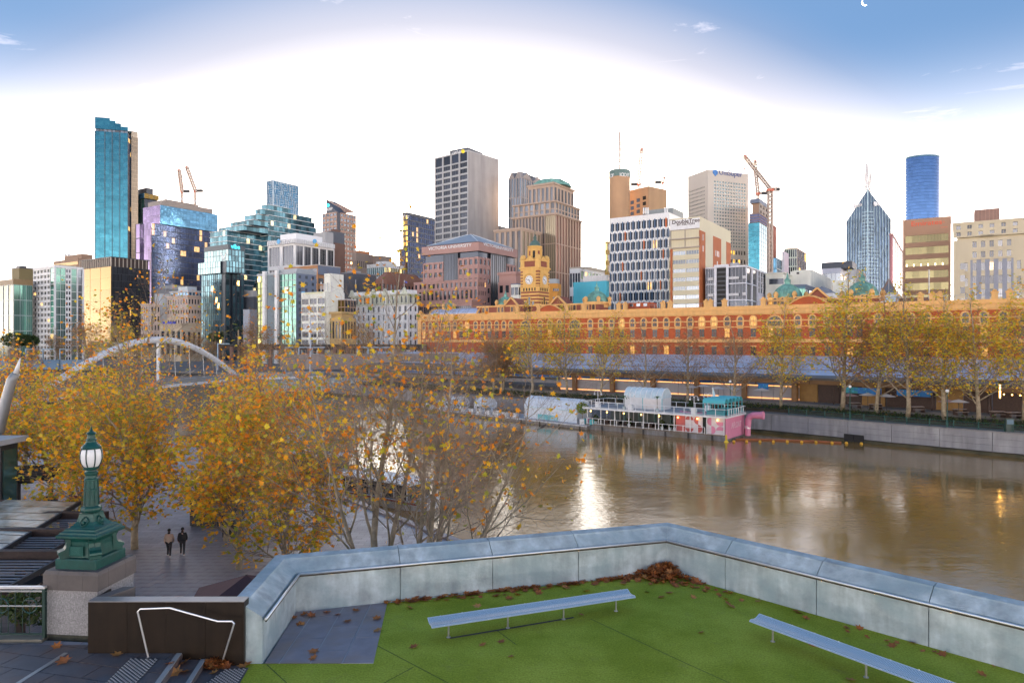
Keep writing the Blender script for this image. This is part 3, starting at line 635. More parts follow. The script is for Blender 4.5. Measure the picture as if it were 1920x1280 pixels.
# heritage and grey blocks left of the hotel
q = bldg('heritage_building', 'pale pink heritage office block with cornice left of the hotel tower', 313, 352, 380, 556, 440)
HP = M('pale_pink_stone', (.52, .42, .36), .75, var=.08, scale=.2)
core(q, HP); fac(q, 'L', 8, 5, .55, .5, HP, DARKG, indiv=True, z0=GZ + 10); fac(q, 'R', 5, 5, .5, .5, HP, DARKG, indiv=True, z0=GZ + 10); band(q, 'L', q.z1 - 8.5, .7, .8, HP); band(q, 'R', q.z1 - 8.5, .7, .8, HP); cap(q, HP, 1.0, .7, 'cornice')
q2 = sub(q, 319, 353, 380, 546, 443); core(q2, SLATE); fac(q2, 'L', 6, 1, .25, .3, WHITE_D, BLUEG); fac(q2, 'R', 4, 1, .25, .3, WHITE_D, BLUEG); cap(q2, WHITE_D, .6, .5); plant(q2, M('pale_pyramid', (.45, .50, .52), .5), .3, .8, .2, .8, 3.4)
q = bldg('office_building', 'plain pale grey block squeezed beside the pink heritage building', 290, 302, 318, 552, 452); core(q, M('pale_grey_render', (.40, .44, .48), .7), ins=0); cap(q, WHITE_D, .5)
q = bldg('office_building', 'long low grey roofed block in front of the violet office', 286, 310, 378, 541, 500); core(q, M('mid_grey', (.25, .26, .28), .7), ins=0); plant(q, M('mid_grey_b', (.36, .37, .38), .6), .1, .9, .2, .9, 3)
q = bldg('office_building', 'small grey ornate stone house left of the pale grey block', 264, 282, 300, 571, 440); core(q, HP, ins=.3); fac(q, 'L', 4, 6, .5, .45, HP, DARKG); fac(q, 'R', 3, 6, .5, .45, HP, DARKG); cap(q, HP, .8, .4)
q = bldg('heritage_hall', 'low sandstone hall with small gable and blue awning below the heritage block', 300, 340, 378, 608, 400); core(q, M('sandstone_low', (.40, .33, .24), .8, scale=.3), ins=.3); fac(q, 'L', 4, 1, .4, .35, _mc['sandstone_low'], DARKG, rec=.3, indiv=True); fac(q, 'R', 4, 1, .5, .4, _mc['sandstone_low'], DARKG, indiv=True); cap(q, _mc['sandstone_low'], .8, .4)
c0 = P(327, 600, 396); MB().loft([[c0 + V(-5, y, 0), c0 + V(0, y, 3.6), c0 + V(5, y, 0)] for y in (-.5, .5)]).build('gable', _mc['sandstone_low'], q.root)
MB().obox(P(305, 607, 393), (8, -2, 0), (0, 1, 0), (0, 0, 1.2)).build('awning', M('royal_blue', (.03, .05, .4), .6), q.root)
q = bldg('office_building', 'plain grey rendered block low beside the hotel tower', 456, 468, 490, 581, 395); core(q, M('lilac_grey', (.27, .29, .34), .7), ins=0); cap(q, _mc['lilac_grey'], .4)
q = bldg('office_building', 'small dark navy block behind the plain grey block', 454, 476, 486, 556, 430); core(q, SLATE_D, ins=0); fac(q, 'L', 6, 6, .1, .2, SLATE_D, NAVYG); plant(q, GREYC, 0, .9, .1, .9, 4)
# stepped terrace tower
st = thing('terraced_tower', 'stepped terrace apartment tower with white floor edges and sloping roofline', 'building', (XP(480, 520), 520, GZ))
TW = M('terrace_edge', (.62, .68, .70), .5); TG = G('terrace_glass', (.09, .20, .25), lit=.08, rough=.12, var=.6, les=.25, litcol=(1, .7, .3))
def terrace(rows, Y0, hl, tag_):
    """rows: (y, xl, xc, xr) from the top down, interpolated to floors"""
    zt_ = ZP(rows[0][0], Y0); z = zt_; k = 0
    while z > GZ:
        y = HY - (z - CZ) * F / Y0
        for r0, r1 in zip(rows[:-1], rows[1:]):
            if r0[0] <= y <= r1[0]: break
        f = 0 if r1[0] == r0[0] else min(1, max(0, (y - r0[0]) / (r1[0] - r0[0]))); xl, xc, xr = (r0[i] + (r1[i] - r0[i]) * f for i in (1, 2, 3))
        t = radians(33); u = V(cos(t), -sin(t), 0); w = V(sin(t), cos(t), 0); C = V(XP(xc, Y0), Y0, 0); a, b = ray_len(C, -u, xl), ray_len(C, w, xr)
        fp = lambda o: [(p.x, p.y) for p in (C + (u - w) * o, C + w * (b + o) + u * o, C + w * (b + o) - u * (a + o), C - u * (a + o) - w * o)]
        MB().prism(fp(.5), z - .38, z).build('floor_slab', TW, st)
        mg = MB(); n1 = max(2, int(a / 2.6)); n2 = max(2, int(b / 2.6))
        for i in range(n1): mg.obox(C - u * a + u * (a * i / n1) + Z * (z - hl), u * (a / n1 - .12), w * .2, Z * (hl - .4))
        for i in range(n2): mg.obox(C + w * (b * i / n2) + Z * (z - hl), w * (b / n2 - .12), -u * .2, Z * (hl - .4))
        mg.build('glazing', TG, st, stuff=True); MB().prism(fp(-.8), z - hl, z - .4).build('floor_core', SLATE_D, st)
        z -= hl; k += 1
terrace([(383, 490, 503, 545), (392, 482, 503, 585), (405, 470, 503, 592), (420, 462, 502, 595), (450, 480, 503, 595), (470, 497, 510, 592), (482, 490, 508, 590), (500, 478, 505, 585), (540, 462, 500, 560), (575, 457, 495, 555), (640, 457, 495, 555)], 530, 4.0, 'a')
terrace([(391, 478, 492, 503), (396, 470, 488, 503), (402, 456, 484, 503), (408, 440, 480, 503), (415, 422, 470, 503), (422, 408, 455, 503), (431, 394, 426, 503), (470, 394, 426, 502), (500, 394, 426, 486), (540, 394, 426, 470), (640, 394, 426, 460)], 510, 4.0, 'b')
# herringbone tower
q = bldg('skyscraper', 'blue tower with pale herringbone frame pattern behind the stepped terraces', 500, 512, 560, 339, 800); core(q, BLUEG, ins=.3)
HB = M('herring_frame', (.34, .42, .48), .5)
for sd in ('L', 'R'):
    O, d, n, w = frame(q, sd, 0); mb = MB(); zb2 = q.z1 - 46; st_ = 6.2
    for a_ in (0, w - 1): mb.obox(O + d * a_ + Z * zb2 - n * .29, d * 1.0, n * .5, Z * 46)
    for j in range(9):
        for i in range(int(w / st_) + 1):
            x = i * st_ + (j % 3) * 2.0; z = zb2 + j * 5.3
            if x < w - 3 and z < q.z1 - 3:
                if (i + j) % 2: mb.obox(O + d * x + Z * z - n * .29, d * min(5.6, w - x - 1), n * .4, Z * .5); mb.obox(O + d * x + Z * (z + 2.6) - n * .29, d * min(5.6, w - x - 1), n * .4, Z * .5)
                else: mb.obox(O + d * x + Z * z - n * .29, d * .5, n * .4, Z * min(10, q.z1 - z)); mb.obox(O + d * (x + 2.8) + Z * z - n * .29, d * .5, n * .4, Z * min(10, q.z1 - z))
    mb.build('herringbone_frame', HB, q.root)
cap(q, HB, 1.2); plant(q, HB, .2, .6, .1, .4, 2.5)
# white crowned office
q = bldg('office_tower', 'white framed office tower with fluted white crown and dark windows', 502, 553, 627, 456, 450)
core(q, DARKG); fac(q, 'L', 2, 5, .22, .16, WHITEC, SMOKEG, rec=.6, indiv=True, mull=3); fac(q, 'R', 5, 5, .16, .16, WHITEC, SMOKEG, rec=.6, indiv=True, mull=3)
mb = MB()
q2 = bldg(None, None, 501, 553, 628, 446, 448, z0=q.z1, part=q.root); core(q2, WHITEC, 'crown', ins=.5)
for sd, nn in (('L', 13), ('R', 19)): fins(q2, sd, [(i + .5) / nn for i in range(nn)], .9, .5, WHITEC, z1=q2.z1 - .3, name='crown_rib')
MB().prism([(p.x, p.y) for p in foot(q2, 6)], q2.z1, q2.z1 + 4.6).build('roof_plant', WHITEC, q.root)
for px in (524, 589): sd = 'L' if px < 553 else 'R'; O, d, n, w = frame(q2, sd, 0); p = O + d * ray_len(O, d, px); MB().tube([V(p.x, p.y, ZP(453, p.y)) + n * .6, V(p.x, p.y, ZP(453, p.y)) + n * .9], 1.7, 16).build('round_sign', M('sign_blue', (.10, .35, .62), .5), q.root)
# logo tower
q = bldg('skyscraper', 'brown office tower with slanted wedge top, dark sign triangle and antenna', 604, 632, 668, 397, 700); TP_ = M('rose_precast', (.34, .235, .19), .7, scale=.05)
core(q, TP_); fac(q, 'L', 4, 30, .25, .5, TP_, GREYG, rec=.4, indiv=True, s1=.98); fac(q, 'R', 5, 30, .25, .48, TP_, GREYG, rec=.4, s0=.16, indiv=True); fac(q, 'R', 1, 1, 0, 0, TP_, SLATE_D, s1=.155)
O, d, n, w = frame(q, 'L', 0); p0 = O + d * ray_len(O, d, 611); p1 = O + d * w
hh = ZP(371, 700) - q.z1
wedge = lambda off, dep: [p0 - n * off + Z * q.z1, p1 - n * off + Z * q.z1, p0 - n * off + Z * (q.z1 + hh)]
MB().loft([wedge(0.2, 0), wedge(12, 0)]).build('wedge', SLATE_D, q.root)
MB().bar(p0 - n * .2 + Z * (q.z1 + hh + .4), p1 - n * .2 + Z * (q.z1 + .4) + d * 12, 1.2, 1.0).build('wedge_edge', TP_, q.root)
MB().loft([[p0 - n * 12 + Z * q.z1, p1 + d * 0 - n * 12 + Z * q.z1, p0 - n * 12 + Z * (q.z1 + hh)], [p0 - n * 12.3 + Z * q.z1, p1 - n * 12.3 + d * 14 + Z * q.z1, p0 - n * 12.3 + Z * (q.z1 + hh)]]).build('wedge_back', TP_, q.root)
sign(q, 'L', 'AMP', 618, 392.5, 4.6, SIGNW, dep=.1); MB().ball(P(615, 385, 697), 1.7, 8).build('logo', _mc['sign_cyan'], q.root)
mast('roof_antenna', 'red and white lattice antenna on the slanted wedge tower', 617, 352, 373, 706, 1.0, M('antenna_red', (.5, .2, .12), .5))
q = bldg('office_building', 'narrow dark brown slab with grey top right of the white crowned office', 618, 627, 647, 455, 520); core(q, BROWN_D, ins=0); q2 = sub(q, 614, 622, 646, 433, 522); core(q2, M('slate_top', (.10, .11, .13), .7), ins=0); plant(q2, BROWN_D, .2, .8, .2, .7, 2)
q = bldg('office_building', 'grey concrete plant block behind the white crowned office', 588, 610, 625, 434, 505); core(q, GREYC, ins=0)
q = bldg('office_building', 'grey brown stepped office block with small square windows', 660, 668, 722, 481, 610); core(q, BROWNC); fac(q, 'R', 14, 7, .6, .55, M('taupe', (.23, .18, .155), .7), DARKG); fac(q, 'L', 3, 7, .6, .55, _mc['taupe'], DARKG); cap(q, _mc['taupe'], 3.5); q2 = sub(q, 690, 710, 735, 478, 625, z0=GZ); core(q2, _mc['taupe'], ins=0)
q = bldg('office_building', 'orange brown rooftop frame behind the stepped brown office', 668, 672, 694, 469, 680); core(q, M('rust_panel', (.38, .17, .08), .7), ins=0); fins(q, 'R', [.1, .5, .9], .6, .5, _mc['rust_panel'], z1=q.z1 + 7); MB().prism([(p.x, p.y) for p in foot(q, .5)], q.z1 + 2, q.z1 + 2.6).build('roof_frame', _mc['rust_panel'], q.root)
q = bldg('office_building', 'low white and glass office with rounded plant behind the brick block', 688, 720, 757, 495, 540); core(q, WHITE_D); fac(q, 'L', 9, 6, .15, .4, WHITEC, PALEG); fac(q, 'R', 9, 6, .15, .4, WHITEC, G('lit_glass', (.5, .45, .2), lit=.3, les=.4)); cap(q, WHITEC, .6); plant(q, WHITEC, .3, .8, .2, .8, 3)
q = bldg('office_building', 'plain dark slate block with roof plant behind the white hotel', 640, 660, 706, 512, 470); core(q, SLATE_D, ins=0); cap(q, M('lead', (.2, .21, .23), .6), .8); plant(q, GREYC, .3, .9, .1, .4, 2)
q = bldg('brick_building', 'red brown brick office block with square windows and sloped roof', 704, 716, 796, 524, 430); RB2 = M('terracotta_brick', (.26, .115, .075), .8, scale=.3); core(q, RB2); fac(q, 'R', 12, 5, .5, .5, RB2, DARKG, indiv=True); fac(q, 'L', 2, 5, .6, .5, RB2, DARKG, indiv=True)
f = foot(q); MB().loft([[p + Z * q.z1 for p in f], [p + (q.C + q.w * q.b / 2 - q.u * q.a / 2 - p) * .35 + Z * (q.z1 + 5.5) for p in f]]).build('roof', RB2, q.root)
# black glass tower with gold edge
q = bldg('skyscraper', 'dark blue glass tower with golden lights beside the grey windowed tower', 755, 764, 822, 402, 700); core(q, MUL_D); fac(q, 'L', 3, 26, .08, .3, MUL_D, G('gold_lit', (.3, .2, .06), lit=.5, les=.5, litcol=(1, .6, .1))); fac(q, 'R', 15, 26, .05, .22, MUL_D, NAVYG); cap(q, MUL_D, 2.4); text('sign', 'ANZ', q.root, P(762, 406, 690), q.w, q.u, 4.2, SIGNW)
q = bldg('office_building', 'thin lower block hugging the left side of the dark blue tower', 749, 753, 760, 466, 690); core(q, MUL_D); fac(q, 'L', 1, 12, .1, .3, BROWNC, _mc['gold_lit']); fac(q, 'R', 1, 12, .1, .3, BROWNC, NAVYG)
# brown striped office
q = bldg('office_building', 'orange brown office with dark strip windows and flat roof', 533, 596, 638, 497, 405); OB = M('ochre_brick', (.33, .165, .075), .75, scale=.2); core(q, OB); fac(q, 'L', 1, 9, .05, .55, OB, SMOKEG); fac(q, 'R', 4, 8, .04, .5, OB, SMOKEG, indiv=True, z1=q.z1 - 6); band(q, 'R', q.z1 - 5.5, 5.5, .05, SLATE, 'louvre_band'); cap(q, M('roof_edge', (.5, .45, .4), .6), .4)
# blue office with white fins
q = bldg('office_building', 'green and blue glass office with tall white fins and slate side wall', 482, 555, 593, 512, 352)
core(q, MUL_D); fac(q, 'L', 2, 14, .04, .1, MUL_D, G('green_gold', (.20, .24, .10), lit=.1, rough=.12), s1=.18, indiv=True); fac(q, 'L', 8, 1, .15, .0, M('white_line', (.5, .6, .7), .5), NAVYG, s0=.28, s1=.50); fac(q, 'L', 4, 14, .03, .1, MUL, GREENG, s0=.6, indiv=True)
fac(q, 'R', 3, 14, .6, .5, SLATE, GREYG, indiv=True); fins(q, 'L', [.23, .55], 2.1, 1.4, WHITEC, z1=q.z1 + 2.2); cap(q, ROOFG, 1.2); plant(q, ROOFG, .5, 1, .05, .9, 2.6)
# cream office with sign
q = bldg('apartment_hotel', 'cream apartment hotel with dark windows and lettering along its top', 565, 610, 646, 546, 332, a=None)
core(q, CREAM_W); fac(q, 'L', 3, 8, .16, .32, CREAM_W, DARKG, indiv=True, mull=1, z1=q.z1 - 2.6, z0=GZ + 1); band(q, 'L', q.z1 - 2.55, 2.5, .02, CREAM_W, 'sign_band'); sign(q, 'L', 'CLARION SUITES GATEWAY', 588.5, 549.5, 1.25, M('sign_cream', (.75, .6, .35), .5), stretch=.86, dep=.12); MB().box(P(568.3, 549.5, 346), (1.6, .3, 1.6)).build('logo', _mc['sign_blue'], q.root)
MB().obox(q.C + Z * (q.z0), q.w * q.b, -q.u * .31, Z * (q.z1 - q.z0 - .01)).build('side_wall', CREAM_W, q.root)
plant(q, CREAM_W, .75, 1.0, .25, .95, 9); 
for k in range(6): c = P(602 + k * 4, 545, 335); MB().box(c + Z * 2, (.35, .35, U_(3, 5))).build('antenna', WHITE_D, q.root)
q = bldg('commercial_building', 'ochre stone low building with columned windows between cream and white hotels', 610, 640, 668, 588, 330); OC = M('ochre_stone', (.42, .29, .13), .8, scale=.3); core(q, OC); fac(q, 'L', 5, 2, .4, .3, OC, DARKG, indiv=True, z1=q.z1 - 2); fac(q, 'R', 5, 2, .4, .3, OC, DARKG, indiv=True, z1=q.z1 - 2); cap(q, OC, 1.0, .7, 'cornice')
q2 = sub(q, 626, 646, 668, 562, 336); core(q2, BROWN_D); fac(q2, 'L', 3, 2, .1, .15, BROWNC, AMBERG); fac(q2, 'R', 4, 2, .1, .15, BROWNC, SMOKEG); cap(q2, WHITE_D, .5)
# white hotel
q = bldg('heritage_hotel', 'ornate white heritage hotel with deep cornice and tall bays', 658, 765, 784, 552, 352); HW = M('hotel_white', (.66, .67, .64), .7, scale=.2, streak=.1); HWG = M('hotel_stone', (.46, .47, .38), .75, scale=.3, streak=.2)
core(q, HW); fac(q, 'L', 11, 7, .58, .35, HW, GREYG, rec=.5, indiv=True, z1=q.z1 - 5, mull=1); fac(q, 'R', 2, 7, .6, .4, HW, GREYG, indiv=True, z1=q.z1 - 5)
fac(q, 'L', 14, 1, .55, .25, HWG, GREYG, rec=.5, z0=q.z1 - 4.8, indiv=True); fac(q, 'R', 2, 1, .55, .25, HWG, GREYG, z0=q.z1 - 4.8)
band(q, 'L', q.z1 - 5.0, .5, .9, HWG); cap(q, HWG, .6, 1.1, 'cornice'); MB().prism([(p.x, p.y) for p in foot(q, .4)], q.z1 + .6, q.z1 + 2.6).build('parapet', HW, q.root)
for px in (660, 700, 722, 758): O, d, n, w = frame(q, 'L', 0); p = O + d * ray_len(O, d, px); MB().loft([[V(p.x, p.y, q.z1 + .6) - d * 2 + n * o_, V(p.x, p.y, q.z1 + 3.8) + n * o_ - d * .6, V(p.x, p.y, q.z1 + 3.8) + n * o_ + d * .6, V(p.x, p.y, q.z1 + .6) + d * 2 + n * o_] for o_ in (-.3, .3)]).build('pediment', HWG, q.root)
for px in (713, 757): O, d, n, w = frame(q, 'L', 0); p = O + d * ray_len(O, d, px); MB().obox(V(p.x, p.y, ZP(569, p.y)) - d * 1.4 + n * .01, d * 2.8, n * 1.0, Z * .6).build('balcony', HWG, q.root)
for px, lab in ((667, 'white flagpole at the left end of the white hotel roof'), (718, 'white flagpole in the middle of the white hotel roof'), (758, 'white flagpole with small flag at the right end of the white hotel roof')):
    t_ = thing('flagpole', lab, 'flagpole', (XP(px, 357), 357, q.z1 + 2.6)); c = V(XP(px, 357), 357, q.z1 + 2.6); MB().cyl(c, c + Z * 5.5, .09, n=6).build('pole', WHITE, t_)
    if px == 758: MB().obox(c + Z * 4 + V(.1, 0, 0), (1.5, .1, -.5), (0, .03, 0), (0, 0, .9)).build('flag', M('flag_blue', (.06, .08, .3), .8), t_)
# ---------------------------------------------------------------- centre and right
# pink university
PKS = PINK
q = bldg('university_building', 'pink granite university building with grey pyramid roof and white lettering', 793, 897, 968, 457, 370)
core(q, DARKG, ins=1.2)
zb = ZP(470, 370)
fac(q, 'L', 4, 7, .42, .45, PKS, DARKG, rec=.5, z0=ZP(600, 370), z1=zb - 4.5, s0=0, s1=.38, indiv=True); fac(q, 'L', 9, 1, .06, .03, MUL_D, DARKG, rec=.2, z0=ZP(600, 370), z1=zb, s0=.385, s1=.64)
fac(q, 'L', 4, 9, .42, .45, PKS, DARKG, rec=.5, z0=ZP(640, 370), z1=zb - 3.2, s0=.645, s1=1, indiv=True); fac(q, 'R', 3, 9, .42, .45, PKS, DARKG, rec=.5, z0=ZP(640, 370), z1=zb - 3.2, s0=0, s1=.30, indiv=True)
fac(q, 'R', 8, 1, .06, .03, MUL_D, DARKG, rec=.2, z0=ZP(640, 370), z1=zb, s0=.305, s1=.72); fac(q, 'R', 3, 9, .42, .45, PKS, DARKG, rec=.5, z0=ZP(640, 370), z1=zb - 4.5, s0=.725, s1=1, indiv=True)
for s_, d_ in (('L', (0, .64)), ('R', (.305, 1))): fac(q, s_, 14, 1, .04, .05, MUL_D, DARKG, rec=.25, z0=zb - 3.0 if s_ == 'L' else zb - 4.4, z1=zb + .2, s0=d_[0], s1=d_[1]) if False else None
MB().prism([(p.x, p.y) for p in foot(q, -.5)], zb, q.z1 + 1.0).build('sign_band', PKS, q.root)
sign(q, 'L', 'VICTORIA UNIVERSITY', 844, 463.5, 2.45, SIGNW, stretch=1.22, dep=.62); sign(q, 'R', 'VICTORIA', 920, 460.8, 2.3, SIGNW, dep=.62, stretch=1.5); sign(q, 'R', 'UNIVERSITY', 944.5, 467, 2.3, SIGNW, dep=.62, stretch=1.5)
f = foot(q, 1.5); cen = sum(f, V(0, 0, 0)) / 4; zt = ZP(436, 388)
MB().loft([[p + Z * (q.z1 + 1.6) for p in foot(q, 1.2)], [cen + (p - cen) * .06 + Z * zt for p in f]]).build('roof', ROOFG, q.root)
MB().prism([(p.x, p.y) for p in foot(q, 2.2)], q.z1 + .9, q.z1 + 1.65).build('roof_eave', MUL_D, q.root)
for p in f: MB().bar(p + Z * (q.z1 + 1.7), cen + (p - cen) * .06 + Z * (zt + .15), .35, .3).build('roof_hip', M('pale_lead', (.5, .54, .58), .5), q.root)
q2 = bldg(None, None, 776, 896, 912, 524, 360, part=q.root); core(q2, PKS, ins=.5); fac(q2, 'L', 14, 1, .5, .45, PKS, DARKG, rec=.5, z0=q2.z1 - 4.5, z1=q2.z1, indiv=True); fac(q2, 'L', 15, 1, .42, .2, PKS, DARKG, rec=.5, z0=q2.z1 - 10.5, z1=q2.z1 - 4.6, indiv=True); fac(q2, 'L', 15, 1, .5, .4, PKS, DARKG, rec=.5, z0=q2.z1 - 14, z1=q2.z1 - 10.6, indiv=True); cap(q2, PKS, .5, .15); fac(q2, 'R', 4, 3, .5, .5, PKS, DARKG, z0=q2.z1 - 14, indiv=True)
q2 = bldg(None, None, 765, 884, 908, 566, 350, part=q.root); core(q2, PKS, ins=.5); fac(q2, 'L', 4, 1, .03, .12, PKS, DARKG, rec=.5, z0=q2.z1 - 5.4, z1=q2.z1 - 1.6, indiv=True, mull=7); fac(q2, 'L', 15, 4, .5, .5, PKS, GREYG, rec=.5, z0=GZ, z1=q2.z1 - 6, indiv=True); cap(q2, PKS, 1.0, .2); MB().obox(q2.C - q2.u * q2.a - q2.w * .0 + Z * (q2.z1 - 1.6), q2.u * q2.a, q2.w * .4, Z * 1.6).build('fascia', PKS, q.root)
q2 = bldg(None, None, 934, 968, 985, 514, 365, part=q.root); core(q2, PKS, ins=.4); fac(q2, 'L', 3, 6, .42, .45, PKS, DARKG, indiv=True, z1=q2.z1 - 4); fac(q2, 'R', 2, 6, .42, .45, PKS, DARKG, z1=q2.z1 - 4); cap(q2, PKS, 1.5, .3)
# grey windowed tower with sign
q = bldg('skyscraper', 'tall grey concrete tower with a grid of dark windows and a blank side wall', 815, 877, 935, 283, 560, th=40); core(q, DARKG, ins=.7)
fac(q, 'L', 4, 31, .17, .30, GREYC, DARKG, rec=.7, indiv=True, mull=3, z1=q.z1 - 8, z0=GZ); fac(q, 'L', 4, 1, .17, .10, GREYC, DARKG, rec=.7, indiv=True, z0=q.z1 - 8)
O, d, n, w = frame(q, 'R', .7)
for k in range(5): MB().obox(O + d * (w * k / 5) - n * .7 + Z * GZ, d * (w / 5 - .03), n * (.7 if k else .62), Z * (q.z1 - GZ + 1)).build('wall_panel', M('blank_concrete', (.30, .285, .28), .8, var=.12, scale=.06, streak=.18), q.root)
cap(q, GREYC, .9, .05); q2 = sub(q, 843, 877, 905, 276, 566); core(q2, SLATE_D, 'sign_box', ins=.1); text('sign', 'OPTUS', q.root, P(856, 286.5, 553), V(cos(radians(40)), -sin(radians(40)), 0), V(-sin(radians(40)), -cos(radians(40)), 0), 3.2, SIGNW)
MB().tube([P(868, 284, 552), P(868, 284, 551.6)], 1.5, 14).build('logo', M('sign_yellow', (.8, .5, .02), .5, emit=(1, .6, .02), es=.03), q.root)
mb = MB(); 
for k in range(12): c = P(884 + k * 2.3, 276 + k * .9, 585); mb.cyl(c - Z * 3, c + Z * U_(.5, 3), .14, n=4)
mb.build('antenna', CHAR, q.root, stuff=True)
# bank with diamond
q = bldg('office_tower', 'dark grey office with a yellow diamond sign between two tall towers', 897, 925, 966, 421, 620); core(q, SLATE_D, ins=.1); q2 = bldg(None, None, 895, 924, 980, 436, 618, part=q.root); core(q2, SLATE_D); fac(q2, 'L', 8, 14, .03, .06, MUL_B, G('cyan_strip', (.10, .45, .55), rough=.1, metal=.6)); fac(q2, 'R', 8, 14, .03, .06, MUL_B, GREYG)
q4 = bldg(None, None, 898, 906, 964, 423, 606, z0=GZ, part=q.root); core(q4, SLATE, ins=.1); cap(q4, MUL_D, 3.6, .1)
pd_ = P(912, 426, 598); MB().loft([[pd_ + V(0, o_, 0) + V(x, 0, z) for x, z in ((0, -6), (4.4, 0), (0, 6), (-4.4, 0))] for o_ in (0, .5)]).build('diamond_sign', _mc['sign_yellow'], q.root)
# tall domed tan tower and peaked tower behind
q = bldg('skyscraper', 'grey gabled postmodern tower behind the domed tan tower', 953, 978, 1018, 332, 570); core(q, TAN); TAN_G = M('tan_grey', (.27, .24, .225), .7); fac(q, 'L', 5, 9, .35, .06, TAN_G, GREYG); fac(q, 'R', 9, 9, .35, .06, TAN_G, GREYG)
for side in 'LR':
    O, d, n, w = frame(q, side, 0)
    for k in range(2): MB().loft([[O + d * (w * (k + .05) / 2) + Z * q.z1 + n * o_, O + d * (w * (k + .5) / 2) + Z * (q.z1 + 5.5) + n * o_, O + d * (w * (k + .95) / 2) + Z * q.z1 + n * o_] for o_ in (.2, -6)]).build('gable', TAN_G, q.root)
q5 = sub(q, 958, 978, 1016, 321, 577); core(q5, SLATE_D, 'roof', ins=1.0)
mast('roof_antenna', 'short white antenna on the gabled tower roof', 996, 311, 324, 590, .5, WHITE_D)
q = bldg('skyscraper', 'broad tan stone tower with stepped top and green copper dome', 961, 1042, 1090, 402, 480)
core(q, GREYG, ins=.6)
fac(q, 'L', 10, 5, .32, .035, TAN, SMOKEG, rec=.6, s0=0, s1=.76, indiv=True, mull=3, z0=GZ); fac(q, 'L', 5, 5, .10, .03, TAN, G('pale_bay', (.27, .24, .17), rough=.15, metal=.55, var=.1), rec=.35, s0=.765, s1=.99, indiv=True, mull=1)
fac(q, 'R', 9, 5, .30, .03, TAN, RED_LIT, rec=.6, indiv=True, mull=2); cap(q, TAN, 1.2, .9, 'cornice')
q2 = sub(q, 963, 1041, 1087, 378, 483); core(q2, GREYG, ins=.5); fac(q2, 'L', 8, 2, .38, .12, TAN, GREYG, rec=.5, indiv=True, mull=2); fac(q2, 'R', 8, 2, .32, .16, TAN, GREYG, rec=.5, indiv=True); cap(q2, TAN, 1.0, .9, 'cornice')
q3 = sub(q2, 990, 1038, 1076, 345, 492); core(q3, GREYG, ins=.5); fac(q3, 'L', 6, 1, .42, .26, TAN, GREYG, rec=.5, indiv=True, mull=2); fac(q3, 'R', 6, 1, .42, .26, TAN, GREYG, rec=.5, indiv=True); cap(q3, TAN, 1.4, .8, 'cornice')
f = foot(q3, .6); cen = sum(f, V(0, 0, 0)) / 4; h0 = q3.z1 + 1.4
ring = lambda s_, z_: [cen + V(cos(a), sin(a), 0) * s_ + Z * z_ for a in [pi / 8 + k * pi / 4 + .3 for k in range(8)]]
MB().loft([ring(15.5, h0), ring(15, h0 + .8), ring(13.5, h0 + 3.2), ring(10, h0 + 5.0), ring(5, h0 + 6.0), ring(.3, h0 + 6.3)]).build('dome', COPPER, q.root)
q = bldg('office_tower', 'lower tan stone wing with tall window strips in front of the domed tower', 927, 978, 1014, 430, 462); core(q, GREYG, ins=.5); fac(q, 'L', 5, 3, .42, .05, TAN, SMOKEG, rec=.5, indiv=True, mull=3); fac(q, 'R', 5, 3, .30, .05, TAN, _mc['pale_bay'], rec=.5, indiv=True, mull=2); cap(q, TAN, 1.4, .6, 'cornice')
# behind the clock tower
q = bldg('office_building', 'narrow cream block with dark windows left of the clock tower', 958, 972, 980, 533, 345); core(q, CREAM_W); fac(q, 'L', 2, 6, .1, .42, CREAM_W, DARKG, indiv=True); fac(q, 'R', 2, 6, .1, .42, CREAM_W, DARKG); cap(q, SLATE, .5)
q = bldg('office_building', 'plain orange rendered wall block right of the clock tower', 1014, 1046, 1053, 531, 345, th=20); core(q, M('orange_render', (.48, .22, .04), .75, scale=.2), ins=.2)
O, d, n, w = frame(q, 'L', 0)
for i in range(3):
    for j in range(4): MB().obox(O + d * (w * .72 + i * 1.1) + Z * (q.z1 - 4 - j * 4.2) - n * .19, d * .7, n * .25, Z * 1.4).build('window', DARKG, q.root)
plant(q, ROOFG, .3, .9, .1, .9, 2.4)
q = bldg('office_building', 'low white and grey modern block behind the turquoise wrapped building', 1068, 1088, 1142, 503, 430); core(q, WHITE_D); fac(q, 'L', 4, 4, .2, .4, WHITEC, GREYG); fac(q, 'R', 8, 7, .3, .4, WHITEC, GREENG); cap(q, M('flat_roof', (.4, .36, .3), .8), 1.0); plant(q, _mc['flat_roof'], .2, .9, .3, 1, 2.5)
q = bldg('wrapped_building', 'building wrapped in plain turquoise scaffold sheeting beside the clock tower', 1075, 1137, 1143, 526, 352); TQ = M('turquoise_sheet', (.06, .37, .48), .6, var=.12, scale=.12)
core(q, TQ, ins=.2); O, d, n, w = frame(q, 'L', 0)
for j in range(7): MB().obox(O + Z * (GZ + j * (q.z1 - GZ) / 7) - n * .19, d * w, n * (.25 if j % 2 else .21), Z * ((q.z1 - GZ) / 7 - .1)).build('sheet', TQ, q.root)
plant(q, WHITE_D, .3, 1.0, .0, .8, 3)
q = bldg('office_building', 'thin golden scaffolded block at the left edge of the chequered office', 1134, 1139, 1147, 452, 420); core(q, MUL_D); fac(q, 'L', 1, 11, .2, .4, M('gold_panel', (.4, .25, .06), .6), _mc['lit_glass'], indiv=True); fac(q, 'R', 1, 11, .2, .4, _mc['gold_panel'], SMOKEG)
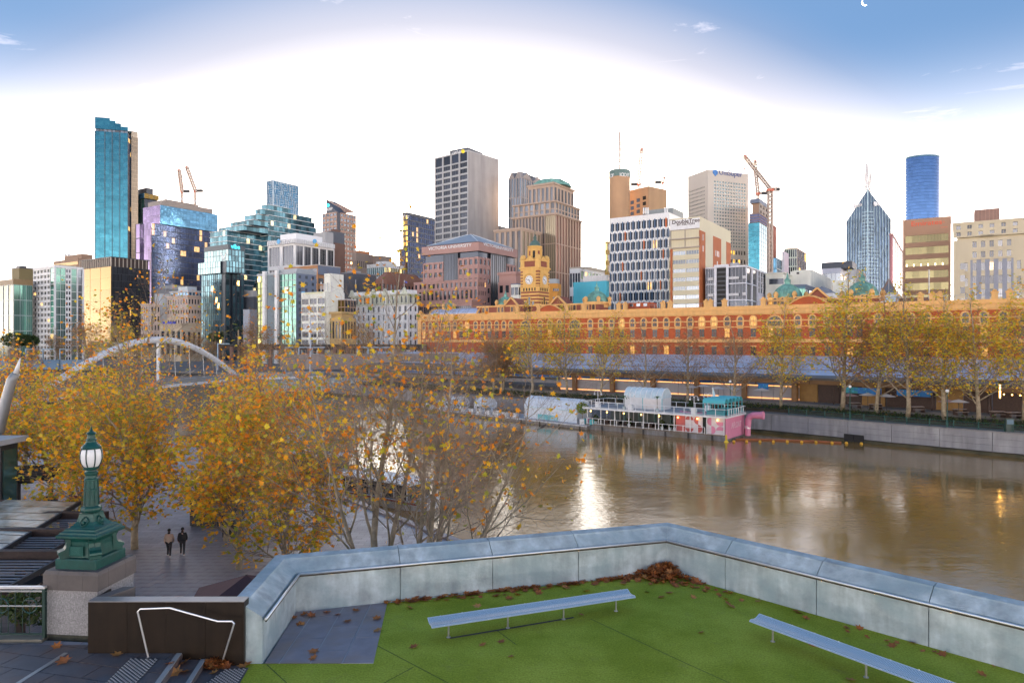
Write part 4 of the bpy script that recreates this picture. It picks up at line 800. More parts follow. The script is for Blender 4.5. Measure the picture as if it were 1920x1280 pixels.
# chequered office
q = bldg('office_building', 'white grid office with navy and orange accent panels', 1143, 1254, 1283, 398, 370); core(q, DARKG, ins=.8)
O, d, n, w = frame(q, 'L', 0); nx, ny = 11, 14; ch = (q.z1 - GZ - 2.5) / ny; cw = w / nx
LAVW = M('lavender_white', (.62, .64, .72), .55); CRW = M('cream_fin', (.72, .70, .62), .55)
me_w = MB().obox(-d * cw * .36 - Z * ch * .37, d * cw * .74, n * .05, Z * ch * .74).mesh('window', DARKG if False else SMOKEG)
mo = MB()
for i in range(nx):
    for j in range(ny): inst('window', me_w, q.root, O + d * ((i + .5) * cw) + Z * (GZ + (j + .5) * ch) - n * .7)
for j in range(ny + 1): MB().obox(O + Z * (GZ + j * ch - ch * .125) - n * .7, d * w, n * .62, Z * ch * .25).build('spandrel', LAVW, q.root)
MB().obox(O + Z * (q.z1 - 2.6) - n * .7, d * w, n * .72, Z * 2.6).build('parapet', LAVW, q.root)
pf_ = {}
for nm, m_ in (('w', CRW), ('n', NAVY_P), ('o', ORANGE_P)): pf_[nm] = MB().obox(-d * .26 - Z * ch * .47, d * .52, n * .68, Z * ch * .94).mesh('fin_panel', m_)
for i in range(nx * 2 + 1):
    for j in range(ny):
        k = 'w' if (i + j) % 2 else ('o' if (i * 7 + j * 5) % 11 == 3 else 'n')
        if i % 2 == 0 and k == 'w': k = 'w'
        inst('fin_panel', pf_[k], q.root, O + d * (min(max(i * cw / 2, .33), w - .33)) + Z * (GZ + (j + .5) * ch) - n * .6)
fac(q, 'R', 9, 14, .4, .3, LAVW, DARKG, rec=.5, z1=q.z1 - 2.6); band(q, 'R', q.z1 - 2.6, 2.6, .02, LAVW, 'parapet', 0, 1)
plant(q, M('plant_grey', (.22, .24, .24), .6), .55, 1.0, .25, .95, 3.6)
for k in range(5): c = P(1207 + k * 4 + (k > 2) * 28, 396, 374); MB().box(c + Z * .2, (.7, .7, 3.4)).build('roof_flue', WHITE, q.root)
# tower with curved front
q = bldg('skyscraper', 'brown stone tower block with a few dark windows beside the round tower', 1178, 1216, 1250, 349, 600, th=52); core(q, TAN, ins=.3); TB = M('warm_stone', (.40, .245, .14), .75, scale=.05, streak=.1); core(q, TB, ins=.0, z1=q.z1 + .02)
O, d, n, w = frame(q, 'L', 0)
for i in range(3):
    for j in range(6): MB().obox(O + d * (w * (.12 + i * .3)) + Z * (q.z1 - 13 - j * 5 + i * .9) - n * .1, d * w * .16, n * .2, Z * 3.2).build('window', DARKG, q.root)
q = bldg('skyscraper', 'round brown stone tower with a dark green sign band at its top', 1142, 1160, 1181, 330, 590); C0 = V(XP(1161.5, 600), 600, 0); r0 = XP(1181, 600) - C0.x
cyl = lambda z0, z1, r_, nm, m_: MB().lathe((C0.x, C0.y, z0), [(r_, 0), (r_, z1 - z0)], 36).build(nm, m_, q.root, smooth=False)
cyl(GZ, ZP(334, 600), r0, 'shaft', TB); cyl(ZP(334, 600) + .01, ZP(322, 600), r0 + .25, 'sign_band', M('band_green', (.09, .15, .14), .5)); cyl(ZP(322, 600) + .01, ZP(321, 600), r0 - .4, 'roof', SLATE_D)
for k, (ch_, px) in enumerate((('I', 1159.5), ('O', 1164), ('O', 1169), ('F', 1175), ('O', 1144.5), ('F', 1147.5))):
    x = XP(px, 600) - C0.x; a = math.asin(max(-.98, min(.98, x / (r0 + .3)))); n = V(sin(a), -cos(a), 0); d = V(cos(a), sin(a), 0)
    text('sign', ch_, q.root, C0 + n * (r0 + .35) + Z * ZP(328, 600 - r0), d, n, 4.4, SIGNW)
mast('roof_mast', 'tall lattice radio mast on the round brown tower', 1162, 248, 322, 596, 1.1, M('mast_brown', (.25, .17, .14), .6))
crane('slim raised crane right of the radio mast', 1197, 390, 349, (1203, 279), 640, 1.4)
crane('small crane behind the brown stone block', 1242, 390, 345, (1246, 333), 640, 1.0)
# brick and cream hotel
q = bldg('hotel_building', 'red brick and cream hotel block with dark lettering on a white band', 1257, 1312, 1370, 408, 330); HR = M('hotel_brick', (.36, .105, .035), .75, scale=.3, var=.07); HC = M('hotel_cream', (.52, .47, .33), .75, scale=.1, var=.05)
core(q, HC, ins=.3)
z = q.z1; zz = lambda y: ZP(y, 330)
O, d, n, w = frame(q, 'L', 0)
MB().obox(O + Z * zz(427) - n * .31, d * w, n * .45, Z * (z - zz(427))).build('sign_band', M('band_white', (.72, .72, .74), .6), q.root)
sign(q, 'L', 'DoubleTree', 1286, 415, 2.7, M('sign_brown', (.06, .04, .04), .5), dep=.2, stretch=1.05); sign(q, 'L', 'BY HILTON', 1286, 420.5, 1.35, M('sign_brown', (.06, .04, .04), .5), dep=.2, stretch=1.3)
fac(q, 'L', 2, 2, .05, .12, M('taupe_frame', (.32, .27, .23), .6), PALEG, rec=.4, z0=zz(463), z1=zz(427.3), indiv=True, mull=4)
fac(q, 'L', 2, 7, .04, .56, HC, GREYG, rec=.3, z0=zz(581), z1=zz(463.5), s0=.08, s1=.98, indiv=True, mull=4); MB().obox(O + Z * GZ - n * .31, d * w * .075, n * .42, Z * (zz(463.3) - GZ)).build('brick_pier', HR, q.root)
band(q, 'L', zz(446), .5, .7, _mc['taupe_frame'], 'balcony'); band(q, 'L', zz(463), .5, .7, _mc['taupe_frame'], 'balcony'); MB().obox(O + Z * GZ - n * .31, d * w, n * .32, Z * (zz(581.3) - GZ)).build('base_wall', HC, q.root)
O, d, n, w = frame(q, 'R', 0); zt = q.z1 - 6
for s0, s1, m_, nm in ((0, .16, HR, 'brick_panel'), (.40, .66, HR, 'brick_panel'), (.84, 1, HR, 'brick_panel')): MB().obox(O + d * w * s0 + Z * GZ - n * .31, d * w * (s1 - s0), n * .40, Z * (zt - GZ)).build(nm, m_, q.root)
for s0, s1 in ((.165, .395), (.665, .835), (0, 1)): MB().obox(O + d * w * s0 + Z * (GZ if s1 < 1 else zt + .01) - n * .31, d * w * (s1 - s0), n * .36, Z * ((zt if s1 < 1 else q.z1) - GZ - (.0 if s1 < 1 else zt - GZ + .01))).build('cream_panel', HC, q.root)
for x, j in ((.08, 0), (.08, 1), (.47, 1), (.52, 1), (.57, 1), (.52, 2), (.47, 3), (.47, 4)): MB().obox(O + d * w * x + Z * (zt - 4.5 - j * 5.4) + n * .08, d * .9, n * .06, Z * 3).build('window', G('slot_glass', (.35, .4, .42), rough=.3, metal=.2), q.root)
cap(q, HC, .6, .1)
# pension tower
q = bldg('skyscraper', 'pale grey office tower with rows of small cyan windows and a blue lettered sign', 1290, 1327, 1403, 318, 560, th=68); US = M('pension_stone', (.46, .42, .37), .75, scale=.05, var=.05)
core(q, PALEG, ins=.5); zt = ZP(336, 560)
CY = G('cyan_window', (.26, .42, .46), rough=.15, metal=.6, var=.2, lit=.0); zl = ZP(462, 560)
fac(q, 'L', 12, 22, .42, .6, US, PALEG, rec=.5, z0=zl - 18, z1=zt - 4, s0=.06, s1=.86, gname='window'); fac(q, 'R', 12, 20, .38, .55, US, CY, rec=.5, z0=zl, z1=zt, s0=.13, s1=.94); fac(q, 'R', 12, 12, .42, .55, US, G('amber_lit', (.05, .05, .05), lit=.35, les=.4, litcol=(1, .5, .05)), rec=.5, z0=GZ, z1=zl - .01, s0=.13, s1=.94)
for sd, s0, s1, a_, b_ in (('L', 0, .06, GZ, zt - 4), ('L', .86, 1, GZ, zt - 4), ('R', 0, .13, GZ, zt), ('R', .94, 1, GZ, zt), ('L', 0, 1, zt - 4, q.z1), ('R', 0, 1, zt, q.z1), ('L', .06, .86, GZ, zl - 18)):
    O, d, n, w = frame(q, sd, .5); MB().obox(O + d * w * s0 - n * .5 + Z * (a_ + .005), d * w * (s1 - s0), n * .47, Z * (b_ - a_ - .01)).build('wall', US, q.root)
sign(q, 'R', 'UniSuper', 1370, 325.5, 6.4, M('sign_navy', (.05, .08, .22), .5), dep=.15); O, d, n, w = frame(q, 'R', 0); p = O + d * ray_len(O, d, 1341) ; pz = ZP(324, p.y)
MB().loft([[V(p.x, p.y, pz) + n * o_ + d * x + Z * y_ for x, y_ in ((0, -3), (2.6, -.4), (2.4, 1.8), (0, 2.6), (-2.4, 1.8), (-2.6, -.4))] for o_ in (.1, .3)]).build('logo', M('logo_blue', (.04, .16, .42), .5), q.root)
plant(q, M('lift_slot', (.25, .23, .2), .7), -.01, .0, .4, .5, 1)
# tower under construction
q = bldg('unfinished_tower', 'unfinished tower with bare grey core above teal glass and blue netting', 1403, 1424, 1442, 417, 540); core(q, SLATE_D, ins=.4); fac(q, 'L', 6, 30, .05, .03, MUL_B, TEALG, rec=.2); fac(q, 'R', 5, 30, .05, .03, MUL_B, TEALG, rec=.2)
q2 = sub(q, 1404, 1424, 1441, 399, 541); core(q2, M('safety_net', (.13, .15, .27), .9, var=.3, scale=.5), 'netting', ins=.5)
for k in range(4): MB().prism([(p.x, p.y) for p in foot(q2, -.1)], q2.z0 + k * 2.2 + .5, q2.z0 + k * 2.2 + .9).build('floor_slab', BROWNC, q.root)
q3 = bldg(None, None, 1408, 1424, 1440, 380, 545, z0=q2.z1, part=q.root); core(q3, BROWNC, 'core_wall', ins=.8); fac(q3, 'R', 3, 2, .5, .5, M('raw_concrete', (.3, .26, .22), .8), DARKG, rec=.7); q4 = sub(q3, 1406, 1424, 1441, 372, 544); core(q4, SLATE, 'jump_form', ins=0)
crane('tall lattice crane with long raised jib beside the unfinished tower', 1444, 640, 359, (1396, 293), 520, 2.6)
crane('small crane sitting on top of the unfinished tower', 1421, 385, 366, (1415, 302), 560, 1.5)
q = bldg('skyscraper', 'slim reddish brown slab behind the unfinished tower crane', 1440, 1447, 1456, 420, 640); core(q, M('red_slab', (.36, .15, .11), .7, scale=.05), ins=.1); fins(q, 'R', [.2, .4, .6, .8], .4, .3, M('red_slab_fin', (.27, .11, .08), .7))
q = bldg('office_building', 'low blue glass block right of the crane mast', 1448, 1456, 1474, 483, 600); core(q, MUL_B); fac(q, 'L', 3, 9, .05, .1, MUL_B, BLUEG); fac(q, 'R', 5, 9, .05, .1, MUL_B, BLUEG)
q = bldg('office_building', 'slim pale grey slab tower beside the low blue block', 1466, 1470, 1479, 471, 590); core(q, M('pale_lilac', (.5, .5, .55), .7), ins=0)
q = bldg('apartment_tower', 'small pale green apartment tower with golden lit strips', 1470, 1494, 1512, 466, 640); core(q, MUL_D); fac(q, 'L', 6, 12, .3, .15, M('pale_green', (.5, .58, .5), .6), DARKG); fac(q, 'R', 5, 12, .25, .1, SLATE, _mc['gold_lit']); cap(q, M('roof_brown', (.35, .22, .1), .6), .8)
# dark apartment building in front
q = bldg('apartment_building', 'black and white framed apartment building with balconies behind the station roof', 1323, 1399, 1445, 499, 322); core(q, BLACK, ins=.7); LG_ = M('light_grey_frame', (.55, .56, .6), .55)
fac(q, 'L', 1, 6, .05, .06, LG_, DARKG, rec=.6, s1=.24, indiv=True, mull=3); fac(q, 'L', 1, 6, .04, .06, LG_, RED_LIT if False else DARKG, rec=.6, s0=.56, s1=1, indiv=True, mull=4); fac(q, 'L', 1, 22, .05, .35, MUL_D, BLACK, rec=.4, s0=.25, s1=.55); fins(q, 'L', [.25, .55], 1.2, .5, LG_, z1=q.z1 + 1.4); band(q, 'L', q.z1 + .2, 1.2, .5, LG_, 'frame_top', .25, .55)
for j in range(6):
    O, d, n, w = frame(q, 'L', 0); zj = GZ + 2 + j * (q.z1 - GZ) / 6
    MB().obox(O + d * w * .06 + Z * zj + n * .02, d * w * .14, n * .5, Z * 1.3).build('balcony', WHITE_D, q.root)
    if j < 6: MB().obox(O + d * w * .58 + Z * zj + n * .02, d * w * .25, n * .5, Z * 1.2).build('balcony', WHITE_D, q.root); MB().obox(O + d * w * .92 + Z * zj + n * .02, d * w * .08, n * .5, Z * 1.4).build('balcony', WHITE_D, q.root)
fac(q, 'R', 2, 6, .15, .06, LG_, DARKG, rec=.6, s1=.45, indiv=True); fac(q, 'R', 5, 4, .14, .1, LG_, GREYG, rec=.8, z0=q.z1 - 11, s0=.46, indiv=True); O, d, n, w = frame(q, 'R', .7); MB().obox(O + d * w * .46 - n * .7 + Z * GZ, d * w * .54, n * .6, Z * (q.z1 - 11.1 - GZ)).build('side_wall', M('lilac_wall', (.55, .54, .6), .7), q.root); cap(q, LG_, .5, .1)
for k in range(6): MB().ball(P(1371 + k * 2.6, 496, 330), .9, 8).build('roof_tank', GREYC, q.root)
# cream and white low roofs
W1 = M('cream_white', (.60, .60, .53), .7, scale=.1, streak=.1)
q = bldg('office_building', 'low cream office with dark window band right of the dark apartments', 1434, 1470, 1500, 512, 345); core(q, W1, ins=.3); fac(q, 'L', 1, 1, .05, .3, W1, DARKG, z0=q.z1 - 6, z1=q.z1 - 2, s0=.2, indiv=True); fac(q, 'R', 1, 1, .05, .3, W1, DARKG, z0=q.z1 - 6, z1=q.z1 - 2, indiv=True); cap(q, W1, .5, .4)
q = bldg('office_building', 'plain cream white block with two steps in its roof', 1482, 1520, 1562, 507, 355); core(q, W1, ins=0); plant(q, W1, 0, .95, .1, .9, 1.2); MB().box(P(1496, 512, 350), (1.2, .4, 1)).build('vent', CHAR, q.root)
q = bldg('office_building', 'long grey blue office with white panels and dark roof hood', 1541, 1576, 1606, 502, 460); core(q, SLATE); fac(q, 'L', 4, 4, .1, .45, M('lilac_band', (.42, .44, .52), .6), GREYG); fac(q, 'R', 5, 4, .1, .45, _mc['lilac_band'], GREYG, indiv=True); q2 = sub(q, 1540, 1598, 1606, 489, 459); core(q2, SLATE_D, 'roof_hood', ins=0)
q = bldg('office_building', 'pale cream rooftop block with a dark terrace right of the stepped block', 1560, 1600, 1622, 524, 340); core(q, W1, ins=.2); fac(q, 'L', 6, 1, .1, .2, W1, _mc['gold_lit'], z0=q.z1 - 6, z1=q.z1 - 2, indiv=True); plant(q, GREYC, .6, 1, .2, .8, 6)
q = bldg('house', 'white gabled house roof with black framed side behind the station', 1520, 1562, 1606, 549, 325); core(q, WHITE_D, ins=.1); f = foot(q); MB().loft([[f[0] + Z * q.z1, f[3] + Z * q.z1, (f[0] + f[3]) / 2 + Z * (q.z1 + 3.4)], [f[1] + Z * q.z1, f[2] + Z * q.z1, (f[1] + f[2]) / 2 + Z * (q.z1 + 3.4)]]).build('roof', SLATE, q.root); fac(q, 'R', 4, 2, .5, .3, WHITEC, DARKG)
q = bldg('office_building', 'dark blue green glass block behind the white gabled house', 1478, 1510, 1530, 536, 335); core(q, MUL_B); fac(q, 'L', 5, 3, .06, .2, MUL_B, GREENG, indiv=True); fac(q, 'R', 3, 3, .06, .2, SLATE, BLUEG); cap(q, SLATE, .8, .4)
q = bldg('office_building', 'peach rendered stair tower block beside the gabled brick shop', 1606, 1624, 1652, 535, 380); core(q, M('peach_render', (.55, .36, .25), .75), ins=0); q2 = sub(q, 1604, 1612, 1624, 505, 382, z0=GZ); core(q2, TAN, ins=0)
q = bldg('gabled_building', 'brown building with pointed gable window and flagpole', 1650, 1683, 1688, 548, 360, th=30); core(q, M('gable_brown', (.22, .16, .135), .75), ins=.2); O, d, n, w = frame(q, 'L', 0); hg = ZP(520, 360) - q.z1
MB().loft([[O + Z * q.z1 + n * o_, O + d * w + Z * q.z1 + n * o_, O + d * w / 2 + Z * (q.z1 + hg) + n * o_] for o_ in (0, -12)]).build('gable', _mc['gable_brown'], q.root)
MB().loft([[O + d * w * .14 + Z * (q.z1 - 7) + n * o_, O + d * w * .86 + Z * (q.z1 - 7) + n * o_, O + d * w * .86 + Z * q.z1 + n * o_, O + d * w / 2 + Z * (q.z1 + hg * .74) + n * o_, O + d * w * .14 + Z * q.z1 + n * o_] for o_ in (.02, .1)]).build('gable_window', SLATE, q.root)
MB().obox(O + d * w * .1 + Z * (q.z1 - 3) + n * .11, d * w * .8, n * .3, Z * 2.6).build('brick_band', REDBRK, q.root); c = O + d * w / 2 + n * .6; MB().cyl(c + Z * (q.z1 - 8), c + Z * (q.z1 + hg + 9), .12, n=6).build('flagpole', WHITE, q.root)
# pointed glass tower
q = bldg('skyscraper', 'dark glass tower with pointed gable top and pale lattice bay', 1587, 1627, 1670, 388, 800, th=70); core(q, DARKG, ins=.4, z1=q.z1 - 12)
PT = M('pale_teal_frame', (.42, .56, .60), .45, .2); PTG = G('tower_glass', (.06, .10, .16), rough=.08, lit=.01)
apex = ZP(355, 800)
for sd, ax in (('L', 1), ('R', 0)):
    O, d, n, w = frame(q, sd, 0); s_lo, s_hi = (0, 1) if sd == 'L' else (1, 0)
    MB().loft([[O + Z * (q.z1 - (12 if True else 0)) + n * o_, O + d * w + Z * (q.z1 - 12) + n * o_, O + d * w * ax + Z * apex + n * o_] for o_ in (.02, -.5)]).build('gable', PTG, q.root)
    fac(q, sd, 8, 30, .03, .0, MUL_D, PTG, rec=.3, z1=q.z1 - 12)
    for k in range(9):
        x = k / 8; top = apex - (apex - (q.z1 - 12)) * (abs(x - ax)); MB().obox(O + d * min(w - .35, w * x) + n * .03 + Z * GZ, d * .35, n * .4, Z * (top - GZ)).build('vertical_fin', PT, q.root)
    mb = MB(); x0, x1 = (.55, 1) if sd == 'L' else (0, .45)
    for k in range(46): z_ = GZ + k * 4.2; (mb.obox(O + d * w * (x0 if z_ < apex - 70 else (x0 + .2 if sd == 'L' else 0)) + n * .05 + Z * z_, d * w * (x1 - x0 if z_ < apex - 70 else x1 - x0 - .2), n * .35, Z * .5) if z_ < apex - 26 else None)
    mb.build('lattice_bay', PT, q.root)
    p = O + d * ray_len(O, d, 1604 if sd == 'L' else 1640); MB().tube([V(p.x, p.y, ZP(386.5 if sd == 'L' else 382.5, p.y)) + n * .6, V(p.x, p.y, ZP(386.5 if sd == 'L' else 382.5, p.y)) + n * .9], 2.8, 14).build('round_sign', SIGNW, q.root); sign(q, sd, 'Bank', 1610.5 if sd == 'L' else 1647, 385 if sd == 'L' else 383, 5.5, SIGNW, dep=.7)
mast('roof_antenna', 'tall white lattice antenna on the pointed glass tower', 1625, 308, 356, 806, 2.2, WHITE_D); mast('roof_antenna', 'shorter white antenna beside the tall one on the pointed tower', 1631.5, 325, 360, 812, 1.8, WHITE_D)
q = bldg('office_tower', 'maroon granite slab with dark glass between pointed tower and brown office', 1668, 1674, 1700, 442, 560); MR = M('maroon_granite', (.17, .06, .055), .4, var=.1, scale=.1); core(q, MR, ins=.3); fac(q, 'R', 6, 1, .3, .0, MR, G('maroon_glass', (.16, .07, .09), rough=.1), rec=.3); fac(q, 'L', 2, 1, .3, 0, MR, _mc['maroon_glass'], rec=.3); cap(q, M('maroon_top', (.33, .16, .14), .6), 2)
# curved blue tower
q = bldg('skyscraper', 'tall smooth curved blue glass tower at the right', 1698, 1728, 1758, 300, 1000); C0 = V(XP(1728, 1000), 1000, 0); hw = XP(1758, 1000) - C0.x
def oval(k_, sc=1.0): return [(C0.x + hw * sc * cos(a), C0.y + hw * .8 * sc * sin(a)) for a in [2 * pi * i / 40 for i in range(40)]]
zt = ZP(296, 1000); MB().prism(oval(0, .97), GZ, zt - .5).build('body', MUL_B, q.root)
mg = MB()
for j in range(58):
    z0_ = GZ + 6 + j * (zt - GZ - 8) / 58; hh = (zt - GZ - 8) / 58 - .25; ov = oval(0)
    for i in range(20, 41):
        a, b = ov[i % 40], ov[(i + 1) % 40]; mg.poly([(a[0], a[1], z0_), (b[0], b[1], z0_), (b[0], b[1], z0_ + hh), (a[0], a[1], z0_ + hh)])
mg.build('curtain_wall', G('curved_glass', (.06, .13, .30), rough=.07, metal=.75, var=.12), q.root, stuff=True)
MB().prism(oval(0, 1.01), zt - 2, zt).build('crown', MUL_B, q.root); q2 = bldg(None, None, 1755, 1759, 1772, 390, 990, part=q.root); core(q2, BLUEG, 'side_wing', ins=0)
# brown airline office
q = bldg('office_building', 'brown office block with yellow lit strip windows and faded red lettering', 1693, 1783, 1784, 407, 362, b=25); EB = M('airline_brown', (.33, .195, .125), .7, scale=.1, var=.06); core(q, OLIVEG, ins=.5)
fac(q, 'L', 6, 10, .02, .40, EB, OLIVEG, rec=.5, z0=GZ + 6, z1=ZP(432, 362), s0=.05, s1=.95, indiv=True, mull=4)
O, d, n, w = frame(q, 'L', 0)
for s0, s1, a_, b_ in ((0, .05, GZ, q.z1), (.95, 1, GZ, q.z1), (.05, .95, ZP(432, 362) + .01, q.z1), (.05, .95, GZ, GZ + 6)): MB().obox(O + d * w * s0 + Z * a_ - n * .5, d * w * (s1 - s0), n * (.52 if s1 - s0 > .2 else .56), Z * (b_ - a_)).build('wall', EB, q.root)
sign(q, 'L', 'Emirates', 1737, 418.5, 3.6, M('sign_red', (.55, .09, .04), .5, emit=(.8, .1, .05), es=.01), dep=.12, stretch=1.15); sign(q, 'L', 'e', 1769.5, 415.5, 2.2, M('sign_faded', (.45, .16, .09), .5), dep=.12); band(q, 'L', ZP(418.5, 350), .5, .1, _mc['sign_faded'], 'sign_line', .79, .93)
cap(q, EB, .5, .05)
for j in (2, 5, 7, 8):
    for k in range(6):
        if R() < .75: MB().obox(O + d * w * (.07 + k * .15) + Z * (GZ + 7.3 + (9 - j) * (ZP(432, 362) - GZ - 6) / 10) - n * .42 , d * .5 + Z * .0, n * .03, Z * 1.3).build('strip_light', M('strip_emit', (1, .9, .6), .4, emit=(1, .85, .45), es=.7), q.root)
# cream deco building
q = bldg('apartment_building', 'large cream art deco block with grey vertical bands at the right edge', 1787, 1960, 1970, 408, 305, b=25); DC = M('deco_cream', (.50, .43, .30), .75, scale=.1, var=.06, streak=.06); DGY = M('deco_grey', (.24, .25, .29), .7)
core(q, DC, ins=1.6); zz = lambda y: ZP(y, 318)
DW = G('deco_window', (.14, .15, .17), lit=.12, rough=.15, var=.6, litcol=(1, .55, .15), les=.22)
fac(q, 'L', 8, 2, .60, .42, DC, DW, rec=.9, z0=zz(443), z1=q.z1, indiv=True, mull=1)
q2 = bldg(None, None, 1788, 1962, 1972, 440, 303, b=20, part=q.root); core(q2, DC, ins=1.0)
fac(q2, 'L', 2, 7, .62, .45, DC, DW, rec=.8, s0=.0, s1=.19, indiv=True, mull=1, z1=q2.z1 - 9); fac(q2, 'L', 5, 8, .55, .40, DGY, DW, rec=.6, s0=.19, s1=.66, indiv=True, z1=q2.z1 - 9.5, mull=1, wall2=DC); fac(q2, 'L', 5, 2, .5, .40, DC, DW, rec=.85, s0=.19, s1=.66, indiv=True, z0=q2.z1 - 9.4, mull=1); fac(q2, 'L', 3, 7, .62, .45, DC, DW, rec=.95, s0=.66, s1=1, indiv=True, z1=q2.z1 - 9)
O, d, n, w = frame(q2, 'L', 0)
for s0, s1 in ((0, .19), (.66, 1)): MB().obox(O + d * w * s0 - n * .8 + Z * (q2.z1 - 9 + .01), d * w * (s1 - s0), n * .78, Z * 9).build('wall', DC, q.root)
MB().obox(O + d * w * .005 + n * .04 + Z * GZ, d * w * .125, n * 1.2, Z * (zz(487) - GZ)).build('corner_bay', DC, q.root)
for j in range(6):  MB().obox(O + d * w * .075 + n * 1.245 + Z * (zz(505) - j * 5.6), d * 1.9, n * .05, Z * 3.0).build('window', DW, q.root)
band(q2, 'L', zz(443), .5, 1.3, DC, 'balcony', .3, .45); cap(q, DC, .8, .15)
q3 = bldg('roof_house', 'brown panelled plant room on the roof of the cream deco block', 1827, 1874, 1876, 390, 325, z0=q.z1, b=10, cat='building'); core(q3, M('plant_brown', (.24, .14, .11), .6, var=.2, scale=.3), ins=0); fins(q3, 'L', [.15, .3, .45, .6, .75, .9], .3, .1, M('plant_rib', (.32, .19, .14), .6))
# roofs below these
q = bldg('low_building', 'low bluish metal clad block in front of the brown office', 1634, 1680, 1692, 555, 300); BL = M('bluish_cladding', (.33, .42, .50), .6, scale=.2, streak=.1); core(q, BL, ins=.2); fac(q, 'L', 4, 2, .6, .4, BL, GREYG, indiv=True); cap(q, WHITE_D, .5, .4); plant(q, GREYC, .6, 1, .1, .9, 2)
q = bldg('low_building', 'low grey rooftop plant row below the brown office', 1688, 1770, 1790, 556, 310); core(q, BROWN_D, ins=.1)
for k, (a_, b_, h, m_) in enumerate(((0.1, .28, 3.5, WHITE_D), (.3, .55, 5, GREYC), (.58, .95, 6.5, M('plant_dgrey', (.2, .2, .21), .6)))): plant(q, m_, a_, b_, .1, .6, h)
MB().cyl(P(1742, 560, 309), P(1742, 505, 309), .25, n=6).build('flue_pipe', STEEL_D, q.root)
# ------------------------------------------------------------ the railway station: long brick front, domes, clock tower
SB_R = M('station_brick', (.36, .075, .02), .8, var=.14, scale=.5, hue=(.38, .085, .03)); SB_C = M('station_cream', (.60, .34, .12), .7, var=.08, scale=.4, streak=.12); SB_D = M('station_brown', (.22, .07, .045), .8, var=.1)
SWIN = G('station_window', (.07, .07, .07), lit=.22, rough=.2, var=.6, litcol=(1, .45, .03), les=.16, metal=.0)
sta = thing('railway_station', 'long red brick and cream station building with rows of arched windows', 'building', (-41, 300, GZ))
SU = V(cos(radians(33)), -sin(radians(33)), 0); SW = V(sin(radians(33)), cos(radians(33)), 0); SN = -SW
S0 = V(XP(785, 300), 300, 0)
def sx(px): return ray_len(S0, SU, px)
def SP(s, z, o=0): return S0 + SU * s + SN * o + Z * z
s_end = 262.0
def sbox(mb, s0, s1, z0, z1, o0, o1): return mb.obox(SP(s0, z0, o0), SU * (s1 - s0), SN * (o1 - o0), Z * (z1 - z0))
zC0, zC1, zA0, zA1, zR0, zR1, zL0, zL1 = 24.7, 26.4, 21.3, 24.1, 17.5, 20.2, 15.7, 16.8
sbox(MB(), 0, s_end, GZ, 26.3, -16, 0).build('wall', SB_R, sta)
for z0, z1, o, nm in ((zC0 + .0, zC0 + .35, .35, 'cornice'), (zC0 + .35, zC1, .75, 'cornice'), (zC1, zC1 + .35, 1.1, 'cornice'), (zL0, zL0 + .5, .45, 'string_course'), (zL0 + .5, zL1, .3, 'string_course'), (22.55, 22.95, .12, 'string_course'), (zR1 + 1.0 - .55, zR1 + 1.0 - .25, .05, 'string_course')):
    sbox(MB(), -.3, s_end, z0 + .002, z1, .001, o).build(nm, SB_C, sta)
sbox(MB(), 0, s_end, zC1 + .35, zC1 + 1.25, -.8, .25).build('parapet', SB_C, sta)
sbox(MB(), -.2, 1.6, GZ, 25.6, .0, .5).build('corner_pier', SB_C, sta); sbox(MB(), -.35, 1.75, 25.6, 28.4, -2, .95).build('corner_pier', SB_C, sta); MB().ball(SP(.7, 28.9, -.5), .7, 10).build('urn', SB_C, sta)
# end wall facing left is hidden; window meshes shared
def arch_pts(w, zs, n=8): return [V(0, 0, 0) + SU * (w / 2 * cos(pi - pi * i / n)) + Z * (zs + w / 2 * sin(pi * i / n)) for i in range(n + 1)]
def arch_mesh(w, h, name, surround):
    """round headed opening: dark glass with bars, or its cream moulding"""
    zs = h - w / 2; mb = MB()
    if not surround:
        pts = [-SU * w / 2] + arch_pts(w, zs) + [SU * w / 2]
        mb.loft([[p + SN * o for p in pts] for o in (.02, .08)])
        mb.k = 1; mb.obox(-SU * .05 + SN * .08, SU * .1, SN * .06, Z * (h - .1)); mb.obox(-SU * w / 2 + SN * .08 + Z * zs * .55, SU * w, SN * .06, Z * .1)
        return mb.mesh(name, [SWIN, SB_D])
    a, b = arch_pts(w, zs), arch_pts(w + .95, zs)
    for i in range(len(a) - 1):
        mb.loft([[a[i], a[i + 1], b[i + 1], b[i]], [q + SN * .22 for q in (a[i], a[i + 1], b[i + 1], b[i])]])
    for e in (-w / 2 - .475, w / 2): mb.obox(SU * e + Z * -.03, SU * .475, SN * .2, Z * (zs + .03))
    mb.obox(-SU * (w / 2 + .25) + Z * -.32 + SN * .0, SU * (w + .5), SN * .3, Z * .3)
    return mb.mesh(name, SB_C)
aw, asur = arch_mesh(1.5, 2.8, 'arched_window', False), arch_mesh(1.5, 2.8, 'window_surround', True)
lw, lsur = arch_mesh(4.4, 3.0, 'lunette_window', False), arch_mesh(4.4, 3.0, 'window_surround', True)
rw_ = MB(); rw_.obox(-SU * .8 + SN * .02, SU * 1.6, SN * .06, Z * 2.7); rw_.k = 1; rw_.obox(-SU * .05 + SN * .08, SU * .1, SN * .05, Z * 2.7); rw_.obox(-SU * .8 + SN * .08 + Z * 1.3, SU * 1.6, SN * .05, Z * .1); rw_ = rw_.mesh('sash_window', [SWIN, SB_D])
rl = MB(); rl.obox(-SU * 1.05 + Z * 2.7, SU * 2.1, SN * .2, Z * .35); rl = rl.mesh('lintel', SB_C)
rl2 = MB().obox(-SU * .95 - Z * .22, SU * 1.9, SN * .25, Z * .2).mesh('sill', SB_C)
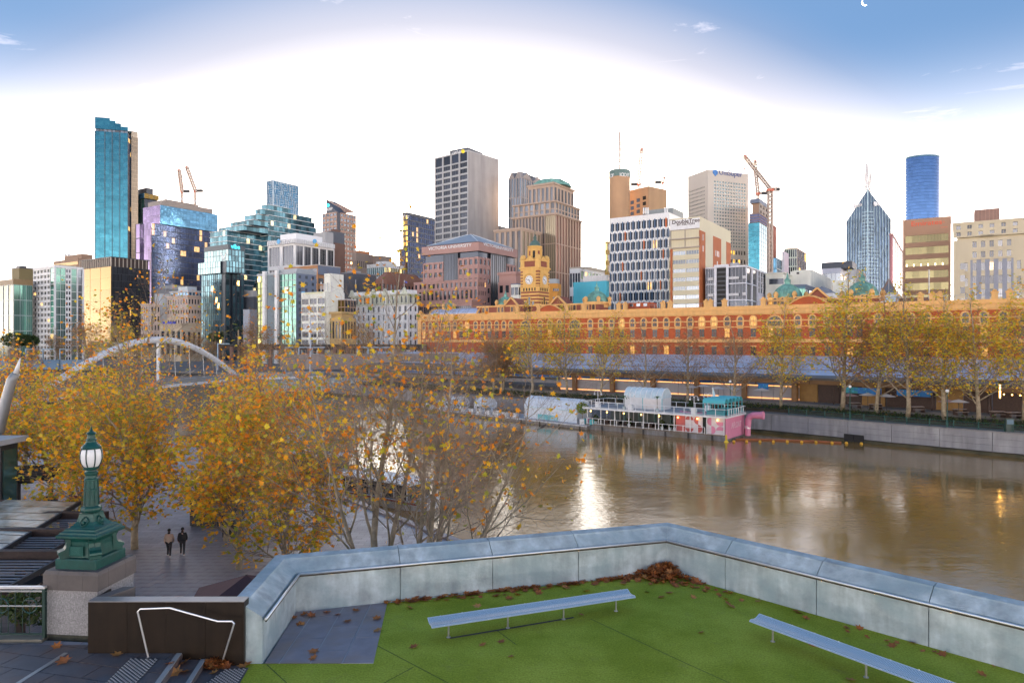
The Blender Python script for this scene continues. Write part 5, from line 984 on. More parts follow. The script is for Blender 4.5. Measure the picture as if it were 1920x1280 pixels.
arches = [795, 807, 819, 830.5, 842, 853, 864.5, 876, 892, 905, 918, 931.5, 945, 958, 1013, 1031, 1049, 1107, 1127, 1147, 1166, 1186, 1207, 1228, 1249.5, 1271, 1294, 1316, 1339, 1363.5, 1388, 1412.5, 1496, 1523, 1552, 1647, 1677, 1707, 1738, 1777, 1810, 1845, 1881, 1919, 1958, 1998]
lunes = [986, 1078, 1453, 1603]
def part_inst(name, me, s_, z_, par=sta): return inst(name, me, par, SP(s_, z_, 0))
for px in arches:
    s_ = sx(px); part_inst('arched_window', aw, s_, zA0); part_inst('window_surround', asur, s_, zA0)
    part_inst('sash_window', rw_, s_, zR0); part_inst('lintel', rl, s_, zR0); part_inst('sill', rl2, s_, zR0)
    if px > 1100: part_inst('sash_window', rw_, s_, 11.6); part_inst('lintel', rl, s_, 11.6)
for px in lunes:
    s_ = sx(px); part_inst('lunette_window', lw, s_, zA0 - .2); part_inst('window_surround', lsur, s_, zA0 - .2)
    for k in (-1.3, 1.3): part_inst('sash_window', rw_, s_ + k, zR0); part_inst('sash_window', rw_, s_ + k, 11.6)
    sbox(MB(), s_ - 2.6, s_ + 2.6, zR0 + 2.75, zR0 + 3.2, .0, .3).build('lintel', SB_C, sta)
# pedestals on the parapet
pm = MB().obox(-SU * .75 - SN * .9, SU * 1.5, SN * 1.2, Z * 1.7); pm.obox(-SU * .95 - SN * 1.05 + Z * 1.7, SU * 1.9, SN * 1.5, Z * .4); pm.lathe(Z * 2.1 - SN * .3, [(.5, 0), (.65, .2), (.4, .55), (.05, .7)], 8); pm = pm.mesh('pedestal', SB_C)
for px in (970, 1010, 1062, 1095, 1160, 1172, 1243, 1256, 1324, 1332, 1358, 1431, 1475, 1726, 1748, 1762, 1865, 1893): part_inst('pedestal', pm, sx(px), zC1 + 1.25)
# attic storeys set back
def attic(px0, px1, z1, gables=(), arcs=(), setb=4):
    a, b = sx(px0), sx(px1); sbox(MB(), a, b, zC1, z1 - 1, -setb - 8, -setb).build('attic_wall', SB_D, sta)
    sbox(MB(), a - .2, b + .2, z1 - 1, z1 - .4, -setb - 8.2, -setb + .35).build('attic_cornice', SB_C, sta); sbox(MB(), a, b, zC1 + 1.0, zC1 + 1.6, -setb - .1, -setb + .15).build('attic_cornice', SB_C, sta)
    for px in arcs:
        o = inst('attic_window', aw, sta, SP(sx(px), zC1 + 1.7, -setb), scale=.72); o = inst('window_surround', asur, sta, SP(sx(px), zC1 + 1.7, -setb), scale=.72)
    for g0, g1, h in gables:
        s0, s1 = sx(g0), sx(g1); m_ = (s0 + s1) / 2
        MB().loft([[SP(s0, z1 - 1, o), SP(s1, z1 - 1, o), SP(m_, z1 - 1 + h, o)] for o in (-setb + .02, -setb - 8)]).build('gable', SB_D, sta)
        for q0, q1 in ((s0 - .5, m_), (s1 + .5, m_)): MB().bar(SP(q0, z1 - 1, -setb + .2), SP(q1, z1 - .9 + h, -setb + .2), .9, .55).build('gable_coping', SB_C, sta)
attic(884, 973, 31.2, ((936, 962, 3.6),), (896, 903, 925, 932, 950, 958)); attic(985, 1115, 31.0, ((1022, 1052, 3.6),), (1004, 1012, 1058, 1068, 1084, 1092, 1104))
attic(1432, 1560, 30.0, ((1505, 1552, 3.8),), (1440, 1448, 1462, 1470, 1488, 1496)); attic(1560, 1645, 30.0, (), (1575, 1615, 1622))
for px in (1030, 1516):   # segmental brick pediments over the lunettes
    s_ = sx(px); pts = [SP(s_ - 6 + 12 * i / 8, zC1 + 1.25 + 2.6 * sin(pi * i / 8), .1) for i in range(9)]
    MB().loft([[p - SN * o for p in pts] for o in (0, 1.2)]).build('segment_pediment', SB_R, sta); MB().tube([p + SN * .1 for p in pts], .3, 5).build('pediment_moulding', SB_C, sta)
def dome(px, r, zb, Yoff, name='dome', hs=1.0):
    c = S0 + SU * sx(px) - SN * Yoff; pr = [(r, 0), (r * .98, .18 * r), (r * .90, .42 * r), (r * .74, .66 * r), (r * .5, .86 * r), (r * .28, .98 * r), (r * .2, 1.05 * r), (r * .2, 1.25 * r), (r * .24, 1.3 * r), (r * .1, 1.42 * r), (r * .04, 1.7 * r), (.03, 1.95 * r)]
    pr = [(a, b * hs) for a, b in pr]
    o = MB().lathe((c.x, c.y, zb), pr, 20).build(name, COPPER, sta); mb = MB()
    for k in range(20):
        a = 2 * pi * k / 20; mb.tube([V(c.x + cos(a) * (q[0] + .05), c.y + sin(a) * (q[0] + .05), zb + q[1]) for q in pr[:6]], .13, 4)
    mb.build('dome_rib', COPPER, o); MB().lathe((c.x, c.y, zb - 2.2), [(r * 1.08, 0), (r * 1.08, 1.2), (r * 1.2, 1.5), (r * 1.2, 2.19)], 20).build('drum', SB_C, sta)
    for k in range(6):
        a = pi / 6 + k * pi / 3; p = V(c.x + cos(a) * r * 1.25, c.y + sin(a) * r * 1.25, zb - 1.6); MB().lathe(p, [(.6, 0), (.6, 2.2), (.85, 2.3), (.8, 2.9), (.45, 3.5), (.05, 3.7)], 8).build('pinnacle', SB_C, sta)
dome(920, 3.4, 31.4, 11); dome(1097, 4.2, 31.2, 10); dome(1462, 4.6, 30.4, 12); dome(1608, 4.6, 30.2, 12); dome(820, 2.1, 30.6, 8, hs=1.1)
# vaulted silver roof at the left end
a, b = sx(800), sx(889); MB().loft([[SP(s_, zC1 + .9 + 3.0 * sin(pi * i / 10), -8 + 6.0 * cos(pi * i / 10)) for i in range(11)] for s_ in (a, b)]).build('vaulted_roof', M('zinc_roof', (.42, .45, .55), .45, .3, var=.1, scale=.2), sta)
MB().tube([SP(b + .1, zC1 + .9 + 3.2 * sin(pi * i / 10), -8 + 6.2 * cos(pi * i / 10)) for i in range(11)], .45, 5).build('vault_moulding', SB_C, sta); MB().tube([SP(a - .1, zC1 + .9 + 3.2 * sin(pi * i / 10), -8 + 6.2 * cos(pi * i / 10)) for i in range(11)], .45, 5).build('vault_moulding', SB_C, sta)
hut = sx(1170), sx(1214); sbox(MB(), hut[0], hut[1], zC1, zC1 + 3.6, -9, -2.5).build('roof_hut', SB_R, sta); sbox(MB(), hut[0] - .2, hut[1] + .2, zC1 + 1.8, zC1 + 2.2, -9.1, -2.4).build('hut_band', SB_D, sta)
for k in range(3): s_ = lerp(hut[0], hut[1], .2 + .3 * k); sbox(MB(), s_ - .7, s_ + .7, zC1 + 2.3, zC1 + 3.3, -2.5, -2.42).build('hut_window', GREYG, sta)
MB().tube([SP(s_, zC1 + 2.6, -1.0) for s_ in (sx(1215), sx(1440))], .06, 5).build('roof_rail', STEEL_D, sta); MB().tube([SP(s_, zC1 + 2.6, -1.0) for s_ in (sx(1640), sx(1950))], .06, 5).build('roof_rail', STEEL_D, sta)
for px in range(1225, 1440, 22): MB().cyl(SP(sx(px), zC1 + 1.2, -1), SP(sx(px), zC1 + 2.6, -1), .05, n=5).build('rail_post', STEEL_D, sta)
for px in range(1650, 1950, 24): MB().cyl(SP(sx(px), zC1 + 1.2, -1), SP(sx(px), zC1 + 2.6, -1), .05, n=5).build('rail_post', STEEL_D, sta)

# clock tower, its own thing
CTY = 305; ct = thing('clock_tower', 'tall golden and brown striped clock tower with green dome above the station', 'clock tower', (XP(1006, CTY), CTY, 26))
CTC = M('tower_gold', (.62, .37, .11), .7, var=.08, scale=.4, streak=.1); CTB = M('tower_brick', (.23, .075, .045), .8, var=.1)
tc = V(XP(1003, CTY + 5), CTY + 5, 0)
hw_ = 4.75
def tsq(h, z0, z1, name, m_, par=ct): return MB().prism([(p.x, p.y) for p in (tc + SU * h - SW * h, tc + SU * h + SW * h, tc - SU * h + SW * h, tc - SU * h - SW * h)], z0, z1).build(name, m_, par)
Yt = CTY; zt = lambda y: ZP(y, Yt)
tsq(hw_ - .15, 24, zt(488), 'shaft', CTB)
z = 26.0; k = 0
while z < zt(546): tsq(hw_ + .02, z, z + .75, 'stone_band', CTC); z += 1.55
tsq(hw_ + .0, zt(546), zt(538), 'arcade_band', CTC); tsq(hw_ + .3, zt(538.5), zt(537), 'cornice', CTC)
for sd in (0, 1):
    n, d = (-SW, SU) if sd == 0 else (SU, SW)
    fc = tc + n * hw_
    for i in range(5): MB().obox(fc + d * (-3.2 + i * 1.45) + n * .02 + Z * (zt(545)), d * .55, n * .1, Z * 1.3).build('slit_window', BLACK, ct)
    # clock stage: cream face with brick quoins
    MB().obox(fc - d * 3.3 - n * .1 + Z * zt(537), d * 6.6, n * .35, Z * (zt(507) - zt(537))).build('clock_panel', CTC, ct)
    for e in (-1, 1):
        for j in range(5): MB().obox(fc + d * (e * 4.0 - .72) - n * .1 + Z * (zt(536) + j * 1.35), d * 1.44, n * .22, Z * .65).build('quoin', CTC, ct)
    cz = zt(524.5); cc_ = fc + n * .28 + Z * cz
    disc = lambda r_, o0, o1, nm, m_: MB().loft([[cc_ + d * (r_ * cos(a)) + Z * (r_ * sin(a)) + n * o for a in [2 * pi * i / 24 for i in range(24)]] for o in (o0, o1)]).build(nm, m_, ct)
    disc(2.35, 0, .1, 'dial_ring', CTC); disc(1.95, .1, .14, 'dial', M('dial_white', (.78, .78, .74), .5))
    mb = MB()
    for h in range(12):
        a = h * pi / 6; e = d * sin(a) + Z * cos(a); mb.bar(cc_ + e * 1.35 + n * .17, cc_ + e * 1.8 + n * .17, .16, .04, up=n)
    mb.build('hour_mark', BLACK, ct)
    for ang, L_, w_ in ((radians(285), 1.55, .16), (radians(150), 1.05, .22)): MB().bar(cc_ + n * .2 - (d * sin(ang) + Z * cos(ang)) * .3, cc_ + n * .2 + (d * sin(ang) + Z * cos(ang)) * L_, w_, .05, up=n).build('clock_hand', BLACK, ct)
    MB().tube([cc_ + n * .1 + d * (2.75 * cos(pi * i / 10)) + Z * (2.75 * sin(pi * i / 10)) for i in range(11)], .28, 5).build('arch_moulding', CTC, ct)
    # lower arched windows
    for i, (dx, h) in enumerate(((-2.0, 3.2), (0, 5.2), (2.0, 3.2))): MB().obox(fc + d * (dx - .65) + n * .04 + Z * (zt(577)), d * 1.3, n * .12, Z * h).build('window_frame', CTC, ct); MB().obox(fc + d * (dx - .4) + n * .165 + Z * (zt(577) + .3), d * .8, n * .05, Z * (h - .6)).build('window', DARKG, ct)
tsq(hw_ + .05, zt(507), zt(503), 'clock_cornice', CTC); tsq(hw_ + .5, zt(503), zt(500), 'clock_cornice', CTC)
tsq(hw_ - .3, zt(500), zt(488), 'loggia', CTC); tsq(hw_ + .25, zt(489), zt(487), 'cornice', CTC)
for sd in (0, 1):
    n, d = (-SW, SU) if sd == 0 else (SU, SW); fc = tc + n * (hw_ - .3)
    for i in range(4): MB().obox(fc + d * (-2.3 + i * 1.2) + n * .02 + Z * zt(498), d * .75, n * .1, Z * 1.3).build('loggia_window', BLACK, ct)
    MB().loft([[fc + d * x + n * o + Z * (zt(487) + y) for x, y in ((-2.4, 0), (2.4, 0), (0, 2.0))] for o in (.3, -1)]).build('pediment', CTC, ct)
for a in (-1, 1):
    for b in (-1, 1):
        c = tc + SU * (hw_ - .9) * a + SW * (hw_ - .9) * b; MB().lathe((c.x, c.y, zt(500)), [(1.35, 0), (1.3, 3.4), (1.5, 3.6), (1.5, 4.0), (1.35, 4.1), (1.2, 4.9), (.7, 5.5), (.1, 5.7)], 12).build('corner_turret', CTC, ct)
MB().lathe((tc.x, tc.y, zt(488)), [(3.4, 0), (3.1, .3), (3.0, 6.0), (3.3, 6.2), (3.5, 6.8), (2.9, 7.0)], 8, rz=radians(-33)).build('lantern', CTC, ct)
for k in range(8):
    a = radians(-33) + pi / 8 + k * pi / 4; d = V(cos(a), sin(a), 0); t_ = V(-sin(a), cos(a), 0); c = tc + d * 2.85 + Z * zt(482)
    MB().obox(c - t_ * .5, t_ * 1.0, d * .1, Z * 3.2).build('lantern_window', BLACK if k % 2 == 0 else CTB, ct)
    a2 = a + pi / 8; c2 = tc + V(cos(a2), sin(a2), 0) * 3.15; MB().cyl(c2 + Z * zt(487), c2 + Z * (zt(487) + 5.6), .3, n=6).build('column', CTC, ct)
dz = zt(459); MB().lathe((tc.x, tc.y, dz), [(2.6, 0), (2.55, .4), (2.35, 1.2), (1.8, 2.0), (1.0, 2.6), (.7, 2.8), (.7, 3.8), (.95, 3.9), (.5, 4.4), (.2, 4.8), (.12, 6.5), (.05, 8.2)], 16).build('dome', M('dome_dark_green', (.07, .12, .10), .5, var=.2, scale=.6), ct)
MB().ball((tc.x, tc.y, dz + 7.0), .32, 8).build('finial', SLATE_D, ct)

# ------------------------------------------------------------ platforms and canopies in front of the station
CANR = M('canopy_iron_roof', (.42, .43, .49), .5, .3, var=.18, scale=.15, streak=.1); FASC = M('canopy_fascia', (.16, .095, .05), .7, var=.2)
for i, (off, z_, wd, lab) in enumerate(((13, 11.2, 8, 'long grey platform canopy nearest the brick station wall'), (27, 10.4, 9, 'long grey platform canopy second from the station wall'), (42, 9.6, 9, 'long grey platform canopy in the middle of the rail yard'), (57, 8.8, 9, 'long grey platform canopy fourth from the station wall'))):
    c = thing('platform_canopy', lab, 'canopy', SP(100, z_, off), 'platform canopies'); s0 = -12 + i * 8; n_ = 24; ds = (s_end - s0) / n_
    for k in range(n_):
        a, b = s0 + k * ds, s0 + (k + 1) * ds - .08
        MB().loft([[SP(s_, z_ - .5, off + wd / 2), SP(s_, z_ + .55, off), SP(s_, z_ - .5, off - wd / 2), SP(s_, z_ - .62, off - wd / 2), SP(s_, z_ + .4, off), SP(s_, z_ - .62, off + wd / 2)] for s_ in (a, b)]).build('roof_sheet', CANR, c)
    for o in (-1, 1): sbox(MB(), s0, s_end, z_ - 1.05, z_ - .52, off + o * wd / 2 - .06, off + o * wd / 2 + .06).build('fascia', FASC, c)
    for k in range(0, n_ + 1): MB().cyl(SP(s0 + .5 + k * (ds - .1), GZ, off), SP(s0 + .5 + k * (ds - .1), z_ - .3, off), .16, n=6).build('post', FASC, c)
    sbox(MB(), s0, s_end, GZ - .1, GZ + 1.1, off - wd / 2, off + wd / 2).build('platform', M('platform_concrete', (.25, .23, .22), .8, var=.15, scale=.3), c)
# trains standing in the yard
TRW = M('train_white', (.55, .56, .58), .35, .3, var=.05); TRB = M('train_blue', (.02, .16, .50), .4, var=.05); TRY = M('train_yellow', (.65, .42, .03), .5)
def train(off, s0, ncar, lab):
    t_ = thing('suburban_train', lab, 'train', SP(s0, GZ, off), 'trains in the station')
    for k in range(ncar):
        a, b = s0 + k * 23, s0 + k * 23 + 22.6
        pr = [(-1.45, 1.0), (-1.45, 3.6), (-1.0, 4.2), (1.0, 4.2), (1.45, 3.6), (1.45, 1.0)]
        MB().loft([[SP(s_, GZ + z_, off + o) for o, z_ in pr] for s_ in (a, b)]).build('carriage', TRW, t_)
        sbox(MB(), a + .3, b - .3, GZ + 2.1, GZ + 3.1, off + 1.455, off + 1.475).build('window_band', DARKG, t_); sbox(MB(), a + .1, b - .1, GZ + 1.1, GZ + 1.9, off + 1.455, off + 1.47).build('blue_stripe', TRB, t_)
        for q in (.22, .5, .78): sbox(MB(), a + 22 * q - .8, a + 22 * q + .8, GZ + 1.1, GZ + 3.2, off + 1.476, off + 1.49).build('door', TRY if k % 2 else TRB, t_)
train(50, 30, 5, 'long silver and blue suburban train standing under the platform canopies'); train(35, -30, 3, 'short silver and blue train at the left end of the platforms')
ALB[0] = 1.0
# ------------------------------------------------------------ the rail viaduct, bar and gardens along the north bank
NB_V = offset_line(NB, 19)      # line of the viaduct front
def along(line, px, lo=0, hi=460):
    best, bd = 0, 9e9; k = (px - HX) / F; s_ = lo
    while s_ < hi:
        p, t = seg_at(line, s_)
        if p.y > 5:
            e = abs(p.x / p.y - k)
            if e < bd: bd, best = e, s_
        s_ += .5
    return best
WARM = M('warm_strip', (1, .6, .3), .5, emit=(1, .34, .07), es=.42)
VPAN = M('viaduct_panel', (.33, .33, .36), .6, var=.12, scale=.3); RUST = M('rusted_steel', (.21, .115, .05), .7, var=.25, scale=.6)
vd = thing('rail_viaduct', 'low rail viaduct with grey panels, rusty columns and warm strip lights behind the trees', 'viaduct', (40, 150, GZ))
sA, sB = along(NB_V, 1075), along(NB_V, 1500)
s_lo, s_hi = min(sA, sB), max(sA, sB); k = s_lo; i = 0
while k < s_hi:
    p, t = seg_at(NB_V, k); q, _ = seg_at(NB_V, k + 4.9); n = V(t.y, -t.x, 0); n = n if n.y < 0 else -n
    MB().obox(V(p.x, p.y, GZ), (q - p), -n * .3, Z * 3.1).build('panel', VPAN, vd)
    MB().obox(V(p.x, p.y, GZ + 2.85) + n * .02, (q - p), n * .06, Z * .10).build('strip_light', WARM, vd); MB().obox(V(p.x, p.y, GZ + .35) + n * .02, (q - p), n * .06, Z * .1).build('strip_light', WARM, vd)
    if i % 2 == 0: MB().obox(V(p.x, p.y, GZ) + n * .3, (q - p).normalized() * .95, n * .95, Z * 4.3).build('column', RUST, vd)
    k += 5; i += 1
sC, sD = along(NB_V, 700), 20; k = min(sC, sD); e_ = max(sC, sD)
while k < e_:
    p, t = seg_at(NB_V, k); q, _ = seg_at(NB_V, k + 9.9); n = V(t.y, -t.x, 0); n = n if n.y < 0 else -n
    MB().obox(V(p.x, p.y, GZ + 3.6) + n * 1.3, (q - p), -n * 3.0, Z * .75).build('deck_beam', RUST, vd); MB().obox(V(p.x, p.y, GZ + 4.36) + n * .6, (q - p), -n * 12, Z * .4).build('deck', M('ballast_deck', (.15, .14, .13), .9, var=.2, scale=.4), vd)
    k += 10
# bar to the right of the viaduct
br = thing('riverside_bar', 'dark open riverside bar with blue painted boards behind the right trees', 'bar', (75, 122, GZ)); sE, sF = along(NB_V, 1505), 25
k = min(sE, sF); i = 0
while k < max(sE, sF):
    p, t = seg_at(NB_V, k); q, _ = seg_at(NB_V, k + 3.9); n = V(t.y, -t.x, 0); n = n if n.y < 0 else -n
    MB().obox(V(p.x, p.y, GZ) - n * .1, (q - p), -n * .3, Z * 3.6).build('back_wall', DARKTIMBER if i % 3 else M('bar_shed', (.28, .16, .05), .7, var=.2), br)
    if i % 2 == 0: MB().obox(V(p.x, p.y, GZ) + n * 2.5, (.2, 0, 0), (0, .2, 0), (0, 0, 3.2)).build('post', DARKTIMBER, br)
    k += 4; i += 1
MUR = [M('mural_blue', (.015, .17, .50), .6, var=.25, scale=.8), M('mural_teal', (.03, .28, .33), .6, var=.25, scale=.8)]
for px0, px1, m_ in ((1590, 1612, MUR[1]), (1613, 1636, MUR[0]), (1637, 1660, MUR[0]), (1690, 1712, MUR[0]), (1713, 1735, MUR[0]), (1736, 1752, MUR[0]), (1425, 1446, MUR[0])):
    a, _ = seg_at(NB_V, along(NB_V, px0)); b, _ = seg_at(NB_V, along(NB_V, px1)); n = V(-(b - a).y, (b - a).x, 0).normalized(); n = n if n.y < 0 else -n
    MB().obox(V(a.x, a.y, GZ + 2.3) + n * 1.6, (b - a), n * .06, Z * 1.1).build('mural_board', m_, br)
    for q in range(7): f = U_(.05, .9); MB().obox(lerp(a, b, f) + n * 1.67 + Z * (GZ + 2.4 + R() * .7), (b - a) * U_(.05, .16), n * .01, Z * .25).build('mural_stroke', M('mural_light', (.05, .38, .62), .6) if q % 2 else MUR[1 if m_ == MUR[0] else 0], br)
# string lights
sl = [(1512, 742), (1520, 742), (1534, 729), (1558, 722), (1580, 733), (1590, 726), (1617, 732), (1627, 733), (1640, 731), (1660, 734), (1672, 735), (1696, 734), (1708, 736), (1783, 735), (1791, 739), (1804, 741), (1826, 737), (1877, 745), (1884, 739), (1899, 740), (1914, 741), (1546, 727)]
bm = MB().ball((0, 0, 0), .11, 8).mesh('bulb', LAMPON); NB_L = offset_line(NB, 10)
for i, (px, py) in enumerate(sl):
    p, _ = seg_at(NB_L, along(NB_L, px, 0, 200)); b_ = inst('string_light', bm, None, V(p.x, p.y, ZP(py, p.y))); tag(b_, 'small warm bulb hanging in the string of lights along the riverside bar', 'string light', 'bulbs strung along the bar')
mb = MB()
for (a, b) in zip(sl[:-1], sl[1:]):
    pa, _ = seg_at(NB_L, along(NB_L, a[0], 0, 200)); pb, _ = seg_at(NB_L, along(NB_L, b[0], 0, 200)); mb.bar(V(pa.x, pa.y, ZP(a[1], pa.y) + .12), V(pb.x, pb.y, ZP(b[1], pb.y) + .12), .02, .02)
tag(mb.build('light_cable', CHAR, at=(60, 110, 7)), 'thin black cable carrying the warm bulbs along the bar', 'cable')
# patio umbrellas and tables
def umbrella(px, py, off, m_, lab):
    ln = offset_line(NB, off); p, _ = seg_at(ln, along(ln, px, 0, 300)); z_ = ZP(py, p.y); t_ = thing('patio_umbrella', lab, 'umbrella', V(p.x, p.y, GZ), 'patio umbrellas by the bar')
    rim = [V(p.x + 1.5 * cos(a), p.y + 1.5 * sin(a), z_ - .45) for a in [k * pi / 4 for k in range(8)]]; mb = MB()
    for k in range(8): mb.poly([rim[k], rim[(k + 1) % 8], V(p.x, p.y, z_)])
    mb.build('canopy', m_, t_); MB().cyl(V(p.x, p.y, GZ), V(p.x, p.y, z_), .04, n=6).build('pole', CHAR, t_)
UMW = M('umbrella_white', (.55, .53, .52), .8); UMP = M('umbrella_pink', (.36, .22, .2), .8)
for px, py, m_, lab in ((1297, 722, UMW, 'pale patio umbrella behind the white barge shelter'), (1320, 720, UMW, 'pale patio umbrella behind the barge lamps'), (1345, 724, UMW, 'pale patio umbrella left of the barge flag'), (1376, 725, UMW, 'pale patio umbrella right of the barge flag'), (1428, 727, UMW, 'pale patio umbrella right of the teal barrel roofs'), (1592, 737, UMP, 'pinkish patio umbrella right of the first bank tree'), (1625, 736, UMW, 'pale patio umbrella under the blue mural'), (1665, 738, UMW, 'pale patio umbrella between the two mural boards'), (1776, 748, UMP, 'pinkish patio umbrella beside the right lamp post'), (1800, 748, UMW, 'pale patio umbrella by the right end of the bar')): umbrella(px, py, 12, m_, lab)
for i, px in enumerate((1600, 1640, 1720, 1800, 1870, 1900)):
    ln = offset_line(NB, 13); p, _ = seg_at(ln, along(ln, px, 0, 300)); t_ = thing('picnic_table', ('timber picnic table near the first bank tree', 'timber picnic table below the blue mural', 'timber picnic table beside the second bank tree', 'timber picnic table right of the dark bar hatch', 'timber picnic table left of the golden shed', 'timber picnic table at the far right of the bar')[i], 'table', V(p.x, p.y, GZ), 'bar tables')
    TT = M('table_top', (.35, .28, .24), .6); MB().obox((p.x - 1, p.y - .4, GZ + .9), (2, 0, 0), (0, .8, 0), (0, 0, .07)).build('table_top', TT, t_); MB().obox((p.x - 1, p.y - .9, GZ + .5), (2, 0, 0), (0, .3, 0), (0, 0, .06)).build('bench', TT, t_)
    for d in (-.8, .8): MB().obox((p.x + d - .05, p.y - .8, GZ), (.1, 0, 0), (0, 1.1, 0), (0, 0, .9)).build('leg', DARKTIMBER, t_)
# river fence with green posts
rf = thing('river_fence', 'dark green post and rail fence along the top of the river wall', 'fence', (60, 104, 3.3)); NB_F = offset_line(NB, .7); k = 40
GP = M('fence_green', (.01, .075, .06), .5, var=.15)
posts = []
while k < 230:
    p, t = seg_at(NB_F, k); MB().obox((p.x - .06, p.y - .06, 3.4), (.12, 0, 0), (0, .12, 0), (0, 0, 1.12)).build('post', GP, rf); posts.append(p); k += 3.05
for z_ in (4.42, 3.95, 3.6):
    mb = MB()
    for a, b in zip(posts[:-1], posts[1:]): mb.bar(V(a.x, a.y, z_), V(b.x, b.y, z_), .05, .05)
    mb.build('rail', GP, rf)
mb = MB()
for a, b in zip(posts[:-1], posts[1:]):
    for q in range(1, 15): p = lerp(a, b, q / 15); mb.bar(V(p.x, p.y, 3.6), V(p.x, p.y, 4.4), .018, .018)
mb.build('picket', GP, rf, stuff=True)
for i, px in enumerate((1594, 1775, 1155)):
    p, _ = seg_at(NB_F, along(NB_F, px, 0, 240)); t_ = thing('path_lamp', ('slim green lamp post on the river path right of the first bank tree', 'slim green lamp post on the river path between two right bank trees', 'slim green lamp post behind the left end of the barge')[i], 'street lamp', V(p.x, p.y, 3.4), 'lamp posts along the river path'); MB().lathe((p.x, p.y, 3.4), [(.16, 0), (.14, .9), (.07, 1.0), (.06, 5.0), (.09, 5.05), (.09, 5.2)], 8).build('post', GP, t_); MB().ball((p.x, p.y, 5.2 + 3.55), .24, 10).build('globe', OPAL, t_)
p, _ = seg_at(NB_F, along(NB_F, 1897, 0, 200)); t_ = thing('sign_cabinet', 'dark green sign cabinet on the river path at the right edge', 'sign', V(p.x, p.y, 3.4)); MB().obox((p.x - .55, p.y - .1, 3.4), (1.1, 0, 0), (0, .35, 0), (0, 0, 1.9)).build('cabinet', GREENIRON_D, t_); MB().obox((p.x - .45, p.y - .12, 4.5), (.9, 0, 0), (0, .02, 0), (0, 0, .6)).build('panel', M('sign_blue_panel', (.12, .2, .26), .5), t_)
# ground cover
mb = MB(); NB_H = offset_line(NB, 7.2)
for k in range(15000):
    s_ = U_(20, 330); p, t = seg_at(NB_H, s_); c = V(p.x + random.gauss(0, 1.2), p.y + random.gauss(0, 1.2), 3.72 + abs(random.gauss(0, .42)) * (1.3 if s_ < 130 else .9)); a = V(U_(-1, 1), U_(-1, 1), U_(-.2, 1)).normalized(); b = a.cross(V(U_(-1, 1), U_(-1, 1), U_(-1, 1))).normalized(); sz = U_(.10, .26); c2 = a.cross(b)
    mb.poly([c - b * sz, c + c2 * sz * .6, c + b * sz, c - c2 * sz * .6])
tag(mb.build('ground_cover', HEDGE, stuff=True, at=(40, 130, 3.7)), 'low dark green planting along the north bank', 'planting')
# ------------------------------------------------------------ the terrace in the foreground
TZ = 8.0; PLZ = 8.30
def lerp(a, b, t): return a + (b - a) * t
A_ = V(-6.24, 17.0, TZ); B_ = V(-6.42, 20.2, TZ); C_ = V(5.36, 23.65, TZ); E_ = V(12.35, 16.46, TZ); E2 = E_ + (E_ - C_).normalized() * 13
# pushing A-B: the short end runs from the steps to the long wall
A_ = PZ(492, 1243, TZ); B_ = PZ(556, 1147, TZ); C_ = PZ(1250, 1073, TZ)
floor = [(-30, -6), (34, -6), (E2.x + 1, E2.y), (E2.x, E2.y), (C_.x + .2, C_.y + .5), (B_.x - .5, B_.y + .3), (A_.x - .7, 17.4), (-30, 17.4)]
o = MB().prism(floor, 1.0, TZ - .06).build('terrace', M('terrace_base', (.2, .2, .2), .8)); o['kind'] = 'structure'
SL = [PZ(497, 1243, TZ), PZ(556, 1147, TZ), PZ(726, 1130, TZ), PZ(700, 1243, TZ)]
turf_poly = [PZ(462, 1243.5, TZ), SL[0] + V(0, -.01, 0), SL[3], SL[2], C_, E_, E2, V(26, 2, TZ), V(-2, 2, TZ), V(-7.3, 12.5, TZ)]
mb = MB(); mb.prism([(p.x, p.y) for p in turf_poly], TZ - .05, TZ).build('artificial_turf', TURF, stuff=False)['kind'] = 'structure'
# seams of the turf rolls
sm = MB()
def strip(mb, p, q, w_, z):
    t = (q - p).normalized(); n = V(-t.y, t.x, 0) * w_ / 2
    mb.poly([p + n + Z * z, p - n + Z * z, q - n + Z * z, q + n + Z * z])
for (a, b) in (((708, 1210), (860, 1290)), ((860, 1290), (960, 1350)), ((775, 1250), (716, 1282)), ((1108, 1160), (1280, 1240)), ((1280, 1240), (1480, 1330)), ((500, 1245), (540, 1282)), ((930, 1180), (968, 1208))):
    strip(sm, PZ(*a, TZ), PZ(*b, TZ), .018, .004)
so = sm.build('turf_seam', M('turf_seam', (.035, .055, .014), .9)); so['kind'] = 'structure'

# bluestone slabs beside the wall, each its own
def clip(poly, convex):
    """Sutherland-Hodgman, both counter-clockwise"""
    out = poly
    for i in range(len(convex)):
        a, b = convex[i], convex[(i + 1) % len(convex)]; inp, out = out, []
        ins = lambda p: (b[0] - a[0]) * (p[1] - a[1]) - (b[1] - a[1]) * (p[0] - a[0]) >= 0
        for k in range(len(inp)):
            p, q = inp[k - 1], inp[k]
            if ins(p) != ins(q):
                d1 = (b[0] - a[0]) * (p[1] - a[1]) - (b[1] - a[1]) * (p[0] - a[0]); d2 = (b[0] - a[0]) * (q[1] - a[1]) - (b[1] - a[1]) * (q[0] - a[0])
                t = d1 / (d1 - d2); out.append((p[0] + (q[0] - p[0]) * t, p[1] + (q[1] - p[1]) * t))
            if ins(q): out.append(q)
        if not out: return []
    return out
def ccw(pts):
    A = sum(pts[i][0] * pts[(i + 1) % len(pts)][1] - pts[(i + 1) % len(pts)][0] * pts[i][1] for i in range(len(pts)))
    return pts if A > 0 else pts[::-1]
def area(pts): return abs(sum(pts[i][0] * pts[(i + 1) % len(pts)][1] - pts[(i + 1) % len(pts)][0] * pts[i][1] for i in range(len(pts)))) / 2
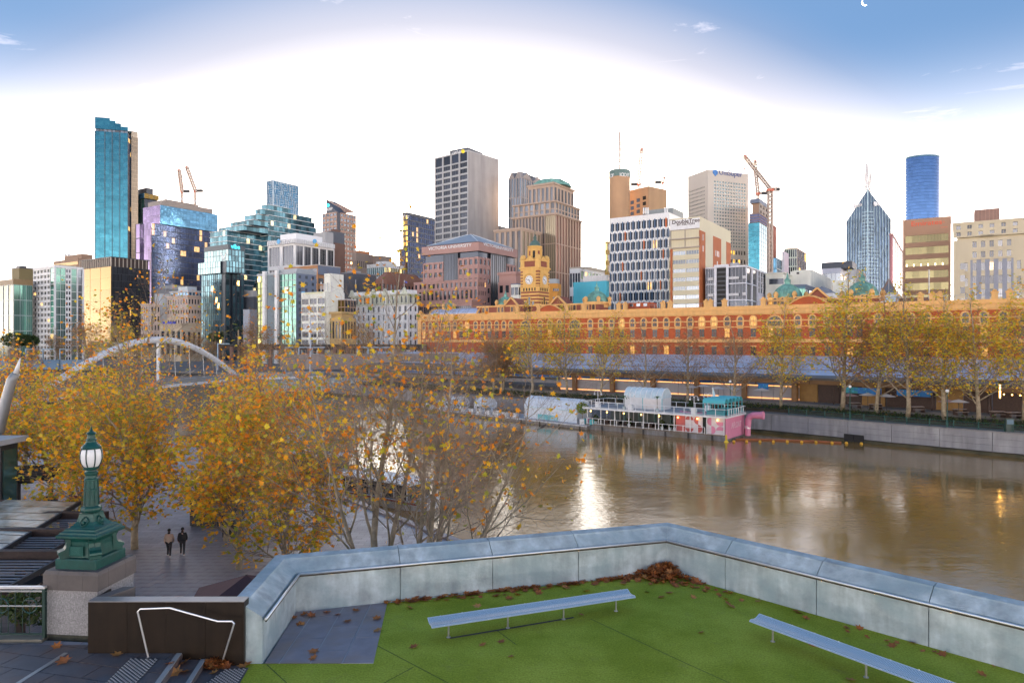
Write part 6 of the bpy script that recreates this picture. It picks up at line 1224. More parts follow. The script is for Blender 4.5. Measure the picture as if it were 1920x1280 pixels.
def slabs(parent, region, origin, ang, lx, ly, z0, z1, mat_, gap=.012, stag=.5, name='slab', n=14):
    region = ccw(region); c, s = cos(ang), sin(ang)
    for i in range(-n, n):
        for j in range(-n, n):
            x0 = i * lx + (lx * stag * (j % 2)); y0 = j * ly
            q = [(x0 + gap, y0 + gap), (x0 + lx - gap, y0 + gap), (x0 + lx - gap, y0 + ly - gap), (x0 + gap, y0 + ly - gap)]
            q = [(origin[0] + c * a - s * b, origin[1] + s * a + c * b) for a, b in q]
            q = clip(q, region)
            if len(q) > 2 and area(q) > .01:
                dz = U_(-.003, .003); MB().prism(q, z0, z1 + dz).build(name, mat_, parent)
stone = MB().prism([(p.x, p.y) for p in SL], TZ - .05, TZ + .004).build('stone_paving', M('pale_grout', (.33, .33, .35), .8)); stone['kind'] = 'structure'
slabs(stone, [(p.x, p.y) for p in SL], (SL[3].x, SL[3].y), radians(91), 1.45, .78, TZ - .02, TZ + .012, BLUESTONE, gap=.016)

# raised plaza on the left with two steps down to the turf
st1a, st1b = PZ(341, 1224, PLZ), PZ(297, 1285, PLZ)
dirs = (st1b - st1a).normalized(); st1c = st1a + dirs * 6
plz = [(-30, 17.35), (-10.45, 17.35), (st1a.x - .55, 17.0), (st1a.x, st1a.y + .25), (st1a.x, st1a.y), (st1c.x, st1c.y), (-30, st1c.y)]
o = MB().prism(plz, TZ - .06, PLZ - .03).build('plaza', CHAR); o['kind'] = 'structure'; plaza = o
reg = [(-16, 17.33), (-10.45, 17.33), (st1a.x - .2, 17.0), (st1a.x - .02, st1a.y), (st1a.x + dirs.x * 3.2 - .02, st1a.y + dirs.y * 3.2), (-16, st1a.y + dirs.y * 3.2)]
slabs(plaza, reg, (-12.2, 16.2), radians(-14), 1.2, .62, PLZ - .03, PLZ + .006, BLUESTONE_D, stag=.4)
strip_ = MB(); pa, pb = PZ(124, 1224, PLZ), PZ(30, 1283, PLZ)
t = (pb - pa).normalized(); n = V(-t.y, t.x, 0)
strip_.obox(pa + n * -.055 + Z * .004, (pb - pa), n * .11, Z * .012).build('drain_strip', STEEL_D, plaza)
step = thing('stone_steps', 'two low bluestone steps with pale edges going down to the turf', 'steps', st1a)
n2 = V(-dirs.y, dirs.x, 0); n2 = n2 if n2.x > 0 else -n2
back_ = -dirs * .30
MB().obox(st1a - Z * .004 - n2 * .12, dirs * 5, n2 * .12, Z * .02).build('nosing', M('pale_nosing', (.33, .33, .33), .6, var=.15), step)
MB().obox(V(st1a.x, st1a.y, TZ) - n2 * .02, dirs * 5, n2 * .04, Z * .295).build('riser', BLUESTONE_D, step)
tw = .56
MB().obox(V(st1a.x, st1a.y, TZ - .05) + n2 * .021 + back_, dirs * 5.3, n2 * tw, Z * .2).build('tread', BLUESTONE_D, step)
MB().obox(V(st1a.x, st1a.y, TZ + .151) + n2 * (tw - .09) + back_, dirs * 5.3, n2 * .115, Z * .014).build('nosing', _mc['pale_nosing'], step)
# tactile studs
def tactile(label, pts, ang, z):
    t_ = thing('tactile_plate', label, 'paving', (pts[0].x, pts[0].y, z), 'stud plates by the steps')
    MB().prism([(p.x, p.y) for p in pts], z, z + .012).build('plate', M('tactile_dark', (.06, .06, .065), .55), t_)
    reg = ccw([(p.x, p.y) for p in pts]); c, s = cos(ang), sin(ang); mb = MB()
    for i in range(-30, 40):
        for j in range(-30, 40):
            x, y = pts[0].x + c * i * .075 - s * j * .075, pts[0].y + s * i * .075 + c * j * .075
            if all((reg[(k + 1) % len(reg)][0] - reg[k][0]) * (y - reg[k][1]) - (reg[(k + 1) % len(reg)][1] - reg[k][1]) * (x - reg[k][0]) > .03 for k in range(len(reg))):
                mb.lathe((x, y, z + .012), [(.026, 0), (.020, .010), (.004, .0105)], 6)
    mb.build('stud', M('tactile_stud', (.40, .40, .40), .35, .6), t_, stuff=True)
tactile('grey stud plate on the upper level beside the first step', [PZ(243, 1234, PLZ + .008), PZ(301, 1233, PLZ + .008), PZ(250, 1287, PLZ + .008), PZ(190, 1287, PLZ + .008)], radians(50), PLZ + .01)
tactile('grey stud plate at the foot of the steps beside the turf', [PZ(420, 1254, TZ), PZ(466, 1252, TZ), PZ(444, 1290, TZ), PZ(372, 1290, TZ)], radians(50), TZ + .006)
MB().prism([(p.x, p.y) for p in (PZ(345, 1243, TZ), PZ(463, 1243, TZ), PZ(440, 1300, TZ), PZ(330, 1300, TZ))], TZ - .05, TZ + .004).build('step_landing', BLUESTONE_D)['kind'] = 'structure'

# ---- the concrete parapet
par = thing('parapet_wall', 'thick pale concrete parapet with sloping top around the turf terrace', 'wall', C_)
def wall_run(p0, p1, miter0, miter1, seglen, first, out_n, parent):
    """profile sections from p0 to p1 with mitred ends; each cast length is one part"""
    prof = [(0, 0), (0, 1.12), (.03, 1.17), (.42, 1.43), (.46, 1.47), (.78, 1.50), (.82, 1.46), (.82, -1.2), (.0, -1.2)]
    t = (p1 - p0); Ln = t.length; t.normalize()
    cuts = [0]; x = first
    while x < Ln - .6: cuts.append(x); x += seglen
    cuts.append(Ln)
    for a, b in zip(cuts[:-1], cuts[1:]):
        ga = 0 if a == 0 else .011; gb = 0 if b == Ln else .011
        rings = []
        for s_, mit, cap_ in ((a + ga, miter0, a == 0), (b - gb, miter1, b == Ln)):
            rings.append([p0 + t * s_ + (mit if cap_ else out_n) * q[0] + Z * (q[1]) for q in prof])
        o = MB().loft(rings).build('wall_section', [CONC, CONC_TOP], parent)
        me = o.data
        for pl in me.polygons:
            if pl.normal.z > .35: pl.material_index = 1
def outn(p, q):
    t = (q - p).normalized(); return V(-t.y, t.x, 0)
nAB = outn(A_, B_); nBC = outn(B_, C_); nCE = outn(C_, E2)
def mit(n0, n1): m_ = (n0 + n1); return m_ / (m_.length_squared / 2)
mB, mC = mit(nAB, nBC), mit(nBC, nCE)
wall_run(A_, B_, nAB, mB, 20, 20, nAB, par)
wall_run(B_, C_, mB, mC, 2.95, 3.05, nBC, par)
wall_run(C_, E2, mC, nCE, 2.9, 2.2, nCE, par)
# stainless handrail along the inner edge with tiny warm lights
hr = thing('handrail', 'slim stainless handrail fixed along the inner edge of the parapet', 'handrail', C_ + Z * 1.1)
RH = 1.14
def inset(p, n): return p - n * .10 + Z * RH
iB = B_ - mB * .10 + Z * RH; iC = C_ - mC * .10 + Z * RH
rp = [inset(A_ + (B_ - A_).normalized() * -.05, nAB) + V(0, 0, -.02), iB, iC, inset(E2, nCE)]
for a, b in zip(rp[:-1], rp[1:]): MB().tube([a, b], .034, 10).build('rail', STEEL, hr, smooth=True); MB().bar(a - Z * .055, b - Z * .055, .03, .03).build('shade_channel', M('shade_brown', (.05, .035, .02), .6), hr)  # dark bar paints the shadow gap under the rail; lights sit there
for a, b, n in ((iB, iC, nBC), (iC, rp[3], nCE)):
    t = (b - a); Ln = t.length; t.normalize(); k = 1.0
    while k < Ln - .3:
        MB().bar(a + t * k - Z * .02, a + t * k + n * .1 - Z * .10, .02, .02).build('bracket', STEEL_D, hr); k += 2.1
for px, py in ((577 + 45, 1077), (789, 1055), (868, 1047), (943, 1039), (1015, 1031), (1085, 1024)):
    k = (px - HX) / F; a, t = iB, (iC - iB).normalized(); s_ = (k * a.y - a.x) / (t.x - k * t.y); p = a + t * s_ - Z * .055
    MB().ball(p - Z * .01, .014, 6).build('light', LAMPON, hr)
for px in (1342, 1436, 1541, 1640, 1783):
    k = (px - HX) / F; a, t = iC, (rp[3] - iC).normalized(); s_ = (k * a.y - a.x) / (t.x - k * t.y); p = a + t * s_ - Z * .055
    MB().ball(p - Z * .01, .014, 6).build('light', LAMPON, hr)

# ---- benches of perforated steel
def perf_mat():
    m_ = bpy.data.materials.new('perforated_steel'); m_.use_nodes = True; nt = m_.node_tree; N = nt.nodes; L = nt.links; b = N['Principled BSDF']
    uv = N.new('ShaderNodeTexCoord'); mp = N.new('ShaderNodeMapping'); mp.inputs['Scale'].default_value = (34, 34, 34); L.new(uv.outputs['Object'], mp.inputs[0])
    vo = N.new('ShaderNodeTexVoronoi'); vo.voronoi_dimensions = '2D'; vo.inputs['Scale'].default_value = 1; vo.inputs['Randomness'].default_value = .0; L.new(mp.outputs[0], vo.inputs[0])
    mr = N.new('ShaderNodeMapRange'); L.new(vo.outputs['Distance'], mr.inputs[0]); mr.inputs[1].default_value = .30; mr.inputs[2].default_value = .36
    cx = N.new('ShaderNodeMixRGB'); L.new(mr.outputs[0], cx.inputs[0]); cx.inputs[1].default_value = (.10, .13, .10, 1); cx.inputs[2].default_value = (.82, .84, .88, 1); L.new(cx.outputs[0], b.inputs['Base Color'])
    L.new(mr.outputs[0], b.inputs['Metallic']); b.inputs['Roughness'].default_value = .42; return m_
PERF = perf_mat()
def make_bench(label, p0, p1, legs):
    t = (p1 - p0).normalized(); n = V(-t.y, t.x, 0); Ln = (p1 - p0).length; ang = atan2(t.y, t.x)
    r = thing('steel_bench', label, 'bench', (p0.x, p0.y, TZ), 'steel benches on the turf', rz=ang)
    prof = [(-.235, .425), (-.205, .455), (-.16, .462), (-.10, .452), (-.02, .440), (.06, .447), (.13, .470), (.19, .502), (.235, .515)]
    def local(name, mb, m_, smooth=False):
        o = bpy.data.objects.new(name, mb.mesh(name, m_, smooth=smooth)); col.objects.link(o); o.parent = r; return o
    s_ = MB(); up = [V(0, y, z) for y, z in prof]; dn = [V(0, y, z - .014) for y, z in reversed(prof)]
    s_.loft([[q + V(x, 0, 0) for q in up + dn] for x in (0, Ln)]); so = local('seat', s_, PERF)
    f = MB()
    for y, z in ((-.237, .418), (.237, .508)): f.tube([(0, y, z), (Ln, y, z)], .011, 6)
    for x in (0.0, Ln): f.tube([(x, y, z - .008) for y, z in prof], .010, 5)
    local('edge_frame', f, STEEL)
    for x in legs:
        l = MB(); l.cyl((x, 0, 0), (x, 0, .435), .026, n=10); l.box((x, 0, .425), (.05, .36, .02)); l.lathe((x, 0, 0), [(.06, 0), (.06, .012), (.03, .014)], 10); local('leg', l, STEEL_D, False)
    bl = MB()
    k = .35
    while k < Ln: bl.ball((k, -.238, .428), .012, 5); bl.ball((k, .238, .518), .012, 5); k += .62
    local('bolt', bl, STEEL, False)['kind'] = 'stuff'
    return r
q0 = PZ(841, 1194, TZ); q1 = PZ(1155, 1145, TZ); td = (q1 - q0).normalized()
b0 = q0 - td * .52; b1 = q1 + td * .52; LnB = (b1 - b0).length
make_bench('perforated steel bench standing parallel to the far concrete wall', b0, b1, [.52, .52 + (LnB - 1.04) / 3, .52 + (LnB - 1.04) * 2 / 3, LnB - .52])
q0 = PZ(1449, 1202, TZ); q1 = PZ(1624, 1269, TZ); td = (q1 - q0).normalized(); sp = (q1 - q0).length
b0 = q0 - td * .55; b1 = q0 + td * (LnB - .55)
make_bench('perforated steel bench running off beside the right hand wall', b0, b1, [.55, .55 + sp, .55 + 2 * sp] + ([.55 + 3 * sp] if .55 + 3 * sp < LnB else []))
# dark strip under the far bench: dirt, with contact shade painted in
mb = MB(); strip(mb, PZ(843, 1196, TZ), PZ(1076, 1157, TZ), .09, .006); mb.build('bench_shade_strip', M('dirt_and_shade', (.075, .07, .05), .9, var=.4, scale=6))['kind'] = 'structure'

# ---- fallen leaves
def leaf_shape(mb, c, s_, tilt, rz, curl=.25):
    """five lobed plane leaf"""
    pts = [(0, -.5), (.16, -.28), (.5, -.22), (.30, .0), (.46, .28), (.17, .2), (0, .55), (-.17, .2), (-.46, .28), (-.30, .0), (-.5, -.22), (-.16, -.28)]
    m_ = Matrix.Rotation(rz, 3, 'Z') @ Matrix.Rotation(tilt, 3, 'X')
    n = len(mb.v); mb.v.append(tuple(Vector(c) + m_ @ V(0, 0, -.04 * s_)))
    for x, y in pts: mb.v.append(tuple(Vector(c) + m_ @ V(x * s_, y * s_, (x * x + y * y) * curl * s_)))
    for i in range(12): mb.f.append((n, n + 1 + i, n + 1 + (i + 1) % 12)); mb.m.append(mb.k)
LEAFV = []
for k in range(5):
    mb = MB(); leaf_shape(mb, (0, 0, 0), 1, U_(-.2, .2), 0, U_(.1, .6) * (1 if k % 2 else .5)); LEAFV.append(mb.mesh('fallen_leaf', LEAF_FALL))
def drop_leaf(p, s_, lab, grp):
    s_ *= 1.4
    o = inst('fallen_leaf', random.choice(LEAFV), None, (p.x, p.y, p.z + .02 * s_ / .2), 0, s_, (U_(-.35, .35), U_(-.35, .35), U_(0, 6.28)))
    tag(o, lab, 'leaf', grp); return o
LG = ('dry brown fallen leaf lying on the green turf', 'fallen leaves on the turf')
inturf = ccw([(p.x, p.y) for p in turf_poly])
def inside(p, reg): return all((reg[(k + 1) % len(reg)][0] - reg[k][0]) * (p.y - reg[k][1]) - (reg[(k + 1) % len(reg)][1] - reg[k][1]) * (p.x - reg[k][0]) > 0 for k in range(len(reg)))
cnt = 0
for k in range(52):   # along the far wall
    t_ = R() ** .8; p = B_ + (C_ - B_) * lerp(.22, .97, t_) - nBC * (.06 + abs(random.gauss(0, .22)))
    drop_leaf(p, U_(.12, .24), 'dry brown fallen leaf at the foot of the far concrete wall', 'fallen leaves along the far wall')
for k in range(34):
    t_ = R() ** 1.5; p = C_ + (E_ - C_) * lerp(.05, .95, t_) - nCE * (.06 + abs(random.gauss(0, .35)))
    drop_leaf(p, U_(.10, .2), 'dry brown fallen leaf near the foot of the right concrete wall', 'fallen leaves along the right wall')
for px, py in ((958, 1231), (905, 1209), (940, 1203), (1315, 1186), (776, 1213), (1213, 1110), (1255, 1112), (1308, 1102), (1325, 1104), (1350, 1118), (1280, 1096), (1230, 1092), (1090, 1152), (1058, 1100), (1030, 1102), (985, 1108), (1010, 1112), (930, 1117), (1361, 1123), (1365, 1131), (1372, 1137), (1410, 1112), (1425, 1120), (1100, 1108), (1470, 1122), (1497, 1112), (885, 1115), (910, 1109), (820, 1125), (770, 1140), (838, 1125), (860, 1120), (1595, 1275), (1528, 1210), (1300, 1120), (1320, 1107), (1240, 1120), (1600, 1165), (1640, 1172), (955, 1122), (1148, 1080), (1120, 1085)):
    p = PZ(px, py, TZ); drop_leaf(p, U_(.13, .24), *LG)
for px, py in ((560, 1170), (583, 1155), (566, 1170), (613, 1148), (652, 1165), (588, 1222), (587, 1234), (707, 1160), (708, 1182), (667, 1145), (633, 1152), (550, 1158), (570, 1152)):
    drop_leaf(PZ(px, py, TZ + .012), U_(.16, .24), 'dry brown fallen leaf on the grey bluestone slabs', 'fallen leaves on the slabs')
lp = bpy.data.objects['steel_bench'].location
o = drop_leaf(PZ(895, 1137, TZ + .47), .2, 'single brown leaf lying on the long steel bench', None); 
for px, py, z in ((318, 1244, PLZ), (345, 1243, TZ + .15), (346, 1260, TZ + .15), (328, 1262, TZ + .15), (107, 1212, PLZ), (119, 1240, PLZ), (219, 1228, PLZ)):
    drop_leaf(PZ(px, py, z + .01), U_(.18, .26), 'dry brown fallen leaf on the bluestone by the steps', 'fallen leaves by the steps')
# heaps: nobody could count these
def heap(name, label, c, n, rx, ry, h, reg=None, ang=0):
    mb = MB()
    for k in range(n):
        r_ = abs(random.gauss(0, .45)); a = U_(0, 6.283); x, y = r_ * cos(a) * rx, r_ * sin(a) * ry
        x, y = x * cos(ang) - y * sin(ang), x * sin(ang) + y * cos(ang)
        p = V(c.x + x, c.y + y, c.z)
        if reg and not inside(p, reg): continue
        z = .02 + max(0, h * (1 - r_)) * R()
        leaf_shape(mb, p + Z * z, U_(.18, .32), U_(-.7, .7), U_(0, 6.28), U_(.2, .9))
    o = mb.build(name, LEAF_FALL, stuff=True, at=c); tag(o, label, 'leaves'); return o
regC = ccw([(p.x, p.y) for p in (C_ - mC * .05, C_ - (C_ - B_).normalized() * 6 - nBC * .05, C_ + V(0, -5, 0), C_ + (E_ - C_).normalized() * 5 - nCE * .05)])
heap('leaf_heap', 'heap of dry brown leaves drifted into the far corner of the parapet', C_ - mC * .3, 520, 1.7, 1.0, .42, regC)
heap('leaf_heap', 'drift of dry leaves at the foot of the bronze wall by the steps', PZ(405, 1246, TZ), 150, .75, .35, .18)
mb = MB()
for k in range(150):
    t_ = U_(.2, 1.0); p = B_ + (C_ - B_) * t_ - nBC * (.04 + abs(random.gauss(0, .07)))
    leaf_shape(mb, p + Z * U_(.01, .06), U_(.15, .28), U_(-.5, .5), U_(0, 6.28), U_(.2, .8))
tag(mb.build('leaf_drift', LEAF_FALL, stuff=True, at=lerp(B_, C_, .5)), 'thin drift of brown leaves along the foot of the far parapet', 'leaves')
# ------------------------------------------------------------ lamp on its pedestal, bronze wall, fence
ped_r = -.10
PX0, PY0 = -12.05, 17.74
ped = thing('lamp_pedestal', 'speckled granite pedestal with bluestone cap under the green lamp', 'pedestal', (-11.1, 18.65, PLZ))
pc = V(-11.40, 18.5, 0)
def sq(c, h, rz): return [(c.x + cos(rz + pi / 4 + k * pi / 2) * h * 1.4142, c.y + sin(rz + pi / 4 + k * pi / 2) * h * 1.4142) for k in range(4)]
MB().prism(sq(pc, .72, ped_r), PLZ - .1, 9.53).build('granite_block', GRANITE, ped)
MB().prism(sq(pc, .745, ped_r), PLZ - .1, PLZ + .06).build('moss_line', M('moss_dark', (.05, .05, .035), .9, var=.5, scale=5), ped)
cs, sn = cos(ped_r), sin(ped_r)
def prot(x, y): return V(pc.x + cs * x - sn * y, pc.y + sn * x + cs * y, 0)
CAPM = M('cap_stone', (.105, .09, .085), .65, var=.25, scale=1.6, bump=.15, bscale=18, hue=(.085, .078, .08))
for x0, x1, y0, y1 in ((-.96, -.44, -.96, -.46), (-.43, .43, -.96, -.46), (.44, .96, -.96, -.46), (.44, .96, -.45, .40), (.44, .96, .41, .96), (-.96, -.44, -.45, .96), (-.43, .43, -.45, .96)):
    x0, x1, y0, y1 = (e * .80 for e in (x0, x1, y0, y1)); q = [prot(x0, y0), prot(x1, y0), prot(x1, y1), prot(x0, y1)]
    r0 = [v + Z * 9.53 for v in q]; r1 = [v + Z * 9.93 for v in q]; r2 = [v + (V(pc.x, pc.y, 0) - v) * .05 + Z * 10.02 for v in q]
    MB().loft([r0, r1, r2]).build('cap_block', CAPM, ped)
lamp = thing('cast_iron_lamp', 'ornate green cast iron lamp with white ribbed globe on stone pedestal', 'street lamp', (pc.x, pc.y, 10.02)); lamp.scale = (.80, .80, .86)
def lz(prof, n, name, mt=GREENIRON, sqr=False, smooth=False):
    return MB().lathe((pc.x, pc.y, 10.02), prof, n, sq=sqr, rz=ped_r).build(name, mt, lamp, smooth=smooth)
lz([(.72, 0), (.72, .26), (.70, .30), (.56, .31), (.56, .02)], 4, 'plinth', sqr=True)
# body with concave corners
body = MB(); body.lathe((pc.x, pc.y, 10.02), [(.55, .30), (.535, .45), (.52, .62), (.525, .78), (.56, .86), (.57, .90)], 4, sq=True, rz=ped_r); body.build('body', GREENIRON, lamp)
for k in range(4):   # scroll buttresses at the corners
    a = ped_r + pi / 4 + k * pi / 2; d = V(cos(a), sin(a), 0); t_ = V(-sin(a), cos(a), 0)
    base = V(pc.x, pc.y, 10.02)
    pr = [(.93, .30), (.93, .40), (.98, .44), (.97, .50), (.90, .53), (.80, .56), (.75, .64), (.735, .76), (.76, .84), (.80, .88), (.62, .88), (.62, .30)]
    MB().loft([[base + d * r_ * .98 + Z * z_ + t_ * w_ for r_, z_ in pr] for w_ in (-.17, .17)]).build('scroll', GREENIRON, lamp)
lz([(.60, .88), (.68, .90), (.72, .94), (.72, 1.0), (.66, 1.03), (.64, 1.08), (.56, 1.11), (.54, 1.16), (.48, 1.18)], 4, 'cornice', sqr=True)
fl = [(.46, 1.17), (.44, 1.20), (.36, 1.26), (.30, 1.35), (.265, 1.47), (.25, 1.56), (.25, 1.60)]
lz(fl, 4, 'flared_foot', sqr=True)
for k in range(4):   # cartouche ornaments
    a = ped_r + k * pi / 2; d = V(cos(a), sin(a), 0); t_ = V(-sin(a), cos(a), 0); c = V(pc.x, pc.y, 10.02)
    mb = MB(); mb.tube([c + d * (.44 - .16 * (q / 8) ** .6) + Z * (1.22 + .28 * q / 8) + t_ * (.13 * sin(pi * q / 8)) for q in range(9)], .018, 5)
    mb.tube([c + d * (.44 - .16 * (q / 8) ** .6) + Z * (1.22 + .28 * q / 8) - t_ * (.13 * sin(pi * q / 8)) for q in range(9)], .018, 5)
    mb.ball(c + d * .37 + Z * 1.33, .055, 8); mb.build('ornament', GREENIRON, lamp, smooth=True)
lz([(.25, 1.6), (.30, 1.62), (.32, 1.68), (.315, 1.74), (.28, 1.78), (.25, 1.80)], 8, 'knuckle')
lz([(.235, 1.80), (.225, 2.0), (.205, 2.5), (.20, 2.62)], 8, 'shaft')
for k in range(8):
    a = ped_r + pi / 8 + k * pi / 4; d = V(cos(a), sin(a), 0); c = V(pc.x, pc.y, 10.02)
    MB().tube([c + d * .236 + Z * 1.82, c + d * .206 + Z * 2.58], [.014, .012], 5).build('flute', GREENIRON, lamp)
lz([(.20, 2.28), (.235, 2.30), (.235, 2.335), (.20, 2.35)], 12, 'band')
lz([(.19, 2.58), (.22, 2.60), (.22, 2.64), (.18, 2.67), (.175, 2.75), (.20, 2.79), (.205, 2.85), (.17, 2.88), (.16, 2.92), (.23, 2.95), (.24, 3.0), (.2, 3.02)], 16, 'collar')
gl = [(.18, 3.0), (.25, 3.05), (.31, 3.17), (.335, 3.30), (.335, 3.42), (.315, 3.52), (.28, 3.60), (.24, 3.64)]
lz(gl, 24, 'globe', OPAL, smooth=True)
for k in range(8):
    a = ped_r + k * pi / 4 + .2; d = V(cos(a), sin(a), 0); c = V(pc.x, pc.y, 10.02)
    MB().tube([c + d * (r_ + .006) + Z * z_ for r_, z_ in gl], .020, 6).build('globe_rib', GREENIRON_D, lamp)
lz([(.30, 3.58), (.31, 3.62), (.29, 3.66), (.27, 3.68), (.20, 3.74), (.155, 3.80), (.15, 3.84), (.165, 3.86), (.16, 3.88), (.13, 3.90), (.115, 4.02), (.13, 4.05), (.155, 4.06), (.13, 4.09), (.07, 4.12), (.03, 4.15)], 20, 'cap')
lz([(.035, 4.14), (.05, 4.17), (.03, 4.20), (.02, 4.22), (.03, 4.24), (.012, 4.27), (.002, 4.30)], 10, 'finial')
pq = prot(-.12, -.575); pf = V(cs, sn, 0); pn = V(sn, -cs, 0)
o = MB().obox(pq + V(0, 0, 10.02 + .36) - pf * .22, pf * .50, pn * .012, Z * .30).build('plaque', M('plaque_green', (.014, .09, .075), .35, .3, var=.3, scale=20), lamp)
mb = MB()
for q in range(8): mb.obox(pq + V(0, 0, 10.02 + .405 + q * .03) - pf * .16 + pn * .012, pf * U_(.28, .36), pn * .003, Z * .009)
for sx_ in (-.2, .26):
    for zz in (.38, .64): mb.ball(pq + V(0, 0, 10.02 + zz) + pf * sx_ + pn * .014, .011, 6)
mb.build('plaque_relief', M('plaque_relief', (.05, .17, .15), .35, .4), o)

# bronze clad wall
bw = thing('bronze_wall', 'dark bronze panelled wall with pale metal coping beside the steps', 'wall', (-8.5, 16.9, TZ))
y0 = 16.86; xl, xr = XP(165, y0), XP(458, y0); zt = ZP(1128, y0)
for i in range(4):
    a = xl + (xr - xl) * i / 4; b = xl + (xr - xl) * (i + 1) / 4 - .006
    MB().obox((a, y0 + (.004 if i % 2 else 0), TZ - .2), (b - a, 0, 0), (0, .30, 0), (0, 0, zt - TZ + .2)).build('panel', BRONZE, bw)
COP = M('coping_metal', (.36, .34, .33), .35, .5, var=.12)
cx = [xl, xl + (xr - xl) * .24, xl + (xr - xl) * .55, xl + (xr - xl) * .86, xr]
for a, b in zip(cx[:-1], cx[1:]): MB().obox((a - .003, y0 - .01, zt + .001), (b - a - .006, 0, 0), (0, .32, 0), (0, 0, .02)).build('coping', COP, bw)
MB().obox((xl, y0 + .31, TZ - .2), (.03, 0, 0), (0, .62, 0), (0, 0, zt - TZ + .2)).build('return_panel', BRONZE, bw)
MB().prism([(xl - .002, y0 + .311), (xl + .32, y0 + .311), (xl + .62, y0 + 1.0), (xl + .3, y0 + 1.0)], zt - .3, zt + .019).build('return_coping', CAPM, bw)
# bent handrail in front
h0, h1 = PZ(278, 1232, PLZ), PZ(415, 1246, TZ)
hp = [h0, P(258, 1146, 16.55), P(263, 1141, 16.55), P(318, 1139, 16.5), P(320, 1139.5, 16.5), P(408, 1164, 16.5), P(435, 1164, 16.5), P(439, 1168, 16.5), h1]
hh = thing('step_handrail', 'bent steel handrail standing by the steps in front of the bronze wall', 'handrail', h0)
MB().tube(hp, .021, 8).build('bent_rail', STEEL, hh, smooth=False)
MB().lathe(h0, [(.05, 0), (.05, .012), (.02, .014)], 10).build('floor_flange', STEEL_D, hh)
MB().lathe(h1, [(.05, 0), (.05, .012), (.02, .014)], 10).build('floor_flange', STEEL_D, hh)

# balustrade left of the pedestal
fe = thing('iron_fence', 'dark green iron fence with ring ornaments and bright top rail', 'fence', (-12.9, 17.7, PLZ))
fy = 17.72; xa, xb = -17.5, -12.10; zb_, zt_ = PLZ + .1, 9.60
MB().obox((xa, fy - .05, zt_), (xb - xa, 0, 0), (0, .10, 0), (0, 0, .055)).build('top_rail', STEEL, fe)
MB().obox((xa, fy - .02, zt_ - .09), (xb - xa, 0, 0), (0, .04, 0), (0, 0, .03)).build('upper_bar', STEEL_D, fe)
MB().obox((xa, fy - .02, zb_), (xb - xa, 0, 0), (0, .04, 0), (0, 0, .04)).build('bottom_rail', GREENIRON_D, fe)
MB().obox((xa, fy - .015, zt_ - .47), (xb - xa, 0, 0), (0, .03, 0), (0, 0, .025)).build('middle_rail', STEEL_D, fe)
MB().obox((xb - .07, fy - .045, PLZ), (.07, 0, 0), (0, .09, 0), (0, 0, zt_ - PLZ)).build('end_post', GREENIRON_D, fe)
MB().obox((xa, fy - .16, PLZ - .05), (xb - xa, 0, 0), (0, .32, 0), (0, 0, .09)).build('kerb', M('fence_kerb', (.16, .15, .12), .8, var=.3, scale=2), fe)
x = xb - .42; k = 0
while x > xa:
    if k % 4 == 0 or k % 4 == 0: pass
    top = zt_ - .06 if k % 4 in (0,) else zt_ - .46
    MB().cyl((x, fy, zb_ + .03), (x, fy, zt_ - .07 if k % 2 == 0 else zt_ - .46), .011, n=6).build('baluster', GREENIRON_D, fe)
    if k % 4 == 0 or k % 4 == 4:
        MB().tube([(x + .19 * cos(q * pi / 10), fy, zt_ - .45 + .19 * sin(q * pi / 10)) for q in range(21)], .013, 6).build('ring', GREENIRON, fe)
    x -= .185; k += 1

# ------------------------------------------------------------ roofs and things on the lower promenade, far left
PZ0 = 2.5
# glazed awning
aw = thing('glass_awning', 'long leaf strewn glass awning jutting over the lower promenade', 'awning', (-26, 36, 6.5))
e0, e1 = V(-25.6, 40.2, 6.55), V(-23.6, 31.2, 6.35)
for i in range(7):
    a, b = lerp(e0, e1, i / 7 + .008), lerp(e0, e1, (i + 1) / 7 - .008)
    for k in range(3):
        MB().obox(a - V(.02 + k * 4.2, 0, -.02 * k), V(-4.15, 0, .15), b - a, V(0, 0, .02)).build('glass_pane', GLASS_AWN, aw)
for i in range(8):
    a = lerp(e0, e1, i / 7); MB().bar(a + V(.1, 0, -.05), a + V(-13, 0, .35), .06, .12).build('glazing_bar', DARKTIMBER, aw)
MB().bar(e0 + V(.1, .1, -.06), e1 + V(.1, -.1, -.06), .12, .22).build('edge_beam', CHAR, aw)
for q in (.05, .95):
    a = lerp(e0, e1, q) + V(-.6, 0, 0); MB().obox((a.x - .15, a.y - .15, PZ0), (.3, 0, 0), (0, .3, 0), (0, 0, a.z - PZ0 - .15)).build('post', DARKTIMBER, aw)
